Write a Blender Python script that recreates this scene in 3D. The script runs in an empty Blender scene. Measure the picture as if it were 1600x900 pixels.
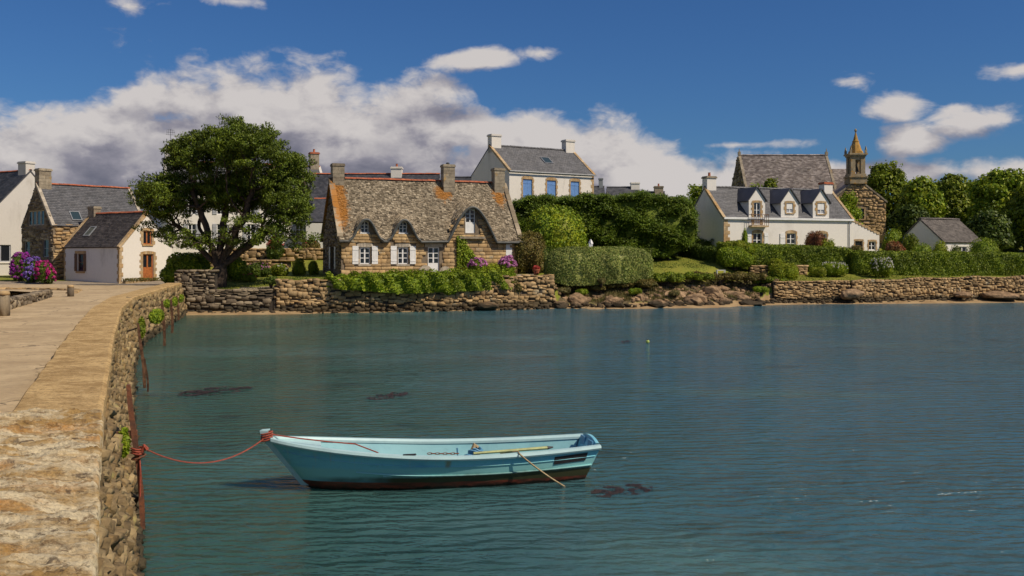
import bpy, bmesh, math, random
import numpy as np
from mathutils import Vector, Matrix, Quaternion, noise as mnoise
R = math.radians
sc = bpy.context.scene
COL = sc.collection

# ------------------------------------------------------------------ camera
EYE, FOC, CX, CY = 3.65, 1500.0, 800.0, 400.0      # eye height over the water; focal length and horizon of the 1600 px photograph
cam_d = bpy.data.cameras.new('camera'); cam = bpy.data.objects.new('camera', cam_d); COL.objects.link(cam)
cam.location = (0, 0, EYE); cam.rotation_euler = (R(90), 0, 0)
cam_d.sensor_width = 36; cam_d.lens = 36*FOC/1600; cam_d.shift_y = -50/1600
cam_d.clip_start = 0.05; cam_d.clip_end = 3000
sc.camera = cam

# ------------------------------------------------------------------ sun, sky, exposure
SUN_EL = R(47); SUN_AZ = math.atan2(0.88, -0.475)
to_sun = Vector((math.sin(SUN_AZ)*math.cos(SUN_EL), math.cos(SUN_AZ)*math.cos(SUN_EL), math.sin(SUN_EL)))
sun_d = bpy.data.lights.new('sun', 'SUN'); sun = bpy.data.objects.new('sun', sun_d); COL.objects.link(sun)
sun_d.energy = 4.9; sun_d.angle = R(0.5); sun_d.color = (1.0, 0.87, 0.70)
sun.rotation_euler = (-to_sun).to_track_quat('-Z', 'Y').to_euler()
vs = sc.view_settings; vs.view_transform = 'Standard'; vs.look = 'None'; vs.exposure = -0.18; vs.gamma = 1.0; vs.use_curve_mapping = False
sc.cycles.use_denoising = True
sc.cycles.sample_clamp_direct = 3.0; sc.cycles.sample_clamp_indirect = 4.0; sc.cycles.max_bounces = 6; sc.cycles.transparent_max_bounces = 6; sc.cycles.caustics_reflective = False; sc.cycles.caustics_refractive = False

def N(nt, typ, **kw):
    n = nt.nodes.new(typ)
    for k, v in kw.items():
        if k.startswith('i_'):
            key = k[2:]; key = int(key) if key.isdigit() else key.replace('_', ' ')
            n.inputs[key].default_value = v
        else: setattr(n, k, v)
    return n
def M_(nt, op, a, b=None, c=None, clamp=False):
    n = nt.nodes.new('ShaderNodeMath'); n.operation = op; n.use_clamp = clamp
    for i, v in enumerate((a, b, c)):
        if v is None: continue
        if isinstance(v, (int, float)): n.inputs[i].default_value = v
        else: nt.links.new(v, n.inputs[i])
    return n.outputs[0]
def smooth(nt, v, a, b):
    n = nt.nodes.new('ShaderNodeMapRange'); n.interpolation_type = 'SMOOTHSTEP'
    nt.links.new(v, n.inputs[0]); n.inputs[1].default_value = a; n.inputs[2].default_value = b
    return n.outputs[0]
def mixc(nt, f, a, b):
    n = nt.nodes.new('ShaderNodeMix'); n.data_type = 'RGBA'
    for i, v in ((0, f), (6, a), (7, b)):
        if isinstance(v, (int, float)): n.inputs[i].default_value = v
        elif isinstance(v, tuple): n.inputs[i].default_value = v if len(v) == 4 else (*v, 1)
        else: nt.links.new(v, n.inputs[i])
    return n.outputs[2]

def build_world():
    w = bpy.data.worlds.new('World'); sc.world = w; w.use_nodes = True
    nt = w.node_tree; nt.nodes.clear(); L = nt.links
    out = N(nt, 'ShaderNodeOutputWorld')
    sky = N(nt, 'ShaderNodeTexSky', sky_type='NISHITA', sun_disc=False, sun_elevation=SUN_EL, sun_rotation=SUN_AZ,
            altitude=0.0, air_density=1.15, dust_density=0.25, ozone_density=3.0)
    hs = N(nt, 'ShaderNodeMix', data_type='RGBA', blend_type='MULTIPLY'); hs.inputs[0].default_value = 1.0; hs.inputs[7].default_value = (0.33, 0.60, 1.0, 1)
    L.new(sky.outputs[0], hs.inputs[6])
    bg = N(nt, 'ShaderNodeBackground', i_Strength=0.074); L.new(hs.outputs[2], bg.inputs[0])
    # cloud density as a node group of (azimuth, elevation)
    g = bpy.data.node_groups.new('cloud_density', 'ShaderNodeTree')
    g.interface.new_socket('Vector', in_out='INPUT', socket_type='NodeSocketVector')
    g.interface.new_socket('Density', in_out='OUTPUT', socket_type='NodeSocketFloat')
    gi = g.nodes.new('NodeGroupInput'); go = g.nodes.new('NodeGroupOutput')
    sp = N(g, 'ShaderNodeSeparateXYZ'); g.links.new(gi.outputs[0], sp.inputs[0])
    mp = N(g, 'ShaderNodeMapping'); mp.inputs['Scale'].default_value = (1, 1.7, 1); g.links.new(gi.outputs[0], mp.inputs[0])
    n1 = N(g, 'ShaderNodeTexNoise', noise_dimensions='2D', i_Scale=12.0, i_Detail=8.0, i_Roughness=0.55, i_Distortion=0.1); g.links.new(mp.outputs[0], n1.inputs['Vector'])
    wn = N(g, 'ShaderNodeTexNoise', noise_dimensions='2D', i_Scale=16.0, i_Detail=4.0); g.links.new(mp.outputs[0], wn.inputs['Vector']); wa = N(g, 'ShaderNodeVectorMath', operation='MULTIPLY_ADD'); g.links.new(wn.outputs[1], wa.inputs[0]); wa.inputs[1].default_value = (0.07, 0.07, 0.0); g.links.new(mp.outputs[0], wa.inputs[2])
    vo = N(g, 'ShaderNodeTexVoronoi', voronoi_dimensions='2D', feature='SMOOTH_F1', normalize=True); vo.inputs['Scale'].default_value = 9.5; vo.inputs['Detail'].default_value = 4.0; vo.inputs['Roughness'].default_value = 0.5; vo.inputs['Lacunarity'].default_value = 2.3; vo.inputs['Smoothness'].default_value = 0.35; g.links.new(wa.outputs[0], vo.inputs['Vector'])
    n2 = N(g, 'ShaderNodeTexNoise', noise_dimensions='2D', i_Scale=3.0, i_Detail=3.0, i_Roughness=0.5); g.links.new(mp.outputs[0], n2.inputs['Vector'])
    def ell(px, py, rx, ry, k=1.0):
        a = math.atan((px-CX)/FOC); e = math.atan((CY-py)/FOC*math.cos(a))
        dx = M_(g, 'DIVIDE', M_(g, 'SUBTRACT', sp.outputs[0], a), rx/FOC); dy = M_(g, 'DIVIDE', M_(g, 'SUBTRACT', sp.outputs[1], e), ry/FOC)
        # squarer bottoms: clouds sit on a flat base
        d = M_(g, 'SQRT', M_(g, 'ADD', M_(g, 'MULTIPLY', dx, dx), M_(g, 'MULTIPLY', dy, dy)))
        return M_(g, 'MULTIPLY', M_(g, 'SUBTRACT', 1.0, d), k)
    E = [ell(430, 275, 350, 185, 1.25), ell(590, 235, 190, 135, 1.2), ell(420, 190, 250, 95, 1.0), ell(230, 265, 220, 120, 1.2), ell(70, 285, 190, 120, 1.1), ell(850, 275, 250, 120, 1.2),
         ell(1000, 290, 260, 85), ell(735, 93, 90, 22, .62), ell(850, 82, 50, 12, .40), ell(1338, 131, 38, 19, .52), ell(1403, 160, 50, 30, .60),
         ell(1428, 222, 66, 30, .60), ell(1545, 187, 84, 28, .62), ell(1485, 268, 240, 28, .62), ell(1250, 282, 230, 30, .5),
         ell(205, 10, 80, 22, .34), ell(370, 2, 80, 14, .40), ell(1150, 226, 130, 10, .45), ell(1600, 108, 90, 16, .25), ell(1490, 205, 60, 18, .4)]
    m = E[0]
    for e in E[1:]: m = M_(g, 'SMOOTH_MAX', m, e, 0.05)
    # away from these the same kind of cloud bank goes on round the horizon; unseen overhead cloud added to brighten reflections
    band = M_(g, 'SUBTRACT', M_(g, 'MULTIPLY', M_(g, 'SUBTRACT', n2.outputs[0], 0.42), 3.0), M_(g, 'MULTIPLY', sp.outputs[1], 0.4))
    aa = M_(g, 'ABSOLUTE', sp.outputs[0])
    out_f = M_(g, 'MAXIMUM', smooth(g, aa, 0.50, 0.75), smooth(g, sp.outputs[1], 0.28, 0.42))
    bandf = M_(g, 'SUBTRACT', M_(g, 'MULTIPLY', M_(g, 'ADD', band, 1.0), out_f), 1.0)
    m = M_(g, 'MAXIMUM', m, bandf)
    nn = M_(g, 'ADD', M_(g, 'MULTIPLY', M_(g, 'SUBTRACT', n1.outputs[0], 0.5), 1.0), M_(g, 'MULTIPLY', M_(g, 'SUBTRACT', 0.23, vo.outputs['Distance']), 1.2))
    g.links.new(M_(g, 'ADD', M_(g, 'MAXIMUM', m, -1.2), nn), go.inputs[0])
    # world
    tc = N(nt, 'ShaderNodeTexCoord'); s3 = N(nt, 'ShaderNodeSeparateXYZ'); L.new(tc.outputs['Generated'], s3.inputs[0])
    az = M_(nt, 'ARCTAN2', s3.outputs[0], s3.outputs[1]); el = M_(nt, 'ARCSINE', s3.outputs[2])
    def dens(da, de):
        c = N(nt, 'ShaderNodeCombineXYZ'); L.new(M_(nt, 'ADD', az, da), c.inputs[0]); L.new(M_(nt, 'ADD', el, de), c.inputs[1])
        gn = nt.nodes.new('ShaderNodeGroup'); gn.node_tree = g; L.new(c.outputs[0], gn.inputs[0]); return gn.outputs[0]
    d0 = dens(0, 0); d1 = dens(0.012, 0.020); d2 = dens(0.025, 0.055)
    alpha = smooth(nt, d0, -0.04, 0.34)
    sh1 = smooth(nt, M_(nt, 'SUBTRACT', d0, d1), -0.28, 0.42)
    sh2 = smooth(nt, d2, 0.70, -0.15)
    shade = M_(nt, 'ADD', M_(nt, 'MULTIPLY', sh1, 0.46), M_(nt, 'MULTIPLY', sh2, 0.54), clamp=True)
    cc = N(nt, 'ShaderNodeValToRGB'); L.new(shade, cc.inputs[0])
    cr = cc.color_ramp; cr.elements[0].position = 0.05; cr.elements[0].color = (0.165, 0.165, 0.215, 1)
    cr.elements[1].position = 0.95; cr.elements[1].color = (0.70, 0.655, 0.635, 1)
    e = cr.elements.new(0.45); e.color = (0.31, 0.295, 0.345, 1)
    bgc = N(nt, 'ShaderNodeBackground', i_Strength=1.0); L.new(cc.outputs[0], bgc.inputs[0])
    mx = N(nt, 'ShaderNodeMixShader'); L.new(M_(nt, 'MULTIPLY', alpha, 0.97), mx.inputs[0]); L.new(bg.outputs[0], mx.inputs[1]); L.new(bgc.outputs[0], mx.inputs[2])
    L.new(mx.outputs[0], out.inputs[0])
    w.cycles.sampling_method = 'MANUAL'; w.cycles.sample_map_resolution = 512
build_world()

# ------------------------------------------------------------------ materials
MATS = {}
def newmat(name):
    m = bpy.data.materials.new(name); m.use_nodes = True; MATS[name] = m
    nt = m.node_tree; b = nt.nodes['Principled BSDF']; return m, nt, b
def ramp(nt, fac, cols):
    r = nt.nodes.new('ShaderNodeValToRGB'); nt.links.new(fac, r.inputs[0]); cr = r.color_ramp; n = len(cols)
    for i in range(1, n-1): cr.elements.new(i/(n-1))
    for i, c in enumerate(cols): cr.elements[i].position = i/(n-1); cr.elements[i].color = (*c, 1)
    return r.outputs[0]
def rnd(nt):
    gm = nt.nodes.new('ShaderNodeNewGeometry'); oi = nt.nodes.new('ShaderNodeObjectInfo')
    return M_(nt, 'FRACT', M_(nt, 'ADD', gm.outputs['Random Per Island'], oi.outputs['Random']))
def noise(nt, scale, detail=4, rough=0.55, vec='Object', dist=0, sxyz=None):
    tc = nt.nodes.new('ShaderNodeTexCoord'); n = N(nt, 'ShaderNodeTexNoise', i_Scale=scale, i_Detail=detail, i_Roughness=rough, i_Distortion=dist)
    v = None
    if vec == 'World':
        gm = nt.nodes.new('ShaderNodeNewGeometry'); v = gm.outputs['Position']
    else: v = tc.outputs[vec]
    if sxyz:
        mp = N(nt, 'ShaderNodeMapping'); mp.inputs['Scale'].default_value = sxyz; nt.links.new(v, mp.inputs[0]); v = mp.outputs[0]
    nt.links.new(v, n.inputs['Vector']); return n.outputs[0]
def bump(nt, b, h, strength, dist):
    n = N(nt, 'ShaderNodeBump', i_Strength=strength, i_Distance=dist); nt.links.new(h, n.inputs['Height']); nt.links.new(n.outputs[0], b.inputs['Normal'])
def mul(nt, a, b_, f=1.0):
    n = nt.nodes.new('ShaderNodeMix'); n.data_type = 'RGBA'; n.blend_type = 'MULTIPLY'; n.inputs[0].default_value = f
    nt.links.new(a, n.inputs[6])
    if isinstance(b_, tuple): n.inputs[7].default_value = (*b_, 1)
    else: nt.links.new(b_, n.inputs[7])
    return n.outputs[2]
def mat_pieces(name, cols, nscale=3.0, rough=0.85, bs=0.5, bd=0.03, contrast=(0.6, 1.25), lichen=None, spec=0.3, tide=0.0):
    """stones, slates: colour from a per-piece random, broken up by noise; lichen = (colour, amount)"""
    m, nt, b = newmat(name)
    c = ramp(nt, rnd(nt), cols)
    n1 = noise(nt, nscale, 6, 0.62, 'World')
    g = nt.nodes.new('ShaderNodeMapRange'); nt.links.new(n1, g.inputs[0]); g.inputs[1].default_value = 0.3; g.inputs[2].default_value = 0.7
    g.inputs[3].default_value = contrast[0]; g.inputs[4].default_value = contrast[1]
    cb = nt.nodes.new('ShaderNodeCombineXYZ')
    for i in range(3): nt.links.new(g.outputs[0], cb.inputs[i])
    c = mul(nt, c, cb.outputs[0])
    if lichen:
        ln = noise(nt, lichen[2] if len(lichen) > 2 else 1.3, 8, 0.7, 'World')
        f = smooth(nt, ln, 0.62-lichen[1]*0.25, 0.72-lichen[1]*0.2)
        c = mixc(nt, f, c, lichen[0])
    if tide:                                   # black-brown weed between the tide marks
        gp = nt.nodes.new('ShaderNodeNewGeometry'); sz = nt.nodes.new('ShaderNodeSeparateXYZ'); nt.links.new(gp.outputs['Position'], sz.inputs[0])
        tz = M_(nt, 'ADD', sz.outputs[2], M_(nt, 'MULTIPLY', M_(nt, 'SUBTRACT', noise(nt, 1.1, 5, 0.65, 'World'), 0.5), 0.9))
        c = mixc(nt, M_(nt, 'MULTIPLY', smooth(nt, tz, tide+0.14, tide-0.10), 0.85), c, (0.030, 0.025, 0.014))
    nt.links.new(c, b.inputs['Base Color']); b.inputs['Roughness'].default_value = rough; b.inputs['Specular IOR Level'].default_value = spec
    bump(nt, b, noise(nt, nscale*4, 6, 0.65, 'World'), bs, bd)
    return m
def mat_plain(name, col, rough=0.6, var=0.12, nscale=4.0, bs=0.0, bd=0.01, spec=0.4, metal=0.0):
    m, nt, b = newmat(name)
    n1 = noise(nt, nscale, 5, 0.6, 'World')
    lo = tuple(c*(1-var) for c in col); hi = tuple(min(1, c*(1+var)) for c in col)
    nt.links.new(mixc(nt, smooth(nt, n1, 0.32, 0.68), lo, hi), b.inputs['Base Color'])
    b.inputs['Roughness'].default_value = rough; b.inputs['Specular IOR Level'].default_value = spec; b.inputs['Metallic'].default_value = metal
    if bs: bump(nt, b, noise(nt, nscale*5, 5, 0.6, 'World'), bs, bd)
    return m
def mat_plaster(name, col, stain=(0.35, 0.32, 0.27), amt=0.35):
    m, nt, b = newmat(name)
    n1 = noise(nt, 0.9, 7, 0.65, 'World', 0.4, (1, 1, 0.35)); n2 = noise(nt, 6, 6, 0.6, 'World')
    f = M_(nt, 'MULTIPLY', smooth(nt, n1, 0.50, 0.78), amt)
    c = mixc(nt, f, col, stain)
    c = mixc(nt, M_(nt, 'MULTIPLY', smooth(nt, n2, 0.35, 0.75), 0.18), c, tuple(x*0.7 for x in col))
    nt.links.new(c, b.inputs['Base Color']); b.inputs['Roughness'].default_value = 0.9; b.inputs['Specular IOR Level'].default_value = 0.15
    bump(nt, b, noise(nt, 18, 6, 0.7, 'World'), 0.35, 0.02)
    return m
def mat_leaf(name, cols, trans=0.25, rough=0.55, nscale=0.8):
    m, nt, b = newmat(name)
    c = ramp(nt, rnd(nt), cols)
    n1 = noise(nt, nscale, 4, 0.6, 'World')
    g = nt.nodes.new('ShaderNodeMapRange'); nt.links.new(n1, g.inputs[0]); g.inputs[1].default_value = 0.32; g.inputs[2].default_value = 0.68; g.inputs[3].default_value = 0.62; g.inputs[4].default_value = 1.3
    cb = nt.nodes.new('ShaderNodeCombineXYZ')
    for i in range(3): nt.links.new(g.outputs[0], cb.inputs[i])
    c = mul(nt, c, cb.outputs[0])
    nt.links.new(c, b.inputs['Base Color']); b.inputs['Roughness'].default_value = rough; b.inputs['Specular IOR Level'].default_value = 0.25
    t = N(nt, 'ShaderNodeBsdfTranslucent'); nt.links.new(c, t.inputs[0])
    mx = N(nt, 'ShaderNodeMixShader', i_0=trans); nt.links.new(b.outputs[0], mx.inputs[1]); nt.links.new(t.outputs[0], mx.inputs[2])
    nt.links.new(mx.outputs[0], nt.nodes['Material Output'].inputs[0])
    return m

mat_plaster('plaster', (0.74, 0.70, 0.63), amt=0.5); mat_plaster('plaster_old', (0.60, 0.57, 0.52), amt=0.55); mat_plaster('plaster_clean', (0.76, 0.73, 0.67), amt=0.35)
mat_pieces('granite_wall', [(0.275, 0.1785, 0.0864), (0.4675, 0.3077, 0.1439), (0.5774, 0.4061, 0.2015), (0.3575, 0.2462, 0.1296), (0.5225, 0.3446, 0.1536)], 2.2, lichen=((0.30, 0.27, 0.2), 0.2))
mat_pieces('rubble', [(0.1915, 0.1256, 0.0604), (0.383, 0.2566, 0.1245), (0.5107, 0.3548, 0.1773), (0.2809, 0.1911, 0.0943), (0.4341, 0.2839, 0.1282)], 2.5, lichen=((0.33, 0.29, 0.2), 0.15), tide=0.5)
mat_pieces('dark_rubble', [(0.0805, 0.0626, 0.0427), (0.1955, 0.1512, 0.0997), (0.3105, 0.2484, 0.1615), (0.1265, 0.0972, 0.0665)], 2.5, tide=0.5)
mat_pieces('causeway_stone', [(0.1404, 0.0977, 0.0459), (0.2916, 0.2048, 0.0984), (0.3672, 0.27, 0.1378), (0.2052, 0.1396, 0.0656), (0.2808, 0.1815, 0.0722)], 6.0, bs=0.9, bd=0.03, contrast=(0.4, 1.35), lichen=((0.33, 0.28, 0.10), 0.22, 3.0), tide=0.3)
mat_pieces('shore_rock', [(0.1265, 0.081, 0.0421), (0.2783, 0.1782, 0.0969), (0.3795, 0.2538, 0.1433), (0.2024, 0.1296, 0.0716)], 2.5, bs=0.9, bd=0.06, contrast=(0.35, 1.35), lichen=((0.36, 0.19, 0.05), 0.04), tide=0.42)
mat_plain('mortar', (0.19, 0.15, 0.105), 0.95, 0.25, 3, 0.5, 0.03, 0.1)
mat_plain('dark_mortar', (0.06, 0.05, 0.04), 0.95, 0.3, 3, 0.5, 0.03, 0.1)
mat_pieces('dressed_stone', [(0.396, 0.2754, 0.1445), (0.506, 0.3774, 0.221), (0.44, 0.2754, 0.119), (0.363, 0.2754, 0.17)], 3.0)
mat_pieces('pale_stone', [(0.4, 0.35, 0.27), (0.48, 0.42, 0.33), (0.36, 0.31, 0.24)], 3.0)
mat_pieces('chimney_stone', [(0.26, 0.22, 0.16), (0.34, 0.29, 0.21), (0.22, 0.18, 0.13)], 3.5, lichen=((0.40, 0.24, 0.06), 0.10))
mat_pieces('slate', [(0.0427, 0.0456, 0.055), (0.0712, 0.0741, 0.086), (0.095, 0.095, 0.105), (0.0551, 0.057, 0.068)], 1.2, 0.55, 0.25, 0.01, (0.7, 1.25), spec=0.45)
mat_pieces('slate_brown', [(0.075, 0.064, 0.058), (0.115, 0.1, 0.09), (0.15, 0.13, 0.115), (0.09, 0.078, 0.07)], 1.2, 0.65, 0.25, 0.01, (0.65, 1.25))
mat_pieces('slate_chapel', [(0.195, 0.1633, 0.1485), (0.3, 0.2556, 0.2295), (0.42, 0.3621, 0.324), (0.24, 0.1988, 0.1755), (0.165, 0.1349, 0.1215)], 1.2, 0.7, 0.3, 0.01, (0.6, 1.25), lichen=((0.26, 0.21, 0.13), 0.1))
mat_pieces('ridge_clay', [(0.38, 0.1, 0.05), (0.46, 0.15, 0.07), (0.3, 0.1, 0.06)], 3.0)
mat_pieces('clay_pot', [(0.42, 0.14, 0.07), (0.4, 0.13, 0.07)], 3.0)
mat_plain('white_paint', (0.76, 0.76, 0.74), 0.5, 0.06); mat_plain('blue_paint', (0.13, 0.27, 0.56), 0.6, 0.12, 5)
mat_plain('grey_paint', (0.35, 0.36, 0.38), 0.6, 0.1); mat_plain('orange_wood', (0.34, 0.11, 0.03), 0.55, 0.25, 6); mat_plain('brown_wood', (0.16, 0.085, 0.045), 0.7, 0.25, 6)
mat_plain('dark_metal', (0.03, 0.033, 0.038), 0.5, 0.2); mat_plain('zinc', (0.22, 0.235, 0.25), 0.45, 0.15, spec=0.5)
m, nt, b = newmat('glass'); b.inputs['Base Color'].default_value = (0.014, 0.017, 0.022, 1); b.inputs['Roughness'].default_value = 0.06; b.inputs['Specular IOR Level'].default_value = 0.6
mat_plain('pale_curtain', (0.34, 0.36, 0.40), 0.8, 0.15)
mat_plain('bark', (0.075, 0.055, 0.042), 0.9, 0.4, 5, 0.8, 0.05, 0.15)
mat_plain('seaweed', (0.045, 0.026, 0.018), 0.5, 0.5, 8)
# foliage
mat_leaf('leaf_pine', [(0.0485, 0.0809, 0.0079), (0.0968, 0.1405, 0.0111), (0.1595, 0.2022, 0.0142), (0.0683, 0.1064, 0.0103)], 0.15, nscale=0.5)
mat_leaf('leaf_cypress', [(0.0528, 0.0919, 0.0086), (0.0949, 0.1531, 0.0115), (0.1581, 0.2068, 0.0144)], 0.18)
mat_leaf('leaf_round', [(0.108, 0.1879, 0.0108), (0.216, 0.3007, 0.0162), (0.378, 0.4134, 0.0252)], 0.22)
mat_leaf('leaf_privet', [(0.0825, 0.1275, 0.0243), (0.1815, 0.2475, 0.0473), (0.396, 0.405, 0.1148), (0.1237, 0.18, 0.0338), (0.2475, 0.285, 0.0607)], 0.2)
mat_leaf('leaf_bright', [(0.1147, 0.193, 0.0108), (0.2167, 0.2984, 0.0162), (0.3315, 0.3861, 0.0252)], 0.3)
mat_leaf('leaf_lime', [(0.1444, 0.2185, 0.0108), (0.2625, 0.3105, 0.018), (0.3675, 0.368, 0.027)], 0.3)
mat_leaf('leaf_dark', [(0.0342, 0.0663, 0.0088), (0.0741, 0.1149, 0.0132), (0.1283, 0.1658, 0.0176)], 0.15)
mat_leaf('leaf_hedge', [(0.0751, 0.1196, 0.0079), (0.1503, 0.2092, 0.0119), (0.2714, 0.3138, 0.0178)], 0.18)
mat_leaf('leaf_tree', [(0.0796, 0.1292, 0.0085), (0.1518, 0.2113, 0.0127), (0.2712, 0.3052, 0.0187), (0.1085, 0.1526, 0.0102)], 0.25)
mat_leaf('leaf_red', [(0.15, 0.0575, 0.0225), (0.275, 0.0862, 0.036), (0.125, 0.1035, 0.027)], 0.25)
mat_leaf('leaf_olive', [(0.1006, 0.0948, 0.018), (0.1725, 0.1518, 0.0315), (0.23, 0.1645, 0.045), (0.0719, 0.0759, 0.0162)], 0.2)
mat_leaf('straw', [(0.2, 0.16, 0.06), (0.13, 0.14, 0.035), (0.28, 0.21, 0.09), (0.09, 0.12, 0.025)], 0.3)
mat_leaf('grass_blade', [(0.06, 0.11, 0.015), (0.1, 0.15, 0.02), (0.15, 0.17, 0.035)], 0.3)
mat_leaf('petal_pink', [(0.5625, 0.17, 0.405), (0.6875, 0.306, 0.567), (0.45, 0.136, 0.378)], 0.25)
mat_leaf('petal_magenta', [(0.42, 0.02, 0.17), (0.55, 0.035, 0.24), (0.3, 0.015, 0.13)], 0.25)
mat_leaf('petal_violet', [(0.16, 0.1, 0.42), (0.24, 0.16, 0.5), (0.2, 0.08, 0.36)], 0.25)
mat_leaf('petal_purple', [(0.26, 0.03, 0.3), (0.36, 0.05, 0.34), (0.22, 0.02, 0.22)], 0.25)
mat_leaf('petal_white', [(0.62, 0.6, 0.52), (0.72, 0.7, 0.64)], 0.2)
mat_leaf('petal_red', [(0.45, 0.05, 0.05), (0.5, 0.12, 0.1)], 0.2)
mat_leaf('petal_yellow', [(0.42, 0.34, 0.03), (0.34, 0.32, 0.04)], 0.2)

# ------------------------------------------------------------------ mesh helpers
def link(name, me, mat, parent=None, loc=None, rot=None, scale=None):
    o = bpy.data.objects.new(name, me); COL.objects.link(o)
    if mat is not None and me is not None and not me.materials: me.materials.append(MATS[mat] if isinstance(mat, str) else mat)
    if parent is not None: o.parent = parent
    if loc is not None: o.location = loc
    if rot is not None: o.rotation_euler = rot
    if scale is not None: o.scale = scale
    return o
def tag(o, label=None, cat=None, group=None, kind=None):
    if label: o['label'] = label
    if cat: o['category'] = cat
    if group: o['group'] = group
    if kind: o['kind'] = kind
    return o
def thing(name, label, cat, loc=(0, 0, 0), rz=0.0, group=None):
    o = bpy.data.objects.new(name, None); COL.objects.link(o); o.location = loc; o.rotation_euler = (0, 0, rz)
    o.empty_display_size = 0.2
    return tag(o, label, cat, group)
def np_mesh(name, V, F, smooth_=False):
    """F: int array (n,3) or (n,4)"""
    V = np.asarray(V, dtype=np.float32); F = np.asarray(F, dtype=np.int32); k = F.shape[1]
    me = bpy.data.meshes.new(name); me.vertices.add(len(V)); me.vertices.foreach_set('co', V.ravel())
    me.loops.add(F.size); me.loops.foreach_set('vertex_index', F.ravel())
    me.polygons.add(len(F)); me.polygons.foreach_set('loop_start', np.arange(0, F.size, k, dtype=np.int32)); me.polygons.foreach_set('loop_total', np.full(len(F), k, dtype=np.int32))
    if smooth_: me.polygons.foreach_set('use_smooth', np.ones(len(F), dtype=bool))
    me.update(calc_edges=True); return me
class MB:
    def __init__(s): s.v = []; s.f = []
    def poly(s, pts):
        i = len(s.v); s.v += [tuple(p) for p in pts]; s.f.append(tuple(range(i, i+len(pts))))
    def hexa(s, p):            # 8 corners: 0-3 bottom loop, 4-7 top loop
        i = len(s.v); s.v += [tuple(q) for q in p]
        for q in ((3, 2, 1, 0), (4, 5, 6, 7), (0, 1, 5, 4), (1, 2, 6, 5), (2, 3, 7, 6), (3, 0, 4, 7)): s.f.append(tuple(i+k for k in q))
    def box(s, x0, x1, y0, y1, z0, z1):
        s.hexa([(x0, y0, z0), (x1, y0, z0), (x1, y1, z0), (x0, y1, z0), (x0, y0, z1), (x1, y0, z1), (x1, y1, z1), (x0, y1, z1)]); return s
    def tube(s, pts, rad, n=6, cap=True):
        pts = [Vector(p) for p in pts]; rads = rad if isinstance(rad, (list, tuple)) else [rad]*len(pts)
        i0 = len(s.v); up = Vector((0, 0, 1)); prev = None
        for k, p in enumerate(pts):
            t = (pts[min(k+1, len(pts)-1)]-pts[max(k-1, 0)]).normalized()
            a = prev - t*prev.dot(t) if prev is not None else (up.cross(t) if abs(t.z) < 0.95 else Vector((1, 0, 0)))
            a = a - t*a.dot(t)
            if a.length < 1e-5: a = t.orthogonal()
            a.normalize(); prev = a; b_ = t.cross(a)
            for j in range(n):
                an = 2*math.pi*j/n; s.v.append(tuple(p + (a*math.cos(an)+b_*math.sin(an))*rads[k]))
        for k in range(len(pts)-1):
            for j in range(n):
                q = i0+k*n; s.f.append((q+j, q+(j+1) % n, q+n+(j+1) % n, q+n+j))
        if cap:
            s.f.append(tuple(i0+j for j in range(n))[::-1]); q = i0+(len(pts)-1)*n; s.f.append(tuple(q+j for j in range(n)))
        return s
    def mesh(s, name, smooth_=False):
        me = bpy.data.meshes.new(name); me.from_pydata(s.v, [], s.f)
        if smooth_:
            for p in me.polygons: p.use_smooth = True
        me.update(); return me
    def build(s, name, mat, parent=None, smooth_=False, **kw): return link(name, s.mesh(name, smooth_), mat, parent, **kw)

# unit stones, shared by all masonry
def stone_variant(seed, rnd_=0.35, jit=0.10):
    bm = bmesh.new(); bmesh.ops.create_cube(bm, size=1.0); bmesh.ops.subdivide_edges(bm, edges=bm.edges[:], cuts=1, use_grid_fill=True)
    rg = random.Random(seed)
    for v in bm.verts:
        q = v.co.normalized()*0.56; v.co = v.co.lerp(q, rnd_); v.co += Vector((rg.uniform(-jit, jit), rg.uniform(-jit, jit), rg.uniform(-jit, jit)))
    V = np.array([v.co[:] for v in bm.verts]); F = np.array([[v.index for v in f.verts] for f in bm.faces]); bm.free(); return V, F
RGV = [stone_variant(120+k, 0.16, 0.12) for k in range(10)]
STV = [stone_variant(k) for k in range(10)]
BLV = [stone_variant(50+k, 0.10, 0.035) for k in range(8)]          # squarer, dressed blocks
_shared = {}
def shared_stone(kind, k, mat):
    key = (kind, k, mat)
    if key not in _shared:
        V, F = {'s': STV, 'r': RGV, 'b': BLV}[kind][k]; me = np_mesh('stone_mesh', V, F); me.materials.append(MATS[mat]); _shared[key] = me
    return _shared[key]
def euler_m(rx, ry, rz):
    return np.array(Matrix.Rotation(rz, 3, 'Z') @ Matrix.Rotation(ry, 3, 'Y') @ Matrix.Rotation(rx, 3, 'X'))
def lay_stones(parent, items, mat, kind='s', limit=300, near=(0, 0, EYE), name='stone'):
    """items: (centre, size, (rx,ry,rz)) in the parent's space; the largest in view become objects, the rest one joined part"""
    rg = random.Random(len(items)); nv = 8 if kind == 'b' else 10
    mw = parent.matrix_basis if parent is not None else Matrix()
    def seen(it):
        p = mw @ Vector(it[0]); return -(it[1][0]*it[1][2])/max(1.0, (p-Vector(near)).length_squared)
    items = sorted(items, key=seen)
    for c, sz, r in items[:limit]:
        link(name, shared_stone(kind, rg.randrange(nv), mat), None, parent, c, r, sz)
    rest = items[limit:]
    if rest:
        VV = []; FF = []; off = 0
        for c, sz, r in rest:
            V, F = {'s': STV, 'r': RGV, 'b': BLV}[kind][rg.randrange(nv)]
            VV.append((V*np.array(sz)) @ euler_m(*r).T + np.array(c)); FF.append(F+off); off += len(V)
        o = link(name+'_infill' if limit else name+'_facing', np_mesh('stones', np.vstack(VV), np.vstack(FF)), mat, parent); o['kind'] = 'stuff'
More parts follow.
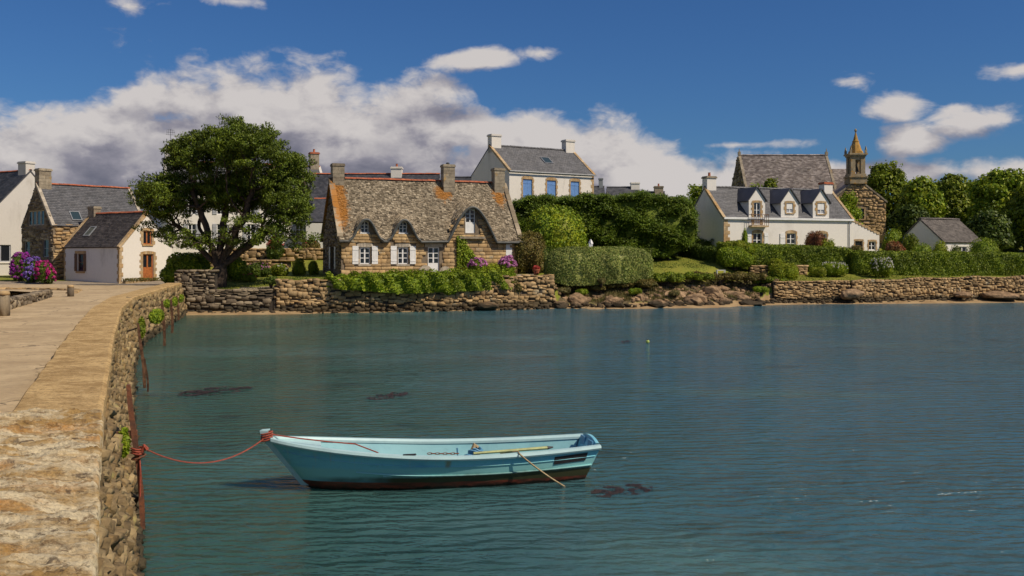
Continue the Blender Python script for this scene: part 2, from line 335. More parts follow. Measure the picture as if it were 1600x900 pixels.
def course_stones(S, zb, zt, w, h, seed, irr=0.4, skip=None, gap=0.02, wild=0.0):
    """courses of stones in wall coordinates: yields (s, z, ws, hs); zb, zt functions of s"""
    rg = random.Random(seed); out = []
    z0 = min(zb(0), zb(S), zb(S/2)); zmax = max(zt(k*S/60) for k in range(61)); z = z0
    while z < zmax:
        hh = h*rg.uniform(1-irr, 1+irr); s = -rg.random()*w
        while s < S:
            ww = w*rg.uniform(1-irr, 1+irr*1.3); cs = s+ww/2; czs = z+hh/2; h0 = hh
            if wild: czs += wild*hh*rg.uniform(-0.5, 0.5)+0.35*hh*math.sin(s*0.9+z*2.0); hh = hh*rg.uniform(1-0.45*wild, 1+0.55*wild)
            if 0.03 < cs < S-0.03 and czs > zb(cs)-hh*0.3 and czs < zt(cs)-hh*0.15 and not (skip and skip(cs, czs, ww, hh)):
                s0, s1 = max(0, s), min(S, s+ww)
                if s1-s0 > 0.05: out.append(((s0+s1)/2, czs, s1-s0-gap, min(hh, zt(cs)-czs+hh/2+0.02)-gap))
            s += ww; hh = h0
        z += hh
    return out

# ------------------------------------------------------------------ foliage helpers (numpy)
def unit(a): return a/np.maximum(1e-9, np.linalg.norm(a, axis=-1, keepdims=True))
def leaf_quads(P, Nn, rg, size, aspect=0.5, spread=0.8, up=0.0, tdir=None, tspread=0.6):
    n = len(P); nn = unit(Nn + spread*rg.normal(size=(n, 3)) + np.array([0, 0, up]))
    t = rg.normal(size=(n, 3)) if tdir is None else tdir + tspread*rg.normal(size=(n, 3))
    t = unit(t - nn*np.sum(t*nn, axis=1, keepdims=True)); b_ = np.cross(nn, t)
    l = (size*rg.uniform(0.6, 1.35, size=(n, 1)))/2; w = l*aspect
    V = np.stack([P-t*l, P+b_*w, P+t*l, P-b_*w], axis=1).reshape(-1, 3); F = np.arange(4*n).reshape(-1, 4)
    return V, F
def ell_surface(lobes, n, rg, rmin=0.82, rmax=1.04, zmin=None):
    """points on the outside of a union of ellipsoids (cx,cy,cz,rx,ry,rz)"""
    L = np.array(lobes, dtype=float); area = (L[:, 3]*L[:, 4]+L[:, 3]*L[:, 5]+L[:, 4]*L[:, 5]); area /= area.sum()
    PP = []; NN = []; got = 0
    while got < n:
        k = rg.choice(len(L), size=n, p=area); d = unit(rg.normal(size=(n, 3))); r = rg.uniform(rmin, rmax, size=(n, 1))
        p = L[k, :3] + d*L[k, 3:]*r; nr = unit(d/L[k, 3:])
        ok = np.ones(n, bool)
        for j in range(len(L)):
            q = np.sum(((p-L[j, :3])/L[j, 3:])**2, axis=1); ok &= (q > 0.72) | (k == j)
        if zmin is not None: ok &= p[:, 2] > zmin
        PP.append(p[ok]); NN.append(nr[ok]); got += ok.sum()
    return np.vstack(PP)[:n], np.vstack(NN)[:n]
def core_blob(lobes, f=0.84):
    V = []; F = []; off = 0
    bm = bmesh.new(); bmesh.ops.create_icosphere(bm, subdivisions=2, radius=1.0)
    sv = np.array([v.co[:] for v in bm.verts]); sf = np.array([[v.index for v in q.verts] for q in bm.faces]); bm.free()
    rg = np.random.default_rng(3)
    for l in lobes:
        V.append(np.array(l[:3]) + sv*np.array(l[3:])*f*rg.uniform(0.9, 1.08, size=(len(sv), 1))); F.append(sf+off); off += len(sv)
    return np.vstack(V), np.vstack(F)
def bush(name, label, cat, lobes, mat, n, size, seed, loc=(0, 0, 0), aspect=0.5, group=None, clump=0.0, rmin=0.8, core=True, up=0.25, stems=True, spread=0.8, extra=None):
    """lobes relative to loc; a thing with foliage (+ a branch core), optional blossoms = (mat, n, size)"""
    rg = np.random.default_rng(seed); o = thing(name, label, cat, loc, 0, group)
    P, Nn = ell_surface(lobes, n, rg, rmin, 1.05, zmin=0.02)
    if clump:
        P = P + Nn*(clump*(np.sin(P[:, :1]*5.1+seed)*np.sin(P[:, 1:2]*4.7)*np.sin(P[:, 2:]*5.7+1)))
    V, F = leaf_quads(P, Nn, rg, size, aspect, spread, up); link('foliage', np_mesh('foliage', V, F), mat, o)
    if core:
        CV, CF = core_blob(lobes, 0.80); CV[:, 2] = np.maximum(CV[:, 2], -0.05); link('inner_leaves', np_mesh('inner', CV, CF), mat, o)
    if stems:
        mb = MB()
        for l in lobes[:6]:
            mb.tube([(l[0]*0.15, l[1]*0.15, -0.25), (l[0]*0.55, l[1]*0.55, l[2]*0.45), (l[0], l[1], l[2])], [0.05, 0.035, 0.015], 5)
        mb.build('stem', 'bark', o)
    if extra:
        em, en, es, eup = extra
        P, Nn = ell_surface(lobes, en*3, rg, 1.0, 1.08, zmin=0.05); keep = Nn[:, 2] > eup
        P = P[keep][:en]; Nn = Nn[keep][:en]
        Q = np.repeat(P, 14, axis=0); D = unit(rg.normal(size=Q.shape)+np.repeat(Nn, 14, axis=0)*0.7); Q = Q + D*es*0.5
        V, F = leaf_quads(Q, D, rg, es*0.62, 0.9, 0.3); b_ = link('blossoms', np_mesh('blossoms', V, F), em, o); b_['kind'] = 'stuff'
    return o
def hedge(name, label, path, width, height, mat, n, size, seed, cat='hedge', aspect=0.55, bulge=0.10, group=None, round_=0.25, up=0.2, endr=0.0):
    """clipped hedge along path [(x,y,zbase,height)], rounded shoulders; leaves over front, top, back and ends + solid core"""
    rg = np.random.default_rng(seed); pts = np.array([(p[0], p[1], p[2], p[3] if len(p) > 3 else height) for p in path], dtype=float)
    o = thing(name, label, cat, tuple(pts[0, :3]))
    seg = np.linalg.norm(np.diff(pts[:, :2], axis=0), axis=1); cum = np.concatenate([[0], np.cumsum(seg)]); T = cum[-1]
    def at(s):
        return np.stack([np.interp(s, cum, pts[:, k]) for k in range(4)], axis=1)
    def frame(s):
        a = at(np.clip(s-0.05, 0, T)); b_ = at(np.clip(s+0.05, 0, T)); d = unit((b_-a)[:, :2]); return d
    hw = width/2
    # cross-section perimeter: up the front, over the top, down the back
    H = pts[:, 3].mean(); per = 2*H+width
    def cross(u, h):
        x = np.where(u < H, -hw, np.where(u < H+width, -hw+(u-H), hw)); z = np.where(u < H, u/H*h, np.where(u < H+width, h, (per-u)/H*h))
        r = round_; cz = np.clip(z, 0, h-r); cxx = np.clip(x, -hw+r, hw-r)
        dx = x-cxx; dz = z-cz; ln = np.maximum(1e-6, np.hypot(dx, dz)); over = ln > r
        x2 = np.where(over, cxx+dx/ln*r, x); z2 = np.where(over, cz+dz/ln*r, z)
        nx = np.where(u < H, -1.0, np.where(u < H+width, 0.0, 1.0)); nz = np.where((u >= H) & (u < H+width), 1.0, 0.0)
        nx = np.where(over, dx/ln, nx); nz = np.where(over, dz/ln, nz); return x2, z2, nx, nz
    def surf(s, u, off=0.0):
        a = at(s); d = frame(s); x, z, nx, nz = cross(u, a[:, 3])
        bl = bulge*(np.sin(s*2.3+seed)*np.sin(u*2.9+s*0.7)+0.6*np.sin(s*5.9+u*4.1)) + off
        # pull the ends in so they are rounded in plan
        e = np.minimum(s, T-s); k = np.where(e < hw, np.sqrt(np.maximum(0, 1-(1-e/hw)**2))*0.55+0.45, 1.0)
        x = x*k + nx*bl; z = z + nz*bl
        if endr: kk = np.where(e < endr, np.sqrt(np.maximum(0, 1-(1-e/endr)**2)), 1.0); hh_ = a[:, 3]; z = hh_*0.5+(z-hh_*0.5)*(0.35+0.65*kk); x = x*(0.9+0.1*np.sin(np.clip(z/hh_, 0, 1)*math.pi))
        P = np.stack([a[:, 0]-d[:, 1]*x*1.0, a[:, 1]+d[:, 0]*x, a[:, 2]+z], axis=1); Nn = np.stack([-d[:, 1]*nx, d[:, 0]*nx, nz], axis=1); return P, Nn
    nl = int(n*0.93); s = rg.uniform(0, T, nl); u = rg.uniform(0, per, nl)
    P, Nn = surf(s, u, 0); P = P + Nn*rg.uniform(-0.09, 0.05, size=(nl, 1))
    ne = n-nl; se = np.where(rg.random(ne) < 0.5, 0.0, T); a = at(se); d = frame(se); xx = rg.uniform(-hw*0.55, hw*0.55, ne); zz = rg.uniform(0, 1, ne)*a[:, 3]*0.97
    sg = np.where(se == 0, -1.0, 1.0); ex = 0.10*rg.random(ne)
    PE = np.stack([a[:, 0]-d[:, 1]*xx+d[:, 0]*sg*ex, a[:, 1]+d[:, 0]*xx+d[:, 1]*sg*ex, a[:, 2]+zz], axis=1); NE = np.stack([d[:, 0]*sg, d[:, 1]*sg, 0*sg], axis=1)
    P = np.vstack([P, PE]); Nn = np.vstack([Nn, NE]); P[:, 2] = P[:, 2]
    V, F = leaf_quads(P, Nn, rg, size, aspect, 0.75, up); V = V - pts[0, :3]
    link('foliage', np_mesh('foliage', V, F), mat, o)
    ns = max(8, int(T/0.5)); nu = 18; S2, U2 = np.meshgrid(np.linspace(0, T, ns), np.linspace(0, per, nu), indexing='ij')
    CV, _ = surf(S2.ravel(), U2.ravel(), -0.12); CV = CV - pts[0, :3]
    CF = [(i*nu+j, i*nu+j+1, (i+1)*nu+j+1, (i+1)*nu+j) for i in range(ns-1) for j in range(nu-1)]
    mb = MB(); mb.v = [tuple(p) for p in CV]; mb.f = CF + [tuple(range(nu)), tuple((ns-1)*nu+j for j in range(nu))[::-1]]
    mb.build('inner_leaves', mat, o)
    return o
def px(x, y, Y): return Vector(((x-CX)/FOC*Y, Y, EYE+(CY-y)/FOC*Y))       # the point at depth Y seen at a photograph pixel
def X_(x, Y): return (x-CX)/FOC*Y
def Z_(y, Y): return EYE+(CY-y)/FOC*Y
# ================================================================== SETTING
# ---- water
m, nt, b = newmat('sea_water')
nA = noise(nt, 0.11, 4, 0.55, 'World', 0.3, (0.55, 1, 1)); nB = noise(nt, 0.45, 4, 0.6, 'World', 0.2, (0.6, 1, 1))
gp = nt.nodes.new('ShaderNodeNewGeometry'); sx = nt.nodes.new('ShaderNodeSeparateXYZ'); nt.links.new(gp.outputs['Position'], sx.inputs[0])
# shallow green water over sand along the causeway and the shore, blue over the deep channel (depth of the sea bed)
wx = M_(nt, 'ADD', sx.outputs[0], M_(nt, 'MULTIPLY', sx.outputs[1], 0.10))
deep = smooth(nt, M_(nt, 'ADD', wx, M_(nt, 'MULTIPLY', M_(nt, 'SUBTRACT', nA, 0.5), 14.0)), -6.0, 9.0)
c = mixc(nt, deep, (0.036, 0.092, 0.070), (0.042, 0.110, 0.142))
c = mixc(nt, M_(nt, 'MULTIPLY', smooth(nt, nA, 0.52, 0.66), 0.6), c, (0.080, 0.165, 0.155))
c = mixc(nt, M_(nt, 'MULTIPLY', smooth(nt, nB, 0.58, 0.72), 0.55), c, (0.010, 0.026, 0.030))
nt.links.new(c, b.inputs['Base Color']); b.inputs['Roughness'].default_value = 0.12; b.inputs['IOR'].default_value = 1.333; b.inputs['Specular IOR Level'].default_value = 0.5
w1 = noise(nt, 1.0, 3, 0.5, 'World', 0.35, (2.2, 4.4, 1)); w2 = noise(nt, 1.0, 3, 0.55, 'World', 0.2, (6.5, 11.0, 1)); w3 = noise(nt, 0.35, 3, 0.5, 'World', 0.2, (1.0, 1.9, 1))
mp = N(nt, 'ShaderNodeMapping'); mp.inputs['Rotation'].default_value = (0, 0, R(-9)); mp.inputs['Scale'].default_value = (0.55, 1.0, 1); nt.links.new(gp.outputs['Position'], mp.inputs[0])
wt = N(nt, 'ShaderNodeTexWave', wave_type='BANDS', bands_direction='Y', i_Scale=0.9, i_Distortion=9.0, i_Detail=4.0); wt.inputs['Detail Scale'].default_value = 1.6; nt.links.new(mp.outputs[0], wt.inputs['Vector'])
patch = smooth(nt, noise(nt, 0.10, 4, 0.55, 'World', 0.4, (0.75, 0.65, 1)), 0.40, 0.60)
hsum = M_(nt, 'ADD', M_(nt, 'ADD', M_(nt, 'MULTIPLY', w1, 0.18), M_(nt, 'MULTIPLY', w2, 0.044)), M_(nt, 'ADD', M_(nt, 'MULTIPLY', w3, 0.26), M_(nt, 'MULTIPLY', wt.outputs[1], 0.024)))
hsum = M_(nt, 'MULTIPLY', hsum, M_(nt, 'ADD', 0.28, M_(nt, 'MULTIPLY', patch, 0.68)))
mp2 = N(nt, 'ShaderNodeMapping'); mp2.inputs['Rotation'].default_value = (0, 0, R(14)); mp2.inputs['Scale'].default_value = (0.75, 1.0, 1); nt.links.new(gp.outputs['Position'], mp2.inputs[0]); wt2 = N(nt, 'ShaderNodeTexWave', wave_type='BANDS', bands_direction='Y', i_Scale=1.5, i_Distortion=10.0, i_Detail=3.0); wt2.inputs['Detail Scale'].default_value = 1.4; nt.links.new(mp2.outputs[0], wt2.inputs['Vector'])
hsum = M_(nt, 'ADD', hsum, M_(nt, 'ADD', M_(nt, 'MULTIPLY', wt.outputs[1], 0.020), M_(nt, 'MULTIPLY', wt2.outputs[1], 0.012)))
bump(nt, b, hsum, 1.0, 1.0)
m.use_nodes = True; b.subsurface_method = 'BURLEY'; b.inputs['Subsurface Weight'].default_value = 0.75; b.inputs['Subsurface Radius'].default_value = (0.5, 1.0, 1.0); b.inputs['Subsurface Scale'].default_value = 0.7
mb = MB(); mb.poly([(-260, -60, 0), (260, -60, 0), (260, 320, 0), (-260, 320, 0)])
tag(mb.build('water', 'sea_water'), kind='structure')

# ---- land
def ground_material(name):
    m, nt, b = newmat(name)
    at = N(nt, 'ShaderNodeAttribute', attribute_name='mask'); sp = N(nt, 'ShaderNodeSeparateColor'); nt.links.new(at.outputs['Color'], sp.inputs[0])
    n1 = noise(nt, 0.8, 6, 0.6, 'World'); n2 = noise(nt, 5, 5, 0.65, 'World'); n3 = noise(nt, 25, 4, 0.6, 'World')
    earth = mixc(nt, smooth(nt, n2, 0.35, 0.65), (0.10, 0.075, 0.04), (0.17, 0.135, 0.075))
    sand = mixc(nt, smooth(nt, n1, 0.35, 0.65), (0.30, 0.20, 0.10), (0.42, 0.30, 0.16))
    grass = mixc(nt, smooth(nt, n1, 0.3, 0.7), (0.20, 0.23, 0.032), (0.32, 0.29, 0.05)); grass = mixc(nt, smooth(nt, n3, 0.4, 0.7), grass, (0.12, 0.15, 0.02))
    gravel = mixc(nt, smooth(nt, n2, 0.35, 0.68), (0.25, 0.20, 0.145), (0.36, 0.30, 0.22)); gravel = mixc(nt, M_(nt, 'MULTIPLY', smooth(nt, n1, 0.5, 0.7), 0.5), gravel, (0.17, 0.15, 0.12))
    edge = M_(nt, 'MULTIPLY', M_(nt, 'SUBTRACT', n2, 0.5), 0.9)
    c = mixc(nt, smooth(nt, M_(nt, 'ADD', sp.outputs[1], edge), 0.4, 0.6), earth, grass)
    c = mixc(nt, smooth(nt, M_(nt, 'ADD', sp.outputs[2], edge), 0.4, 0.6), c, gravel)
    c = mixc(nt, smooth(nt, M_(nt, 'ADD', sp.outputs[0], edge), 0.4, 0.6), c, sand)
    nt.links.new(c, b.inputs['Base Color']); b.inputs['Roughness'].default_value = 0.95; b.inputs['Specular IOR Level'].default_value = 0.15
    bump(nt, b, M_(nt, 'ADD', n2, n3), 0.8, 0.05); return m
ground_material('land')
GX = np.array([-110, -38, -24, -21, -14, -5, 3, 10, 16, 22, 30, 38, 50, 110.0]); GY = np.array([55, 60, 66, 72, 78, 84, 90, 100, 130, 320.0])
GZ = np.array([
 [1.72, 1.70, 1.66, 1.75, 1.85, 1.80, 1.85, 2.4, 3.0, 4.0],
 [1.72, 1.70, 1.55, 1.42, 1.72, 1.90, 1.95, 2.6, 3.5, 4.0],
 [1.72, 1.70, 1.55, 1.42, 1.80, 4.10, 4.15, 4.3, 5.0, 5.0],
 [1.72, 1.75, 1.90, 2.10, 2.80, 4.10, 4.20, 4.4, 5.0, 5.0],
 [1.90, 2.00, 2.10, 2.20, 2.70, 4.10, 4.30, 4.5, 5.0, 5.0],
 [2.00, 2.10, 2.22, 2.26, 2.28, 3.60, 4.40, 5.0, 5.5, 5.0],
 [2.20, 2.20, 2.25, 2.27, 2.50, 3.40, 4.50, 5.0, 5.5, 5.0],
 [2.20, 2.20, 2.20, 2.35, 2.90, 3.50, 4.30, 5.0, 5.5, 5.0],
 [2.20, 2.20, 2.20, 2.30, 2.80, 3.60, 4.00, 5.0, 5.5, 5.0],
 [1.80, 1.80, 1.80, 1.90, 2.40, 3.60, 4.00, 5.0, 5.5, 5.0],
 [1.70, 1.70, 1.70, 1.70, 2.20, 3.60, 4.00, 5.0, 5.5, 5.0],
 [1.85, 1.85, 1.85, 1.85, 1.95, 2.80, 3.30, 5.0, 5.5, 5.0],
 [1.95, 1.95, 1.95, 1.95, 2.00, 2.70, 3.20, 4.5, 5.0, 5.0],
 [1.95, 1.95, 1.95, 1.95, 2.00, 2.60, 3.00, 4.0, 5.0, 5.0]])
def Hin(x, y):
    x = np.asarray(x, float); y = np.asarray(y, float)
    i = np.clip(np.searchsorted(GX, x)-1, 0, len(GX)-2); j = np.clip(np.searchsorted(GY, y)-1, 0, len(GY)-2)
    u = np.clip((x-GX[i])/(GX[i+1]-GX[i]), 0, 1); v = np.clip((y-GY[j])/(GY[j+1]-GY[j]), 0, 1)
    u = u*u*(3-2*u)
    return (GZ[i, j]*(1-u)+GZ[i+1, j]*u)*(1-v)+(GZ[i, j+1]*(1-u)+GZ[i+1, j+1]*u)*v
WLX = np.array([-21, -14.5, -9.6, -3, 3, 8, 14, 20, 27, 34, 41, 60, 110.0]); WLY = np.array([60.5, 61.5, 62.3, 64.5, 67.2, 67.8, 69.2, 73.3, 74.5, 76, 77.3, 79.5, 84.0])
TPX = np.array([-21, -15.3, -15.2, -5, 3, 8, 14, 20, 27, 34, 45, 110.0]); TPZ = np.array([1.40, 1.45, 2.02, 2.05, 2.25, 2.1, 1.9, 1.62, 1.66, 1.85, 1.98, 2.0])
def Yf(x): return np.interp(x, WLX, WLY)
def Ztop(x): return np.interp(x, TPX, TPZ)
def bankness(x): return np.interp(x, [2.6, 3.6, 18.8, 20.2], [0, 1, 1, 0])
def gz(x, y):
    """height of the land at a point"""
    x = float(x); y = float(y); dd = y-float(Yf(x))
    if x < -21.2: return float(Hin(x, y))
    bk = float(bankness(x)); t = min(1, max(0, dd/7)); hw = float(Ztop(x))*(1-t)+float(Hin(x, y))*t
    hb = float(np.interp(dd, [-1, 0, 1.5, 3, 5, 7], [0.08, 0.22, 0.75, 1.35, 1.9, float(Hin(x, y))])) if dd < 7 else float(Hin(x, y))
    return hw*(1-bk)+hb*bk
def build_land():
    xs = np.concatenate([np.arange(-21, 48, 0.5), np.arange(48, 112, 4)]); dds = np.array([-9, -4, -2.2, -1.2, -0.5, 0.0, 0.25, 0.45, 0.8, 1.2, 1.6, 2, 2.5, 3, 3.5, 4, 4.5, 5, 6, 7, 8, 9.5, 11, 13, 15, 18, 21, 24, 28, 34, 42, 60, 100, 240.0])
    V = []; C = []
    rg = np.random.default_rng(1)
    for x in xs:
        y0 = float(Yf(x)); bk = float(bankness(x)); beach = float(np.interp(x, [-21, -15, -12, 3, 8, 14, 20, 24, 32, 60], [0.10, 0.12, 0.0, 0.0, 0.07, 0.14, 0.10, 0.02, 0.16, 0.2]))
        for d in dds:
            y = y0+d
            if d <= -0.5: z = float(np.interp(d, [-9, -4, -2.2, -1.2, -0.5], [-2.0, -0.6, -0.12+beach*0.3, -0.02+beach*0.6, beach]))
            elif d <= 0.25: z = beach+0.05+bk*0.15
            else: z = gz(x, y)
            lump = 0.0
            if d > 0.9 or bk > 0.5: lump = 0.07*mnoise.noise(Vector((x*0.7, y*0.7, 3)))+(0.16*bk*mnoise.noise(Vector((x*1.3, y*1.3, 9))) if d < 7 else 0)
            V.append((x, y, z+lump))
            sand = 1.0 if d <= 0.3 else 0.0; grass = 1.0; grav = 0.0
            if bk > 0.5 and 0.3 < d < 4.5: grass = 0.25
            if -18 < x < -12.8 and 0.5 < d < 2.3: grav = 1.0
            if x < -19 and d < 4: grass = 0.1
            if -13 < x < 2 and 2.5 < d < 6.5: grav = 0.7
            C.append((sand, grass, grav, 1))
    n = len(dds); F = [(i*n+j, (i+1)*n+j, (i+1)*n+j+1, i*n+j+1) for i in range(len(xs)-1) for j in range(n-1)]
    me = np_mesh('ground', V, F, True); a = me.color_attributes.new('mask', 'FLOAT_COLOR', 'POINT'); a.data.foreach_set('color', np.array(C, dtype=np.float32).ravel())
    tag(link('ground', me, 'land'), kind='structure')
    # village side: quay ground and the low foreshore beside the causeway
    xs = np.concatenate([np.arange(-110, -50, 6), np.arange(-50, -20.9, 1.0)]); xs[-1] = -20.98
    ys = np.array([53.2, 54, 56, 58, 60, 62, 64, 66, 68, 70, 72, 75, 78, 81, 84, 88, 92, 100, 120, 160, 320.0])
    V = []; C = []
    for x in xs:
        for k, y in enumerate(ys):
            yy = y if not (y < 61 and x > -21.5) else y
            V.append((x, yy, float(Hin(x, y))-(0.12 if y < 62 else 0))); g = 1.0 if (y > 76 or x < -60) else 0.0
            C.append((0, g, 1.0-g, 1))
    n = len(ys); F = [(i*n+j, (i+1)*n+j, (i+1)*n+j+1, i*n+j+1) for i in range(len(xs)-1) for j in range(n-1)]
    me = np_mesh('quay_ground', V, F, True); a = me.color_attributes.new('mask', 'FLOAT_COLOR', 'POINT'); a.data.foreach_set('color', np.array(C, dtype=np.float32).ravel())
    tag(link('quay_ground', me, 'land'), kind='structure')
build_land()

# ---- causeway: road, wall with stones, coping
CAPY = [-8, 0, 5.1, 10.2, 21.25, 31.9, 40, 49, 56, 61.0]; CAPX = [3.05, -0.22, -2.26, -4.37, -8.81, -12.97, -15.75, -18.05, -19.75, -20.98]
def capx(y): return float(np.interp(y, CAPY, CAPX))
CAPZ = 1.95
m, nt, b = newmat('road_surface')
n1 = noise(nt, 0.7, 7, 0.65, 'World', 0.4); n2 = noise(nt, 9, 6, 0.7, 'World'); n3 = noise(nt, 60, 3, 0.6, 'World'); n4 = noise(nt, 1.5, 5, 0.6, 'World', 1.2, (0.5, 2.2, 1))
c = mixc(nt, smooth(nt, n1, 0.32, 0.68), (0.39, 0.285, 0.16), (0.56, 0.425, 0.25)); c = mixc(nt, M_(nt, 'MULTIPLY', smooth(nt, n2, 0.45, 0.75), 0.5), c, (0.20, 0.155, 0.10)); c = mixc(nt, M_(nt, 'MULTIPLY', smooth(nt, n3, 0.5, 0.75), 0.5), c, (0.36, 0.31, 0.24))
c = mixc(nt, M_(nt, 'MULTIPLY', smooth(nt, n4, 0.66, 0.72), 0.75), c, (0.10, 0.082, 0.062))
gw = nt.nodes.new('ShaderNodeNewGeometry'); wv = N(nt, 'ShaderNodeTexNoise', i_Scale=2.5, i_Detail=5.0); nt.links.new(gw.outputs['Position'], wv.inputs['Vector']); va = N(nt, 'ShaderNodeVectorMath', operation='MULTIPLY_ADD'); nt.links.new(wv.outputs[1], va.inputs[0]); va.inputs[1].default_value = (0.9, 0.9, 0); nt.links.new(gw.outputs['Position'], va.inputs[2])
vk = N(nt, 'ShaderNodeTexVoronoi', voronoi_dimensions='2D', feature='DISTANCE_TO_EDGE', i_Scale=0.55); nt.links.new(va.outputs[0], vk.inputs['Vector']); crack = smooth(nt, vk.outputs['Distance'], 0.022, 0.006)
c = mixc(nt, M_(nt, 'MULTIPLY', crack, M_(nt, 'MULTIPLY', smooth(nt, n1, 0.42, 0.6), 0.8)), c, (0.075, 0.055, 0.035))
nt.links.new(c, b.inputs['Base Color']); b.inputs['Roughness'].default_value = 0.92; b.inputs['Specular IOR Level'].default_value = 0.2; bump(nt, b, M_(nt, 'ADD', n2, M_(nt, 'MULTIPLY', n3, 0.4)), 0.7, 0.03)
m, nt, b = newmat('coping_concrete')
n1 = noise(nt, 1.6, 8, 0.7, 'World', 0.4); n2 = noise(nt, 38, 4, 0.7, 'World'); n3 = noise(nt, 140, 2, 0.6, 'World')
n5 = noise(nt, 11, 8, 0.78, 'World'); c = mixc(nt, smooth(nt, n1, 0.36, 0.62), (0.33, 0.205, 0.075), (0.60, 0.41, 0.18)); c = mixc(nt, M_(nt, 'MULTIPLY', smooth(nt, n5, 0.50, 0.62), 0.75), c, (0.15, 0.092, 0.038)); c = mixc(nt, M_(nt, 'MULTIPLY', smooth(nt, n5, 0.46, 0.36), 0.5), c, (0.74, 0.58, 0.32)); c = mixc(nt, M_(nt, 'MULTIPLY', smooth(nt, n2, 0.45, 0.68), 0.5), c, (0.22, 0.14, 0.06)); c = mixc(nt, M_(nt, 'MULTIPLY', smooth(nt, n3, 0.55, 0.7), 0.6), c, (0.68, 0.53, 0.30))
nt.links.new(c, b.inputs['Base Color']); b.inputs['Roughness'].default_value = 0.92; b.inputs['Specular IOR Level'].default_value = 0.2; bump(nt, b, M_(nt, 'ADD', n2, n3), 0.8, 0.010)
m, nt, b = newmat('weathered_granite')
n1 = noise(nt, 2.2, 9, 0.68, 'World', 0.8, (0.5, 1.5, 1)); n2 = noise(nt, 1.3, 8, 0.7, 'World', 0.5, (0.45, 1.3, 1)); n3 = noise(nt, 40, 5, 0.7, 'World', 0, (0.5, 1.2, 1)); n4 = noise(nt, 6.5, 8, 0.72, 'World', 1.0, (0.35, 1.4, 1))
n5 = noise(nt, 9, 9, 0.80, 'World', 0.6, (0.5, 1.3, 1)); c = mixc(nt, smooth(nt, n1, 0.40, 0.58), (0.46, 0.29, 0.105), (0.78, 0.66, 0.43)); c = mixc(nt, M_(nt, 'MULTIPLY', smooth(nt, n5, 0.54, 0.62), 0.8), c, (0.20, 0.125, 0.06)); c = mixc(nt, M_(nt, 'MULTIPLY', smooth(nt, n2, 0.53, 0.68), 0.8), c, (0.52, 0.24, 0.05)); c = mixc(nt, M_(nt, 'MULTIPLY', smooth(nt, n4, 0.55, 0.66), 0.85), c, (0.12, 0.085, 0.055)); c = mixc(nt, M_(nt, 'MULTIPLY', smooth(nt, n3, 0.5, 0.7), 0.55), c, (0.16, 0.115, 0.075))
nt.links.new(c, b.inputs['Base Color']); b.inputs['Roughness'].default_value = 0.9; b.inputs['Specular IOR Level'].default_value = 0.25; bump(nt, b, M_(nt, 'ADD', M_(nt, 'MULTIPLY', n4, 1.2), n3), 1.0, 0.035)

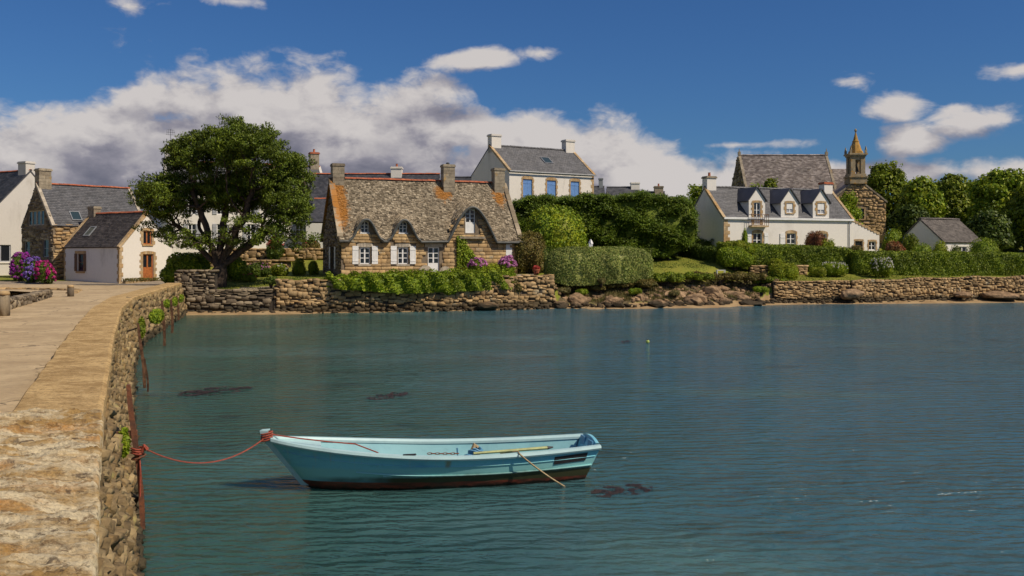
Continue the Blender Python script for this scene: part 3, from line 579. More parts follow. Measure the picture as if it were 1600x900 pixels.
def build_causeway():
    ys = list(np.arange(-8, 66.01, 1.0)); V = []; nx = 12
    for y in ys:
        xr = capx(min(y, 61))-0.80; xl = float(np.interp(y, [-8, 0, 29.4, 42, 47, 50, 53.5, 60, 66], [-2.0, -5.2, -16.0, -20.2, -22.6, -26, -60, -60, -60]))
        if y > 58: xr = float(np.interp(y, [58, 61, 66], [capx(58)-0.8, -21.7, -21.7]))
        for k in range(nx):
            t = k/(nx-1); x = xl+(xr-xl)*t
            z = float(np.interp(y, [0, 50, 58, 66], [1.83, 1.83, 1.76, 1.70])); z += 0.02*mnoise.noise(Vector((x*0.5, y*0.5, 0)))
            V.append((x, y, z))
    F = [(i*nx+j, i*nx+j+1, (i+1)*nx+j+1, (i+1)*nx+j) for i in range(len(ys)-1) for j in range(nx-1)]
    tag(link('road', np_mesh('road', V, F, True), 'road_surface'), kind='structure')
    # low ground left of the causeway
    mb = MB(); mb.poly([(-120, -8, 1.25), (-2.5, -8, 1.25), (-5.4, 0, 1.25), (-16.2, 29.4, 1.25), (-20.4, 42, 1.25), (-22.8, 47, 1.25), (-23, 53.4, 1.25), (-120, 53.4, 1.25)])
    me = mb.mesh('foreshore'); a = me.color_attributes.new('mask', 'FLOAT_COLOR', 'POINT')
    a.data.foreach_set('color', np.array([(1, 0, 0, 1)]*len(me.vertices), dtype=np.float32).ravel()); tag(link('foreshore', me, 'land'), kind='structure')
    # wall
    T = thing('causeway_wall', 'rough stone causeway wall with ochre concrete coping running from the foreground to the village', 'wall', (0, 0, 0)); T['kind'] = 'thing'
    yy = np.arange(-8, 61.01, 1.0); S = [0.0]
    for a_, b_ in zip(yy[:-1], yy[1:]): S.append(S[-1]+math.hypot(b_-a_, capx(b_)-capx(a_)))
    S = np.array(S); ST = S[-1]
    def top(s):
        y = float(np.interp(s, S, yy)); x = capx(y); y2 = y+0.2; d = Vector((capx(y2)-x, 0.2, 0)).normalized() if y < 60.7 else Vector((capx(y)-capx(y-0.2), 0.2, 0)).normalized()
        return Vector((x, y, 0)), d
    # body
    mb = MB(); ring = []
    for s in np.linspace(0, ST, 80):
        p, d = top(s); n = Vector((d.y, -d.x, 0)); i = len(mb.v)
        mb.v += [tuple(p-n*0.82+Vector((0, 0, -0.6))), tuple(p+n*0.50+Vector((0, 0, -0.6))), tuple(p-n*0.06+Vector((0, 0, CAPZ-0.16))), tuple(p-n*0.82+Vector((0, 0, CAPZ-0.16)))]; ring.append(i)
    for i, j in zip(ring[:-1], ring[1:]):
        for k in range(4): mb.f.append((i+k, i+(k+1) % 4, j+(k+1) % 4, j+k))
    mb.f.append(tuple(ring[0]+k for k in range(4))); mb.build('core', 'dark_mortar', T)
    items = []; rg = random.Random(5)
    def seg(s0, s1, w, h, seed):
        for s, z, ws, hs in course_stones(s1-s0, lambda q: -0.35, lambda q: CAPZ-0.10, w, h, seed, 0.5, gap=0.012, wild=0.9):
            p, d = top(s0+s); n = Vector((d.y, -d.x, 0)); t = 1-(z+0.6)/(CAPZ+0.44); off = -0.06+0.56*t
            c = p+n*(off-0.07+rg.uniform(-0.025, 0.03))+Vector((0, 0, z)); an = math.atan2(d.y, d.x)
            items.append((tuple(c), (ws*1.06, rg.uniform(0.22, 0.34), hs*1.08), (0.22+rg.uniform(-0.1, 0.1), rg.uniform(-0.12, 0.12), an+rg.uniform(-0.08, 0.08))))
    sA = float(np.interp(4.0, yy, S)); sB = float(np.interp(22, yy, S)); sC = float(np.interp(36, yy, S))
    seg(sA, sB, 0.22, 0.11, 1); seg(sB, sC, 0.30, 0.15, 2); seg(sC, ST, 0.36, 0.20, 3)
    lay_stones(T, items, 'causeway_stone', 'r', 300)
    # concrete coping in long castings
    def coping(y0, y1, name='coping'):
        mb = MB(); n = max(6, int((y1-y0)/0.6)); prof = [(-0.93, -0.18), (-0.93, -0.03), (-0.90, 0.0), (-0.04, 0.0), (0.015, -0.03), (0.02, -0.17)]; rr = []
        for y in np.linspace(y0, y1, n):
            x = capx(y); d = Vector((capx(y+0.2)-capx(y-0.2), 0.4, 0)).normalized(); nn = Vector((d.y, -d.x, 0)); i = len(mb.v)
            for u, z in prof:
                q = Vector((x, y, 0))+nn*(u+((0.045 if u < -0.5 else 0.025)*mnoise.noise(Vector((x*2, y*2, u))) if abs(u) > 0.5 or u > -0.1 else 0)); mb.v.append((q.x, q.y, CAPZ+z+0.012*mnoise.noise(Vector((x, y*1.3, u*3)))))
            rr.append(i)
        k = len(prof)
        for i, j in zip(rr[:-1], rr[1:]):
            for q in range(k): mb.f.append((i+q, i+(q+1) % k, j+(q+1) % k, j+q))
        mb.f.append(tuple(rr[0]+q for q in range(k))[::-1]); mb.f.append(tuple(rr[-1]+q for q in range(k))); mb.build(name, 'coping_concrete', T)
    for y0, y1 in ((10.25, 13.1), (13.12, 16.3), (16.32, 19.4), (19.46, 33.0), (33.03, 46), (46.03, 60.9)): coping(y0, y1)
    # weathered granite slabs nearest the camera
    cuts = [-1.0, 1.2, 2.9, 4.4, 5.75, 7.0, 8.35, 9.45, 10.22]
    for q, (y0, y1) in enumerate(zip(cuts[:-1], cuts[1:])):
        nu, nv = 70, max(30, int((y1-y0)*75)); V = []; lift = (0.0, 0.008, -0.006, 0.006, 0.01, 0.0, 0.012, 0.035)[q]; tiltx = 0.0
        for j in range(nv):
            v = j/(nv-1)
            for i in range(nu):
                u = i/(nu-1); y = y0+0.004+(y1-y0-0.008)*v
                wob = 0.045*mnoise.fractal(Vector((u*4, q*7+v*0.5, 1)), 1.0, 2.0, 4)*(1 if v in (0, 1) else abs(2*v-1)**6)
                x = capx(y)-1.12+1.15*u + (0.035*mnoise.fractal(Vector((y*5, 3, q)), 1.0, 2.0, 3) if u > 0.97 else 0); yq = y+wob+0.03*math.sin(u*5+q)
                st = mnoise.fractal(Vector((x*1.5, yq*4.6, 2.1)), 0.85, 2.1, 6); led = math.floor(st*5.5)/5.5
                h = 0.075*led+0.010*st+0.005*mnoise.fractal(Vector((x*14, yq*24, 1)), 0.8, 2.0, 4)
                e = min(u, 1-u)*1.15; ev = min(v, 1-v)*(y1-y0); h -= 0.02*max(0, 1-min(e, ev)/0.018)**2
                V.append((x, yq, CAPZ+0.01+lift+tiltx*(u-0.5)*2+h))
        F = [(j*nu+i, j*nu+i+1, (j+1)*nu+i+1, (j+1)*nu+i) for j in range(nv-1) for i in range(nu-1)]
        off = len(V); rim = [i for i in range(nu)]+[j*nu+nu-1 for j in range(1, nv)]+[(nv-1)*nu+i for i in range(nu-2, -1, -1)]+[j*nu for j in range(nv-2, 0, -1)]
        for k in rim: V.append((V[k][0], V[k][1], CAPZ-0.17))
        nr = len(rim); F += [(rim[k], off+k, off+(k+1) % nr, rim[(k+1) % nr]) for k in range(nr)]
        link('coping_slab', np_mesh('slab', V, F, False), 'weathered_granite', T)
    return top
cause_top = build_causeway()

# ---- generic standing stone wall along a polyline
def stone_wall(name, label, pts, zb, zt, w, h, mat, seed, thick=0.5, batter=0.0, limit=300, irr=0.45, kind='s', core='dark_mortar', cat='wall', stone_d=0.22, top_stones=True, both=False, wild=0.9):
    """pts: [(x,y)...] seen face first side = right of direction reversed (towards -normal); zb/zt: functions of arc length"""
    P = [Vector((p[0], p[1], 0)) for p in pts]; seg = [(b_-a).length for a, b_ in zip(P[:-1], P[1:])]; cum = np.concatenate([[0], np.cumsum(seg)]); ST = cum[-1]
    T = tag(thing(name, label, cat, (P[0].x, P[0].y, zb(0))), kind='thing'); O = Vector((P[0].x, P[0].y, zb(0)))
    def at(s):
        k = min(len(seg)-1, max(0, int(np.searchsorted(cum, s)-1))); d = (P[k+1]-P[k]).normalized(); return P[k]+d*(s-cum[k]), d
    mb = MB(); rr = []
    for s in np.unique(np.concatenate([np.linspace(0, ST, max(2, int(ST/0.8))), cum])):
        p, d = at(s); n = Vector((d.y, -d.x, 0)); i = len(mb.v); b0 = zb(s)-0.3; t0 = zt(s)-0.06; hh = t0-b0
        mb.v += [tuple(p-n*thick+Vector((0, 0, b0))-O), tuple(p+n*(-0.08+batter*hh)+Vector((0, 0, b0))-O), tuple(p-n*0.08+Vector((0, 0, t0))-O), tuple(p-n*thick+Vector((0, 0, t0))-O)]; rr.append(i)
    for i, j in zip(rr[:-1], rr[1:]):
        for k in range(4): mb.f.append((i+k, i+(k+1) % 4, j+(k+1) % 4, j+k))
    mb.f.append(tuple(rr[0]+k for k in range(4))); mb.f.append(tuple(rr[-1]+k for k in range(4))[::-1]); mb.build('core', core, T)
    items = []; rg = random.Random(seed)
    for side in ((1, -1) if both else (1,)):
        for s, z, ws, hs in course_stones(ST, lambda q: zb(q)-0.1, zt, w, h, seed+side, irr, wild=wild):
            p, d = at(s); n = Vector((d.y, -d.x, 0)); off = -0.10+batter*(zt(s)-z)+rg.uniform(-0.025, 0.035)
            if side < 0: off = -thick+0.02
            c = p+n*off+Vector((0, 0, z))-O; an = math.atan2(d.y, d.x)
            items.append((tuple(c), (ws*1.05, stone_d*rg.uniform(0.8, 1.3), hs*1.07), (rg.uniform(-0.06, 0.06)+batter, rg.uniform(-0.07, 0.07), an+rg.uniform(-0.05, 0.05))))
    if top_stones:
        s = 0.1
        while s < ST-0.1:
            ww = w*rg.uniform(0.8, 1.5); p, d = at(min(ST, s+ww/2)); n = Vector((d.y, -d.x, 0)); an = math.atan2(d.y, d.x)
            items.append((tuple(p-n*(thick/2-0.02)+Vector((0, 0, zt(s+ww/2)-0.03))-O), (ww*1.02, thick*1.02, 0.14*rg.uniform(0.8, 1.4)), (rg.uniform(-0.05, 0.05), rg.uniform(-0.06, 0.06), an))); s += ww
    lay_stones(T, items, mat, kind, limit); return T

def along(xs):                              # arc length -> x on the shore wall
    pts = [(x, float(Yf(x))) for x in xs]; cum = np.concatenate([[0], np.cumsum([math.hypot(b_[0]-a[0], b_[1]-a[1]) for a, b_ in zip(pts[:-1], pts[1:])])]); return pts, (lambda s: float(np.interp(s, cum, xs)))
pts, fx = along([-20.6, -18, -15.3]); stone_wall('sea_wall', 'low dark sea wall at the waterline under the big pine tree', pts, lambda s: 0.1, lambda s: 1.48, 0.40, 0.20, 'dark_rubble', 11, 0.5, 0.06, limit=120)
pts, fx2 = along([-15.25, -12.5, -9.6, -6, -3, 0, 3.0]); stone_wall('sea_wall', 'tall tan sea wall of rounded stones below the garden of the stone cottage', pts, lambda s: 0.02, lambda s: float(Ztop(fx2(s)))+0.06+(0.05*math.sin(s*3)), 0.36, 0.20, 'rubble', 12, 0.5, 0.06, limit=300)
pts, fx3 = along([20.0, 22, 24, 26.2]); stone_wall('sea_wall', 'curved end of the sea wall beside the rocky bank, left of the wall joint', pts, lambda s: 0.15, lambda s: float(Ztop(fx3(s)))+0.06, 0.30, 0.17, 'rubble', 13, 0.5, 0.10, limit=150)
pts, fx4 = along([26.35, 29, 34, 38, 44, 52]); stone_wall('sea_wall', 'long dry-stone sea wall below the clipped hedge at the far right', pts, lambda s: 0.15, lambda s: float(Ztop(fx4(s)))+0.06+0.06*math.sin(s*1.3), 0.30, 0.17, 'rubble', 14, 0.5, 0.10, limit=200)
# square block of wall at the end of the causeway and the pier beside it
stone_wall('garden_wall', 'square block of dark masonry standing at the end of the causeway by the pine', [(X_(268, 60.6)+0.1, 60.75), (X_(334, 60.6), 60.75)], lambda s: 1.2, lambda s: 2.72, 0.34, 0.19, 'dark_rubble', 15, 0.6, 0.0, limit=60)
# terrace walls behind the pine garden
stone_wall('garden_wall', 'rubble terrace wall of the garden behind the pine tree', [(-25.5, 80.5), (-15.2, 80.5)], lambda s: 2.7, lambda s: 4.25, 0.45, 0.24, 'rubble', 16, 0.5, 0.03, limit=60)
stone_wall('garden_wall', 'lower terrace wall with coping behind the flower bed right of the pine trunk', [(-22.5, 77.0), (-17.8, 77.0)], lambda s: 2.2, lambda s: 3.3, 0.5, 0.26, 'rubble', 17, 0.4, 0.0, limit=40)
# left parapet of the causeway, and the quay edge beyond
stone_wall('parapet_wall', 'low rubble parapet along the far side of the causeway road', [(-11.2, 17.0), (-15.95, 29.4), (-18.6, 37.2), (-20.6, 43)], lambda s: 1.2, lambda s: 2.26-0.006*s, 0.34, 0.17, 'dark_rubble', 18, 0.35, 0.0, limit=60, both=True)
stone_wall('quay_wall', 'low curved quay edge in sandy stone beyond the causeway parapet', [(-40, 53.0), (-27, 52.9), (-23.4, 51.0), (-21.6, 46.5)], lambda s: 1.2, lambda s: 1.86, 0.5, 0.2, 'rubble', 19, 0.5, 0.0, limit=60)
for k, (x, y, hh, ww, lab) in enumerate(((X_(8.5, 29.2), 29.1, 2.52, 0.27, 'upright stone bollard at the end of the causeway parapet, at the picture edge'), (X_(107, 43), 43.2, 2.28, 0.22, 'small upright stone post at the village end of the causeway parapet'))):
    T = thing('stone_bollard', lab, 'bollard', (x, y, 1.75)); V, F = stone_variant(80+k, 0.22, 0.05); V = V*np.array([ww, ww, hh-1.75])+np.array([0, 0, (hh-1.75)/2])
    link('shaft', np_mesh('bollard', V, F), 'dark_rubble', T); V, F = stone_variant(90+k, 0.5, 0.05); link('head', np_mesh('bollard', V*np.array([ww*1.12, ww*1.12, 0.12])+np.array([0, 0, hh-1.75])), 'dark_rubble', T) if False else link('head', np_mesh('bollard', V*np.array([ww*1.12, ww*1.12, 0.14])+np.array([0, 0, hh-1.75]), F), 'rubble', T)

# ---- rocks on the bank: each a boulder of its own
def rock_mesh(seed, sub=3, rough=0.28):
    bm = bmesh.new(); bmesh.ops.create_icosphere(bm, subdivisions=sub, radius=1.0)
    for v in bm.verts:
        p = v.co.copy(); f = 1+rough*mnoise.fractal(p*1.1+Vector((seed*7.3, seed, 0)), 1.0, 2.0, 4); st = math.floor((p.z+0.2*mnoise.noise(p*2+Vector((seed, 0, 0))))*4)/4
        v.co = Vector((p.x*f, p.y*f, (0.55*p.z+0.45*st)*f))
        if v.co.x > 0.72: v.co.x = 0.72+0.2*(v.co.x-0.72)
        if v.co.y < -0.75: v.co.y = -0.75+0.2*(v.co.y+0.75)
    me = bpy.data.meshes.new('rock'); bm.to_mesh(me); bm.free(); me.materials.append(MATS['shore_rock']); return me
ROCKS = [rock_mesh(k) for k in range(9)]
BIG = [  # px x, px y (centre), width px, height px, description
 (760, 478, 34, 13, 'dark rounded boulder at the foot of the tall tan sea wall'),
 (1055, 461, 36, 16, 'large grey slab of rock in the middle of the bank below the lawn'),
 (1110, 459, 22, 26, 'upright pale rock with an orange patch on the bank'),
 (1142, 460, 46, 12, 'long flat tan rock lying at the head of the small beach'),
 (1170, 474, 40, 10, 'dark flat rock at the water edge of the small beach'),
 (1165, 481, 36, 5, 'low pale ledge of rock awash at the water edge'),
 (1330, 460, 36, 16, 'reddish boulder built into the right sea wall near its joint'),
 (1505, 460, 24, 10, 'rounded boulder at the foot of the long sea wall on the right'),
 (1560, 462, 60, 14, 'broad low outcrop under the far end of the right sea wall'),
 (1598, 467, 22, 8, 'small dark rock on the sand at the right picture edge')]
for k, (x, y, w, h, lab) in enumerate(BIG):
    Xg = None
    Y = 68.0
    for it in range(6):                       # settle on the shore line at this pixel column
        xw = X_(x, Y); Y = float(Yf(xw))+(-0.75 if y > 470 or x > 1300 else 1.6)
    p = px(x, y, Y); s = Y/FOC
    o = link('boulder', ROCKS[k % 9], None, None, (p.x, p.y, p.z), (0, 0, (k*2.1) % 6.28 if w < 30 else (0.1 if k % 2 else 3.2)), (w*s*0.55, 0.6+0.2*(k % 3), h*s*0.50)); tag(o, lab, 'rock')
rg = random.Random(42); cnt = 0
rub = thing('rock_rubble', 'loose tumbled stones scattered over the bank between the two sea walls', 'rocks'); items = []
for k in range(46):
    x = rg.uniform(3.2, 20.3); d = rg.choice([-0.5, -0.2, 0.1, 0.5, 1.0, 1.7, 2.4]); y = float(Yf(x))+d+rg.uniform(-0.3, 0.3); s = rg.uniform(0.28, 0.62)*(1.15 if d < 0.6 else 0.7)
    o = link('boulder', ROCKS[rg.randrange(9)], None, None, (x, y, gz(x, y)+0.02 if d > 0.25 else 0.22), (rg.uniform(-0.2, 0.2), rg.uniform(-0.2, 0.2), rg.uniform(0, 6.28)), (s*rg.uniform(0.9, 1.5), s*rg.uniform(0.7, 1.1), s*rg.uniform(0.45, 0.75)))
    tag(o, 'weathered brown boulder among the tumbled rocks of the bank between the sea walls', 'rock', 'boulders of the bank')
for k in range(900):
    x = rg.uniform(2.9, 20.5) if k < 620 else rg.choice([rg.uniform(20, 44), rg.uniform(-20, 3)]); d = rg.uniform(-0.7, 3.6) if k < 620 else rg.uniform(-0.9, -0.15); y = float(Yf(x))+d; s = rg.uniform(0.08, 0.34) if k < 620 else rg.uniform(0.06, 0.26)
    z = gz(x, y) if d > 0.25 else float(np.interp(d, [-0.9, 0], [0.02, 0.2]))
    items.append(((x, y, z+s*0.15), (s*rg.uniform(0.9, 1.6), s, s*rg.uniform(0.5, 0.9)), (rg.uniform(-0.3, 0.3), rg.uniform(-0.3, 0.3), rg.uniform(0, 6.28))))
lay_stones(rub, items, 'shore_rock', 's', 0); rub['kind'] = 'stuff'
# ================================================================== BUILDINGS
class House:
    def __init__(s, name, label, cat, X, Y, Z, deg, group=None):
        s.X, s.Y, s.Z, s.th = X, Y, Z, R(deg); s.o = thing(name, label, cat, (X, Y, Z), s.th, group)
    def w(s, x, y):
        c, n = math.cos(s.th), math.sin(s.th); return Vector((s.X+x*c-y*n, s.Y+x*n+y*c, 0))
class Panel:
    """a wall plane of a house: o = start, d = direction along it (house coordinates), outside is to the right of d"""
    def __init__(s, h, o, d):
        s.h = h; s.ox, s.oy = o; s.dx, s.dy = d; s.nx, s.ny = d[1], -d[0]
        s.W0 = h.w(*o); w1 = h.w(o[0]+d[0], o[1]+d[1]); s.WD = w1-s.W0
    def s(s, x):
        k = (x-CX)/FOC; return (k*s.W0.y-s.W0.x)/(s.WD.x-k*s.WD.y)
    def z(s, y, at): return EYE+(CY-y)/FOC*(s.W0.y+at*s.WD.y)-s.h.Z
    def p(s, a, z, out=0.0): return (s.ox+s.dx*a+s.nx*out, s.oy+s.dy*a+s.ny*out, z)
    def op(s, x0, x1, y0, y1, **kw):
        a0, a1 = s.s(x0), s.s(x1); m = (a0+a1)/2; return dict(a0=a0, a1=a1, z1=s.z(y0, m), z0=s.z(y1, m), **kw)
    def box(s, mb, a0, a1, z0, z1, p0, p1):
        mb.hexa([s.p(a0, z0, p0), s.p(a1, z0, p0), s.p(a1, z0, p1), s.p(a0, z0, p1), s.p(a0, z1, p0), s.p(a1, z1, p0), s.p(a1, z1, p1), s.p(a0, z1, p1)])
    def wall(s, mb, a0, a1, z0, top, ops=(), step=0.5, rev=0.22):
        """wall face with real openings and their reveals; top = function of a"""
        cuts = sorted(set([a0, a1]+[v for o in ops for v in (o['a0'], o['a1'])]+list(np.arange(a0+step, a1, step))))
        for c0, c1 in zip(cuts[:-1], cuts[1:]):
            if c1-c0 < 1e-6: continue
            cm = (c0+c1)/2; zs = [z0]; hit = sorted([o for o in ops if o['a0'] < cm < o['a1']], key=lambda o: o['z0']); spans = []; z = z0
            for o in hit:
                if o['z0'] > z: spans.append((z, o['z0']))
                z = max(z, o['z1'])
            for b0, b1 in spans: mb.poly([s.p(c0, b0), s.p(c1, b0), s.p(c1, b1), s.p(c0, b1)])
            t0, t1 = top(c0), top(c1)
            if max(t0, t1) > z: mb.poly([s.p(c0, z), s.p(c1, z), s.p(c1, max(z, t1)), s.p(c0, max(z, t0))])
        for o in ops:
            q = (o['a0'], o['a1'], o['z0'], o['z1']); i = -rev
            mb.poly([s.p(q[0], q[2]), s.p(q[0], q[3]), s.p(q[0], q[3], i), s.p(q[0], q[2], i)]); mb.poly([s.p(q[1], q[2]), s.p(q[1], q[2], i), s.p(q[1], q[3], i), s.p(q[1], q[3])])
            mb.poly([s.p(q[0], q[3]), s.p(q[1], q[3]), s.p(q[1], q[3], i), s.p(q[0], q[3], i)]); mb.poly([s.p(q[0], q[2]), s.p(q[0], q[2], i), s.p(q[1], q[2], i), s.p(q[1], q[2])])
    def window(s, o, frame='white_paint', glass='glass', depth=-0.12, cols=2, rows=3, fw=0.07, mw=0.035, panel=0.0, name='window', rev=0.2, arch=False, label=None):
        """joinery in an opening: frame and glazing bars as the part, each leaf's pane a sub-part; panel = solid share at the bottom"""
        a0, a1, z0, z1 = o['a0'], o['a1'], o['z0'], o['z1']; mb = MB(); d0, d1 = depth-0.03, depth+0.03; zp = z0+(z1-z0)*panel
        s.box(mb, a0, a0+fw, z0, z1, d0, d1); s.box(mb, a1-fw, a1, z0, z1, d0, d1); s.box(mb, a0+fw, a1-fw, z1-fw, z1, d0, d1); s.box(mb, a0+fw, a1-fw, z0, z0+fw, d0, d1)
        if panel: s.box(mb, a0+fw, a1-fw, z0+fw, zp, d0+0.005, d1-0.012)
        iw = a1-a0-2*fw; am = (a0+a1)/2; cw = fw*0.65
        if cols == 2: s.box(mb, am-cw, am+cw, zp if panel else z0+fw, z1-fw, d0+0.002, d1-0.002)
        zb, zt = (zp if panel else z0+fw), z1-fw
        for r in range(1, rows):
            zz = zb+(zt-zb)*r/rows; s.box(mb, a0+fw, am-cw if cols == 2 else a1-fw, zz-mw/2, zz+mw/2, d0+0.01, d1-0.006)
            if cols == 2: s.box(mb, am+cw, a1-fw, zz-mw/2, zz+mw/2, d0+0.01, d1-0.006)
        if arch:                                                # segmental head of the frame
            n = 7; rise = min(0.14, iw*0.16)
            for k in range(n):
                u0, u1 = k/n, (k+1)/n; x0, x1 = a0+fw+iw*u0, a0+fw+iw*u1; h0, h1 = rise*(2*u0-1)**2, rise*(2*u1-1)**2
                mb.hexa([s.p(x0, zt-h0, d0+0.004), s.p(x1, zt-h1, d0+0.004), s.p(x1, zt-h1, d1-0.004), s.p(x0, zt-h0, d1-0.004), s.p(x0, zt+0.001, d0+0.004), s.p(x1, zt+0.001, d0+0.004), s.p(x1, zt+0.001, d1-0.004), s.p(x0, zt+0.001, d1-0.004)])
        w = mb.build(name, frame, s.h.o)
        for x0, x1 in (((a0+fw, am-cw), (am+cw, a1-fw)) if cols == 2 else ((a0+fw, a1-fw),)):
            g = MB(); s.box(g, x0, x1, zb, zt, depth-0.012, depth-0.004); g.build('pane', glass, w)
        if label: w['label'] = label
        return w
    def leaf(s, a0, a1, z0, z1, mat, out=0.03, th=0.035, name='shutter', boards=4, arch=0.0, bars=True):
        """boarded shutter or door leaf: separate boards with gaps and two ledges"""
        mb = MB(); n = boards; g = 0.006; w = (a1-a0)/n
        for k in range(n):
            u0, u1 = a0+k*w+g/2, a0+(k+1)*w-g/2; t = ((k+0.5)/n*2-1)**2*arch; s.box(mb, u0, u1, z0, z1-t, out, out+th)
        if bars:
            for f in (0.18, 0.80): zz = z0+(z1-z0)*f; s.box(mb, a0+0.01, a1-0.01, zz-0.045, zz+0.045, out+th, out+th+0.02)
        return mb.build(name, mat, s.h.o)
    def surround(s, o, mat='dressed_stone', wd=0.16, out=0.025, name='surround', arch=0.12, sill=True, seed=1, lintel_only=False):
        """stone dressings: alternating jamb blocks, arched voussoirs, sill"""
        rg = random.Random(seed+int(o['a0']*97)); mb = MB(); a0, a1, z0, z1 = o['a0'], o['a1'], o['z0'], o['z1']
        if not lintel_only:
            z = z0; k = 0
            while z < z1-0.05:
                hh = min(rg.uniform(0.2, 0.3), z1-z)
                for sd in (0, 1):
                    ww = wd*(1.35 if (k+sd) % 2 else 0.85)
                    if sd == 0: s.box(mb, a0-ww, a0-0.001, z+0.008, z+hh-0.004, -0.05, out)
                    else: s.box(mb, a1+0.001, a1+ww, z+0.008, z+hh-0.004, -0.05, out)
                z += hh; k += 1
        n = 7; e = wd*0.95; ww = a1-a0+2*e
        for k in range(n):
            u0, u1 = k/n+0.006, (k+1)/n-0.006; x0, x1 = a0-e+ww*u0, a0-e+ww*u1; q = lambda u: arch*(1-(2*u-1)**2)
            b0 = z1+max(0, q(u0)-arch*0.9)*0; mb.hexa([s.p(x0, z1+0.002, -0.05), s.p(x1, z1+0.002, -0.05), s.p(x1, z1+0.002, out), s.p(x0, z1+0.002, out), s.p(x0, z1+0.15+q(u0), -0.05), s.p(x1, z1+0.15+q(u1), -0.05), s.p(x1, z1+0.15+q(u1), out), s.p(x0, z1+0.15+q(u0), out)])
        if sill and not lintel_only: s.box(mb, a0-0.12, a1+0.12, z0-0.12, z0-0.002, -0.05, out+0.05)
        return mb.build(name, mat, s.h.o)

def slates(parent, O, U, Vv, lu, lv, mat, sw, sh, seed, name='slates', trim=None):
    """slates laid in overlapping courses over a roof slope: O eave corner, U along the eave, Vv up the slope (unit vectors)"""
    rg = np.random.default_rng(seed); O = np.array(O); U = np.array(U); Vv = np.array(Vv); Nn = np.cross(U, Vv); VV = []
    rows = int(lv/sh); sh = lv/rows
    for r in range(rows):
        n = int(lu/sw); off = (r % 2)*0.5*sw; a = np.arange(-1, n+1)*sw+off+rg.uniform(-0.02, 0.02, n+2)*sw*3; a0 = np.clip(a, 0, lu); a1 = np.clip(np.append(a[1:], lu+sw), 0, lu)
        keep = (a1-a0) > 0.02
        if trim is not None: keep &= np.array([trim((p+q)/2, (r+0.5)*sh) for p, q in zip(a0, a1)])
        a0 = a0[keep]+0.006; a1 = a1[keep]-0.006; v0 = r*sh+rg.uniform(-0.018, 0.018, len(a0)); v1 = np.minimum(lv, (r+1.35)*sh); th = rg.uniform(0.016, 0.032, len(a0)); tl = rg.uniform(-0.006, 0.006, len(a0))
        c = lambda aa, vv, hh: O+aa[:, None]*U+(np.zeros(len(aa))+vv)[:, None]*Vv+(np.zeros(len(aa))+hh)[:, None]*Nn
        q = [c(a0, v0, 0.004+tl*0), c(a1, v0, 0.004+tl*0), c(a1, v0, th+tl), c(a0, v0, th-tl), c(a1, v1, 0.004), c(a0, v1, 0.004)]
        VV.append(np.stack(q, axis=1))
    A = np.vstack(VV); n = len(A); V = A.reshape(-1, 3); b0 = np.arange(n)[:, None]*6
    F = np.vstack([b0+np.array([0, 1, 2, 3]), b0+np.array([3, 2, 4, 5])]); o = link(name, np_mesh('slates', V, F), mat, parent); o['kind'] = 'stuff'; return o
def ridge_tiles(parent, a, b_, mat='ridge_clay', ln=0.36, r=0.13, name='ridge_tiles'):
    a = Vector(a); b_ = Vector(b_); d = (b_-a); T = d.length; d.normalize(); side = d.cross(Vector((0, 0, 1))).normalized(); mb = MB(); n = max(1, int(T/ln)); rg = random.Random(4)
    for k in range(n):
        p0 = a+d*(k*T/n); p1 = a+d*((k+1.08)*T/n); i = len(mb.v); m_ = 5; dz = rg.uniform(-0.012, 0.012)
        for p, rr in ((p0, r*1.05), (p1, r*0.94)):
            for j in range(m_):
                an = math.pi*j/(m_-1); mb.v.append(tuple(p+side*math.cos(an)*rr*1.25+Vector((0, 0, math.sin(an)*rr*0.9-0.02+dz))))
        for j in range(m_-1): mb.f.append((i+j, i+j+1, i+m_+j+1, i+m_+j))
        mb.f.append(tuple(i+j for j in range(m_)))
    o = mb.build(name, mat, parent); o['kind'] = 'stuff'; return o
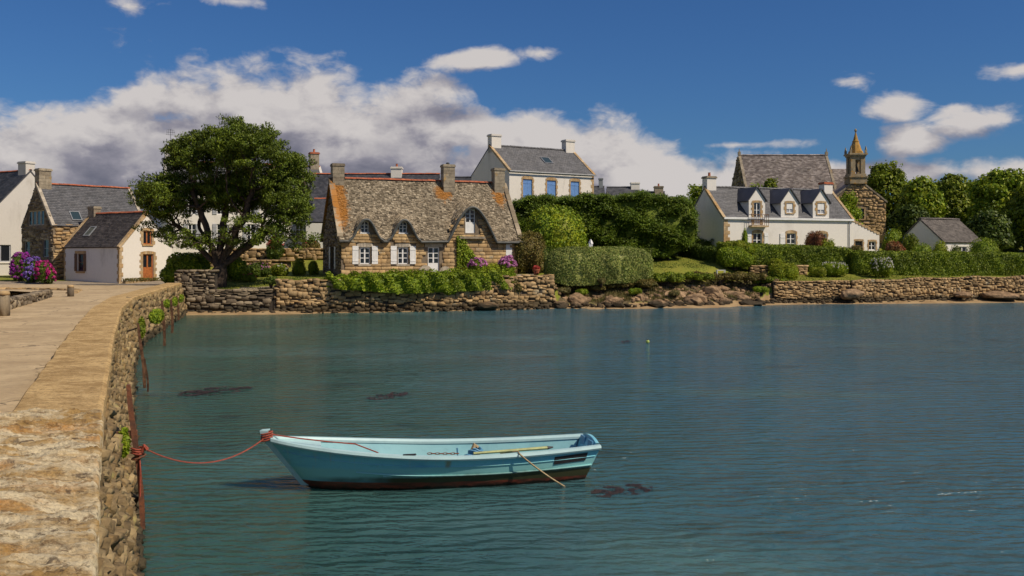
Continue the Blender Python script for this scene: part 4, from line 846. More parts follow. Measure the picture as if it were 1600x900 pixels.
def gable_roof(h, L, W, ze, zr, mat, ov=0.15, ove=0.22, sw=0.30, sh=0.20, seed=1, ridge='ridge_clay', front_trim=None, back=True, th=0.10, verge=None):
    """two slopes with slates; returns slope data of the front"""
    hw = W/2; sl = math.hypot(hw, zr-ze); V = Vector((0, hw/sl, (zr-ze)/sl)); Nn = Vector((0, -V.z, V.y)); ext = ove
    O = Vector((-ov, 0, ze))-V*ext; lu, lv = L+2*ov, sl+ext
    def slab(O, U, V, Nn, name):
        mb = MB(); U = Vector(U); p = [O, O+U*lu, O+U*lu+V*lv, O+V*lv]; mb.hexa([q-Nn*th for q in p]+list(p)); return mb.build(name, mat, h.o)
    f = slab(O, (1, 0, 0), V, Nn, 'roof'); slates(f, O, (1, 0, 0), V, lu, lv, mat, sw, sh, seed, trim=front_trim)
    if back:
        V2 = Vector((0, -V.y, V.z)); N2 = Vector((0, V.z, V.y)); O2 = Vector((L+ov, W, ze))-V2*ext; slab(O2, (-1, 0, 0), V2, N2, 'roof')
    if ridge: ridge_tiles(h.o, (-ov, hw, zr+0.02), (L+ov, hw, zr+0.02), ridge)
    if verge:                                                   # stone verge courses on both gables
        for x0, x1 in ((-ov-0.10, -ov+0.17), (L+ov-0.17, L+ov+0.10)):
            mb = MB(); n = int(lv/0.5)
            for k in range(n):
                v0, v1 = lv*k/n+0.006, lv*(k+1)/n-0.006; q = [O+V*v0, O+V*v0, O+V*v1, O+V*v1]
                b0 = [Vector((x0, q[0].y, q[0].z)), Vector((x1, q[0].y, q[0].z)), Vector((x1, q[2].y, q[2].z)), Vector((x0, q[2].y, q[2].z))]; mb.hexa([p-Nn*0.12 for p in b0]+[p+Nn*0.07 for p in b0])
            mb.build('verge_coping', verge, h.o)
    return O, V, Nn
def chimney(h, x, y, w, d, z0, z1, mat, cap='dressed_stone', pots=1, capmat=None, stone=False, capo=0.07):
    """shaft with a projecting cap course and clay pots"""
    mb = MB()
    if stone:
        z = z0; k = 0; rg = random.Random(int(x*10))
        while z < z1-0.01:
            hh = min(0.26, z1-z); j = rg.uniform(-0.012, 0.012)
            if k % 2: mb.box(x-w/2-j, x-0.004, y-d/2-j, y+d/2+j, z+0.006, z+hh-0.006); mb.box(x+0.004, x+w/2+j, y-d/2-j, y+d/2+j, z+0.006, z+hh-0.006)
            else: mb.box(x-w/2-j, x+w*0.22-0.004, y-d/2-j, y+d/2+j, z+0.006, z+hh-0.006); mb.box(x+w*0.22+0.004, x+w/2+j, y-d/2-j, y+d/2+j, z+0.006, z+hh-0.006)
            z += hh; k += 1
        mb.box(x-w/2+0.02, x+w/2-0.02, y-d/2+0.02, y+d/2-0.02, z0, z1)
    else: mb.box(x-w/2, x+w/2, y-d/2, y+d/2, z0, z1)
    c = mb.build('chimney', mat, h.o); k = MB(); k.box(x-w/2-capo, x+w/2+capo, y-d/2-capo, y+d/2+capo, z1+0.002, z1+0.13); k.box(x-w/2-0.02, x+w/2+0.02, y-d/2-0.02, y+d/2+0.02, z1+0.132, z1+0.20); k.build('chimney_cap', capmat or cap, c)
    for q in range(pots):
        p = MB(); xx = x+(q-(pots-1)/2)*0.42; p.tube([(xx, y, z1+0.19), (xx, y, z1+0.27), (xx, y, z1+0.5), (xx, y, z1+0.54)], [0.14, 0.12, 0.105, 0.13], 10); p.build('chimney_pot', 'clay_pot', c)
    return c
def skylight(h, O, V, Nn, a, v, w, l, name='skylight'):
    U = Vector((1, 0, 0)); mb = MB(); c = O+U*a+V*v
    def bx(mb, u0, u1, v0, v1, n0, n1): 
        p = [c+U*x+V*y for x, y in ((u0, v0), (u1, v0), (u1, v1), (u0, v1))]; mb.hexa([q+Nn*n0 for q in p]+[q+Nn*n1 for q in p])
    t = 0.07; bx(mb, -w/2, -w/2+t, -l/2, l/2, 0, 0.09); bx(mb, w/2-t, w/2, -l/2, l/2, 0, 0.09); bx(mb, -w/2+t, w/2-t, -l/2, -l/2+t, 0, 0.09); bx(mb, -w/2+t, w/2-t, l/2-t, l/2, 0, 0.09)
    f = mb.build(name, 'zinc', h.o); g = MB(); bx(g, -w/2+t, w/2-t, -l/2+t, l/2-t, 0.04, 0.06); g.build('pane', 'sky_glass', f)
mt, nt_, b_ = newmat('sky_glass'); b_.inputs['Base Color'].default_value = (0.03, 0.05, 0.055, 1); b_.inputs['Roughness'].default_value = 0.05; b_.inputs['Specular IOR Level'].default_value = 0.8
def plain_walls(h, L, W, ze, zr, mat, front=(), left=(), right=(), pf=None, z0=-0.5, skip_front=False):
    """four walls as one mesh with openings"""
    mb = MB(); gab = lambda a: ze+(zr-ze)*(1-abs(a/(W/2)-1))-0.06
    F = Panel(h, (0, 0), (1, 0)); Lf = Panel(h, (0, W), (0, -1)); Rt = Panel(h, (L, 0), (0, 1)); B = Panel(h, (L, W), (-1, 0))
    if not skip_front: F.wall(mb, 0, L, z0, lambda a: ze-0.02, front)
    Lf.wall(mb, 0, W, z0, gab, left, W/2 if not left else 0.25); Rt.wall(mb, 0, W, z0, gab, right, W/2 if not right else 0.25); B.wall(mb, 0, L, z0, lambda a: ze-0.02, (), 50)
    mb.build('wall', mat, h.o)
    return F, Lf, Rt, B
def quoins(P, a_left, z0, z1, mat, seed, w=(0.30, 0.52), out=0.03, side=1):
    """corner blocks, each its own piece"""
    rg = random.Random(seed); z = z0; k = 0
    while z < z1-0.1:
        hh = min(rg.uniform(0.26, 0.36), z1-z); ww = w[k % 2]; mb = MB(); x0, x1 = (a_left, a_left+ww) if side > 0 else (a_left-ww, a_left); P.box(mb, x0, x1, z+0.006, z+hh-0.006, -0.05, out); mb.build('quoin', mat, P.h.o); z += hh; k += 1

# ------------------------------------------------------------------ stone cottage on the sea wall
def build_cottage():
    L, W, Z0 = 13.5, 6.5, 2.26
    h = House('stone_cottage', 'tan stone cottage with swept lichen-mottled roof, arched dormers and white shutters by the sea wall', 'house', -12.1, 68.0, Z0, 22)
    ze, zr = 5.22-Z0, 9.40-Z0; hw = W/2; k = (zr-ze)/hw
    F = Panel(h, (0, 0), (1, 0)); Lf = Panel(h, (0, W), (0, -1)); Rt = Panel(h, (L, 0), (0, 1))
    small = [F.s(570.5), F.s(630)]; big = F.s(736)
    def g_small(t): t = np.clip(np.abs(t), 0, 1); return (1+np.cos(np.pi*t**1.15))/2
    def g_big(t): t = np.clip(np.abs(t), 0, 1); return (1-t**2.0)*0.78+0.22*(1+np.cos(np.pi*t))/2
    def roofz(a, b_):
        a = np.asarray(a, float); b_ = np.asarray(b_, float); pl = ze+k*b_+0.06*np.sin(a*0.9)*0.4; e = np.full_like(pl, -9.0)
        for c in small: e = np.maximum(e, np.where(np.abs(a-c) < 1.25, ze-0.36+1.48*g_small((a-c)/1.22)+0.22*(b_+0.35), -9))
        e = np.maximum(e, np.where(np.abs(a-big) < 1.9, ze-0.40+2.55*g_big((a-big)/1.88)+0.25*(b_+0.35), -9))
        s = 0.10; mx = np.maximum(pl, e); return mx+s*np.log1p(np.exp(-np.abs(pl-e)/s))*np.where(e > -5, 1, 0)
    bF = -0.34; th = 0.16
    ztop = lambda a: float(roofz(a, 0.0))-th-0.02
    ops = [F.op(562, 578.6, 386, 412.6, t='w'), F.op(621.5, 638, 386, 412.6, t='w'), F.op(563.6, 576.2, 345, 363.4, t='d'), F.op(623.7, 636.2, 345.6, 363.7, t='d'), F.op(668.6, 686.6, 386, 427.5, t='door'), F.op(727.2, 742.6, 326.5, 364.2, t='dd'), F.op(605.5, 612, 370.5, 377.5, t='vent')]
    lops = [Lf.op(504.6, 507.8, 390, 406, t='slit'), Lf.op(518, 524, 385.5, 420, t='w')]
    mb = MB(); F.wall(mb, 0, L, -0.5, ztop, ops, 0.1, 0.25); gab = lambda a: ze+(zr-ze)*(1-abs(a/hw-1))-0.12
    Lf.wall(mb, 0, W, -0.5, gab, lops, 0.25); Rt.wall(mb, 0, W, -0.5, gab, (), hw); Panel(h, (L, W), (-1, 0)).wall(mb, 0, L, -0.5, lambda a: ze, (), 50); mb.build('wall', 'mortar', h.o)
    # squared stones of the front, each with its own edges
    items = []; rg = random.Random(8); big_q = lambda a, z, w, hh: any(o['a0']-w*0.42-0.07 < a < o['a1']+w*0.42+0.07 and o['z0']-hh*0.5 < z < o['z1']+hh*0.5+(0.16 if o['t'] in ('w', 'door') else 0.02) for o in ops)
    for a, z, ws, hs in course_stones(L, lambda q: -0.1, ztop, 0.52, 0.25, 21, 0.3, big_q, 0.016):
        if a+ws/2 > L-0.05: pass
        items.append(((a, -0.02+rg.uniform(-0.012, 0.014), z), (ws*1.0, 0.12, hs*1.0), (rg.uniform(-0.02, 0.02), rg.uniform(-0.01, 0.01), rg.uniform(-0.02, 0.02))))
    lay_stones(h.o, items, 'granite_wall', 'b', 300, name='stone')
    litems = []
    lq = lambda a, z, w, hh: any(o['a0']-w*0.4-0.05 < a < o['a1']+w*0.4+0.05 and o['z0']-hh*0.5 < z < o['z1']+hh*0.5 for o in lops)
    for a, z, ws, hs in course_stones(W, lambda q: -0.2, gab, 0.42, 0.22, 22, 0.45, lq, 0.016, wild=0.8):
        p = Lf.p(a, z, 0.01); litems.append((p, (ws, 0.12, hs), (rg.uniform(-0.03, 0.03), 0, -math.pi/2)))
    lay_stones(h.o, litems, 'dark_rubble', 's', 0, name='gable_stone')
    # joinery
    for o in ops:
        if o['t'] == 'w':
            F.window(o, cols=2, rows=3, fw=0.075, mw=0.05, arch=True); mb = MB(); n = 1
            zz = o['z1']; e = 0.22
            for q in range(5):
                u0, u1 = q/5+0.008, (q+1)/5-0.008; x0, x1 = o['a0']-e+(o['a1']-o['a0']+2*e)*u0, o['a0']-e+(o['a1']-o['a0']+2*e)*u1; ar = lambda u: 0.13*(1-(2*u-1)**2)
                mb.hexa([F.p(x0, zz+0.005, -0.05), F.p(x1, zz+0.005, -0.05), F.p(x1, zz+0.005, 0.045), F.p(x0, zz+0.005, 0.045), F.p(x0, zz+0.20+ar(u0), -0.05), F.p(x1, zz+0.20+ar(u1), -0.05), F.p(x1, zz+0.20+ar(u1), 0.045), F.p(x0, zz+0.20+ar(u0), 0.045)])
            mb.build('lintel', 'pale_stone', h.o); mb = MB(); F.box(mb, o['a0']-0.1, o['a1']+0.1, o['z0']-0.13, o['z0']-0.004, -0.1, 0.06); mb.build('sill', 'pale_stone', h.o)
            F.leaf(o['a0']-0.10-0.44, o['a0']-0.10, o['z0']+0.0, o['z1']+0.08, 'white_paint', 0.06); F.leaf(o['a1']+0.10, o['a1']+0.54, o['z0'], o['z1']+0.08, 'white_paint', 0.06)
        elif o['t'] == 'd': F.window(o, cols=2, rows=3, fw=0.06, mw=0.045, arch=True); mb = MB(); F.box(mb, o['a0']-0.06, o['a1']+0.06, o['z0']-0.08, o['z0']-0.004, -0.1, 0.05); mb.build('sill', 'white_paint', h.o)
        elif o['t'] == 'door':
            F.window(o, cols=2, rows=3, fw=0.08, mw=0.05, panel=0.40, name='door'); mb = MB(); F.box(mb, o['a0']-0.22, o['a1']+0.24, o['z1']+0.005, o['z1']+0.26, -0.05, 0.05); mb.build('lintel', 'pale_stone', h.o); mb = MB(); F.box(mb, o['a0']-0.15, o['a1']+0.15, -0.4, o['z0']-0.003, -0.2, 0.35); mb.build('doorstep', 'pale_stone', h.o)
        elif o['t'] == 'dd': F.window(o, cols=2, rows=3, fw=0.07, mw=0.045, panel=0.46, name='loft_door', arch=True)
        else:
            mb = MB(); F.box(mb, o['a0'], o['a1'], o['z0'], o['z1'], -0.24, -0.2); mb.build('vent', 'dark_metal', h.o)
    a0, a1 = F.s(716), F.s(756); zz = F.z(370.5, a0); mb = MB(); F.box(mb, a0, a1, zz-0.12, zz+0.05, -0.05, 0.34); mb.build('ledge', 'chimney_stone', h.o)
    a0 = F.s(704); zz = F.z(391, a0); mb = MB()
    for j in range(10):
        an0, an1 = 2*math.pi*j/10, 2*math.pi*(j+0.94)/10
        q = [F.p(a0+math.cos(an)*r*0.85, zz+math.sin(an)*r, o_) for o_ in (-0.05, 0.05) for an, r in ((an0, 0.17), (an1, 0.17), (an1, 0.30), (an0, 0.30))]; mb.hexa(q)
    nb = mb.build('niche', 'dressed_stone', h.o); mb = MB(); F.box(mb, a0-0.13, a0+0.13, zz-0.15, zz+0.15, -0.04, 0.047); mb.build('niche_shade', 'dark_mortar', nb)  # dark plate almost flush with the ring stands for the niche's inner shade
    # whitewashed corner board at the right end
    mb = MB(); a0, a1 = F.s(790), F.s(799.5); F.box(mb, a0, a1, F.z(401, a0), F.z(379, a0), 0.05, 0.09); mb.build('corner_board', 'white_paint', h.o)
    o = lops[1]; Lf.window(o, frame='dark_metal', cols=1, rows=2, fw=0.06); w = 0.34
    for a0 in (o['a0']-0.42, o['a1']+0.06): Lf.leaf(a0, a0+w+0.02, o['z0'], o['z1'], 'white_paint', 0.08)
    o = lops[0]; Lf.window(o, frame='dark_metal', cols=1, rows=1, fw=0.04)
    # roof: one swept surface with three eyebrow dormers
    na, nb_ = 180, 44; A, B = np.meshgrid(np.linspace(-0.22, L+0.25, na), np.linspace(bF, hw, nb_), indexing='ij'); Zt = roofz(A, B)
    top = np.stack([A, B, Zt], axis=2).reshape(-1, 3); bot = top.copy(); bot[:, 2] -= th*1.25; V = np.vstack([top, bot]); n0 = len(top); F_ = []
    for i in range(na-1):
        for j in range(nb_-1):
            q = (i*nb_+j, (i+1)*nb_+j, (i+1)*nb_+j+1, i*nb_+j+1); F_.append(q); F_.append(tuple(n0+x for x in q[::-1]))
    for i in range(na-1): F_.append((i*nb_, n0+i*nb_, n0+(i+1)*nb_, (i+1)*nb_))
    for j in range(nb_-1): F_.append((j, j+1, n0+j+1, n0+j)); q = (na-1)*nb_; F_.append((q+j, n0+q+j, n0+q+j+1, q+j+1))
    roof = link('roof', np_mesh('roof', V, F_, False), 'cottage_slate', h.o)
    back = MB(); back.hexa([(-0.22, hw, zr-0.2), (L+0.25, hw, zr-0.2), (L+0.25, W+0.25, ze-0.5), (-0.22, W+0.25, ze-0.5), (-0.22, hw, zr), (L+0.25, hw, zr), (L+0.25, W+0.25, ze-0.3), (-0.22, W+0.25, ze-0.3)]); back.build('roof', 'cottage_slate', h.o)
    rg = np.random.default_rng(6); VV = []; b_ = bF
    def sp(a, b_): 
        z = roofz(a, b_); e = 0.01; da = (roofz(a+e, b_)-z)/e; db = (roofz(a, b_+e)-z)/e; n = unit(np.stack([-da, -db, np.ones_like(a)], axis=1)); return np.stack([a, b_, z], axis=1), n
    while b_ < hw-0.03:
        step = 0.088; sw = 0.17; n = int((L+0.5)/sw); a = -0.22+np.cumsum(rg.uniform(0.6, 1.4, n+6)*sw)-rg.random()*sw; a = a[(a > -0.22) & (a < L+0.1)]; w_ = np.diff(a, append=a[-1]+sw); a1 = a+w_-0.012
        bb = b_+rg.uniform(-0.03, 0.03, len(a)); up = np.minimum(hw, bb+step*rg.uniform(1.2, 1.7, len(a))); th_ = rg.uniform(0.018, 0.06, len(a)); tl = rg.uniform(-0.02, 0.02, len(a))
        p0, n_ = sp(a, np.maximum(bb, bF)); p1, _ = sp(a1, np.maximum(bb, bF)); p2, _ = sp(a1, up); p3, _ = sp(a, up)
        VV.append(np.stack([p0+n_*0.003, p1+n_*0.003, p1+n_*(th_+tl)[:, None], p0+n_*(th_-tl)[:, None], p2+n_*0.008, p3+n_*0.008], axis=1)); b_ += step
    A_ = np.vstack(VV); n = len(A_); b0 = np.arange(n)[:, None]*6; so = link('slates', np_mesh('slates', A_.reshape(-1, 3), np.vstack([b0+np.array([0, 1, 2, 3]), b0+np.array([3, 2, 4, 5])])), 'cottage_slate', roof); so['kind'] = 'stuff'
    # dark rolled edge that follows the eave and the arches
    mb = MB(); aa = np.linspace(-0.2, L+0.23, 150); mb.tube([(float(a), bF-0.04, float(roofz(a, bF))-0.10) for a in aa], 0.095, 6); mb.build('eave_edge', 'zinc_dark', h.o)
    ridge_tiles(h.o, (0.95, hw, zr+0.03), (L-0.2, hw, zr+0.03), 'ridge_clay', 0.42, 0.14)
    # verge of the left gable
    mb = MB(); n = 9; sl = math.hypot(hw, zr-ze)
    for q in range(n):
        t0, t1 = q/n+0.004, (q+1)/n-0.004; p = lambda t, x, dz: (x, hw*t-0.12, ze+(zr-ze)*t+dz-0.1)
        mb.hexa([p(t0, -0.30, -0.10), p(t0, 0.12, -0.10), p(t1, 0.12, -0.10), p(t1, -0.30, -0.10), p(t0, -0.30, 0.16), p(t0, 0.12, 0.16), p(t1, 0.12, 0.16), p(t1, -0.30, 0.16)])
    mb.build('verge_coping', 'cottage_slate', h.o)
    mb = MB()
    for q in range(n):
        t0, t1 = q/n+0.004, (q+1)/n-0.004; p = lambda t, x, dz: (x, hw*t-0.12, ze+(zr-ze)*t+dz-0.1)
        mb.hexa([p(t0, L-0.02, -0.10), p(t0, L+0.32, -0.10), p(t1, L+0.32, -0.10), p(t1, L-0.02, -0.10), p(t0, L-0.02, 0.15), p(t0, L+0.32, 0.15), p(t1, L+0.32, 0.15), p(t1, L-0.02, 0.15)])
    mb.build('verge_coping', 'cottage_slate', h.o)
    chimney(h, 0.40, hw-0.1, 0.86, 0.75, zr-1.25, 10.28-Z0, 'chimney_stone', capmat='chimney_stone', pots=0, stone=True, capo=0.05)
    R_ = Panel(h, (0, hw), (1, 0)); a = R_.s(697.5); c = chimney(h, a, hw-0.35, 0.90, 0.75, zr-1.0, R_.z(262, a), 'chimney_stone', capmat='chimney_stone', pots=0, stone=True, capo=0.05)
    mb = MB(); mb.tube([(a, hw-0.35, R_.z(262, a)+0.19), (a, hw-0.35, R_.z(262, a)+0.36)], [0.17, 0.12], 8); mb.build('chimney_pot', 'dark_metal', c)
    a = R_.s(787); chimney(h, L-0.42, hw-0.25, 0.86, 0.75, zr-1.1, R_.z(267.5, L-0.4), 'chimney_stone', capmat='chimney_stone', pots=0, stone=True, capo=0.05)
    # leaning slabs either side of the door
    o = ops[4]
    for sd, a0, rr, lab in ((0, o['a0']-0.30, 0.62, 'rounded pale stone slab leaning left of the cottage door'), (1, o['a1']+0.33, 0.55, 'rounded stone slab leaning right of the cottage door')):
        mb = MB(); n = 12; f = []; bk = []
        for j in range(n+1):
            an = math.pi*j/n; f.append((a0+math.cos(an)*rr*0.95, -0.42, -0.05+math.sin(an)*rr*1.25)); bk.append((a0+math.cos(an)*rr*0.95, -0.30, -0.05+math.sin(an)*rr*1.25))
        mb.poly(f); mb.poly(bk[::-1])
        for j in range(n): mb.poly([f[j], bk[j], bk[j+1], f[j+1]])
        q = h.w(0, 0); ob = mb.build('stone_slab', 'pale_stone'); ob.location = (h.X, h.Y, h.Z); ob.rotation_euler = (0, 0, h.th); tag(ob, lab, 'slab')
    return h, F
# roof of the cottage: pale and dark stone slates, orange lichen spreading below the chimneys and along the left verge
m, nt, b = newmat('cottage_slate')
c = ramp(nt, rnd(nt), [(0.09, 0.072, 0.05), (0.28, 0.225, 0.155), (0.50, 0.42, 0.30), (0.16, 0.128, 0.085), (0.38, 0.31, 0.215), (0.22, 0.178, 0.122)])
n1 = noise(nt, 0.8, 6, 0.65, 'Object'); n2 = noise(nt, 3.2, 6, 0.7, 'Object'); gm = N(nt, 'ShaderNodeMapRange'); nt.links.new(n1, gm.inputs[0]); gm.inputs[1].default_value = 0.3; gm.inputs[2].default_value = 0.7; gm.inputs[3].default_value = 0.72; gm.inputs[4].default_value = 1.2
cb = nt.nodes.new('ShaderNodeCombineXYZ')
for i in range(3): nt.links.new(gm.outputs[0], cb.inputs[i])
c = mul(nt, c, cb.outputs[0])
tc = nt.nodes.new('ShaderNodeTexCoord'); sp_ = nt.nodes.new('ShaderNodeSeparateXYZ'); nt.links.new(tc.outputs['Object'], sp_.inputs[0])
def spot(ax, az, rx, rz):
    dx = M_(nt, 'DIVIDE', M_(nt, 'SUBTRACT', sp_.outputs[0], ax), rx); dz = M_(nt, 'DIVIDE', M_(nt, 'SUBTRACT', sp_.outputs[2], az), rz)
    return M_(nt, 'SUBTRACT', 1.0, M_(nt, 'SQRT', M_(nt, 'ADD', M_(nt, 'MULTIPLY', dx, dx), M_(nt, 'MULTIPLY', dz, dz))))
sv = spot(0.3, 5.4, 1.0, 3.4)
for a_ in (spot(8.35, 6.2, 1.1, 1.1), spot(12.9, 6.1, 0.8, 1.5)): sv = M_(nt, 'MAXIMUM', sv, a_)
lf = smooth(nt, M_(nt, 'ADD', sv, M_(nt, 'MULTIPLY', M_(nt, 'SUBTRACT', n2, 0.5), 1.6)), 0.28, 0.60)
c = mixc(nt, M_(nt, 'MULTIPLY', lf, 0.85), c, (0.42, 0.17, 0.025))
nt.links.new(c, b.inputs['Base Color']); b.inputs['Roughness'].default_value = 0.9; b.inputs['Specular IOR Level'].default_value = 0.2; bump(nt, b, noise(nt, 14, 5, 0.7, 'Object'), 0.7, 0.03)
mat_plain('zinc_dark', (0.075, 0.08, 0.075), 0.6, 0.3, 3)
cottage, cottF = build_cottage()

# ------------------------------------------------------------------ white house with blue shutters, up behind the cypress hedge
def build_blue():
    Z0 = 5.0; L, W = 9.2, 7.0; h = House('white_house', 'two-storey white house with closed blue shutters and grey slate roof above the cypress hedge', 'house', -0.24, 85, Z0, 31); ze, zr = 11.3-Z0, 13.8-Z0
    F = Panel(h, (0, 0), (1, 0)); ops = [F.op(817, 831.5, 280, 308), F.op(854.5, 868.5, 282, 306), F.op(891.5, 905, 283.5, 305)]
    for o in ops: o['z0'] = o['z1']-1.75
    F, Lf, Rt, B = plain_walls(h, L, W, ze, zr, 'plaster', ops)
    for k, o in enumerate(ops):
        F.surround(o, 'dressed_stone', 0.15, 0.03, arch=0.16, seed=k); am = (o['a0']+o['a1'])/2
        F.leaf(o['a0']+0.02, am-0.006, o['z0']+0.02, o['z1']-0.01, 'blue_paint', -0.10, 0.04); F.leaf(am+0.006, o['a1']-0.02, o['z0']+0.02, o['z1']-0.01, 'blue_paint', -0.10, 0.04)
        mb = MB(); F.box(mb, o['a0'], o['a1'], o['z0'], o['z1'], -0.2, -0.16); mb.build('window', 'glass', h.o)
    O, V, Nn = gable_roof(h, L, W, ze, zr, 'slate', 0.02, 0.15, 0.26, 0.19, 2, ridge='slate', verge='dressed_stone')
    S = Panel(h, (0, W*0.25), (1, 0)); skylight(h, O, V, Nn, S.s(852)+0.1, 2.2, 0.95, 1.05)
    chimney(h, 0.5, W/2, 1.0, 0.75, zr-0.7, zr+0.82, 'plaster', capmat='plaster_old', pots=0); chimney(h, L-0.5, W/2, 1.0, 0.75, zr-0.7, zr+0.82, 'plaster', capmat='plaster_old', pots=0)
    mb = MB(); mb.tube([(-0.1, -0.24, ze-0.14), (L+0.1, -0.24, ze-0.14)], 0.07, 6); mb.build('gutter', 'zinc', h.o); quoins(F, L, 1.0, ze-0.1, 'dressed_stone', 3, (0.2, 0.34), 0.02, -1)
build_blue()

# ------------------------------------------------------------------ long white house with three dormers
def build_dormer_house():
    Z0 = 3.75; L, W = 13.7, 6.0; h = House('long_white_house', 'long white house with slate roof and three stone-framed dormers behind the right hedge', 'house', 18.3, 83, Z0, 20.6); ze, zr = 7.08-Z0, 9.83-Z0; hw = W/2
    q = lambda x: 1060+x*0.2667; r = lambda y: 180+y*0.2667
    F = Panel(h, (0, 0), (1, 0)); Lf = Panel(h, (0, W), (0, -1))
    ops = [F.op(q(437), q(490), r(690), r(752)), F.op(q(634), q(688), r(692), r(775)), F.op(q(812), q(868), r(695), r(752))]
    ops[1]['z0'] = 0.02
    for k in (0, 2): ops[k]['z0'] = ops[k]['z1']-1.25
    F, Lf, Rt, B = plain_walls(h, L, W, ze, zr, 'plaster_clean', ops)
    for k, o in enumerate(ops):
        F.surround(o, 'dressed_stone', 0.14, 0.03, arch=0.14, seed=k+5, lintel_only=False, sill=k != 1); F.window(o, cols=2, rows=3 if k == 1 else 2, fw=0.07, mw=0.05, name='door' if k == 1 else 'window', panel=0.3 if k == 1 else 0)
        if k == 1: F.leaf(o['a0']-0.72, o['a0']-0.2, 0.05, o['z1'], 'white_paint', 0.04)
        elif k == 0: F.leaf(o['a1']+0.2, o['a1']+0.6, o['z0'], o['z1'], 'white_paint', 0.04); F.leaf(o['a0']-0.62, o['a0']-0.2, o['z0'], o['z1'], 'white_paint', 0.04)
    sl = math.hypot(hw, zr-ze); dorm = [(412, 507, 425, 440, 476, 512, 640), (600, 702, 432, 632, 669, 515, 572), (787, 882, 435, 810, 850, 515, 578)]; tan = (zr-ze)/hw
    rng = [(F.s(q(d[0])), F.s(q(d[1])), F.z(r(d[2]), F.s(q((d[0]+d[1])/2)))) for d in dorm]
    def trim(a, v):
        a -= 0.05; b_ = (v-0.2)*hw/sl; z = ze+b_*tan
        for a0, a1, zp in rng:
            zs = zp-0.95; ac = (a0+a1)/2
            if a0+0.05 < a < a1-0.05 and z < zp-abs(a-ac)*1.25+0.05: return False
        return True
    O, V, Nn = gable_roof(h, L, W, ze, zr, 'slate', 0.05, 0.2, 0.26, 0.19, 7, ridge='slate', front_trim=trim, verge='dressed_stone')
    for k, (d, (a0, a1, zp)) in enumerate(zip(dorm, rng)):
        ac = (a0+a1)/2; hwid = (a1-a0)/2; zs = zp-hwid*1.25; out = 0.02; bp = (zp-ze)/tan; bs = (zs-ze)/tan
        wo = F.op(q(d[3]), q(d[4]), r(d[5]), r(d[6])); wo['a0'], wo['a1'] = ac-(wo['a1']-wo['a0'])/2*1.05, ac+(wo['a1']-wo['a0'])/2*1.05; zb = ze-0.02 if k else wo['z0']-0.05
        mb = MB(); P = Panel(h, (0, -out), (1, 0)); P.wall(mb, a0, a1, zb, lambda a: zs+(zp-zs)*(1-abs(a-ac)/hwid), [wo], 0.1, 0.15)
        for a in (a0, a1): mb.poly([(a, -out, ze-0.02), (a, bs, zs), (a, -out, zs)])
        dm = mb.build('dormer', 'plaster_clean', h.o)
        mb = MB(); e = 0.16                                         # its two small slopes
        for sg in (-1, 1):
            A = Vector((ac, -out-0.15, zp+0.03)); Bk = Vector((ac, bp+0.1, zp+0.03)); ed = Vector((ac+sg*(hwid+e), -out-0.15, zs-e*1.25+0.03)); eb = Vector((ac+sg*(hwid+e), bs-e*1.25/tan+0.1, zs-e*1.25+0.03))
            n = (A-ed).cross(Bk-A).normalized(); n = n if n.z > 0 else -n; pts_ = [ed, A, Bk, eb]; mb.hexa([p for p in pts_]+[p+n*0.07 for p in pts_])
        mb.build('dormer_roof', 'slate', dm)
        w = P.window(wo, cols=2, rows=1 if k else 3, fw=0.06, mw=0.04, glass='pale_curtain' if k else 'glass', depth=-0.08); w.parent = dm
        if k:                                                       # half-lowered white blind
            mb = MB(); P.box(mb, wo['a0']+0.06, wo['a1']-0.06, wo['z0']+(wo['z1']-wo['z0'])*0.38, wo['z1']-0.06, -0.045, -0.03); mb.build('blind', 'white_paint', dm)
        s_ = P.surround(wo, 'dressed_stone', 0.20, 0.03, arch=0.05, seed=k+30, sill=bool(k)); s_.parent = dm
        if k == 0:
            mb = MB(); a_, b2 = a0-0.02, a1+0.05; z0_ = wo['z0']-0.1; P.box(mb, a_, b2, z0_-0.14, z0_, -0.02, 0.5); mb.build('balcony_slab', 'dressed_stone', h.o); mb = MB(); z1_ = z0_+0.92
            P.box(mb, a_, b2, z1_, z1_+0.05, 0.44, 0.49)
            for t in np.linspace(a_, b2-0.03, 9): P.box(mb, t, t+0.03, z0_, z1_, 0.45, 0.48)
            for aa in (a_, b2-0.03): P.box(mb, aa, aa+0.03, z1_, z1_+0.05, 0.0, 0.44)
            mb.build('balcony_rail', 'brown_wood', h.o)
    chimney(h, 0.45, hw, 0.95, 0.8, zr-0.8, zr+0.75, 'plaster_clean', capmat='chimney_stone', pots=1); chimney(h, L-0.55, hw, 0.95, 0.8, zr-0.8, zr+0.55, 'plaster_clean', capmat='ridge_clay', pots=0)
    quoins(F, 0.0, 0.3, ze-0.15, 'dressed_stone', 9, (0.42, 0.62), 0.03, 1)
    mb = MB(); F.box(mb, -0.05, L+0.05, ze-0.24, ze-0.06, 0.02, 0.20); mb.build('gutter', 'white_paint', h.o); mb = MB(); mb.tube([F.p(L-0.4, 0.0, 0.09), F.p(L-0.4, ze-0.2, 0.09)], 0.045, 6); mb.build('downpipe', 'zinc', h.o)
    mb = MB(); zz = 0.9; Lf.box(mb, W-1.9, W-1.55, zz, zz+0.55, 0.01, 0.09); mb.build('meter_box', 'grey_paint', h.o)
    # lower wing whose sloping wall has a crow-stepped tile edge
    La = F.s(q(1178))-L; top = lambda a: ze-0.12-(a-L)/La*1.25
    mb = MB(); o2 = [F.op(q(1036), q(1080), r(737), r(790)), F.op(q(1116), q(1156), r(740), r(790))]
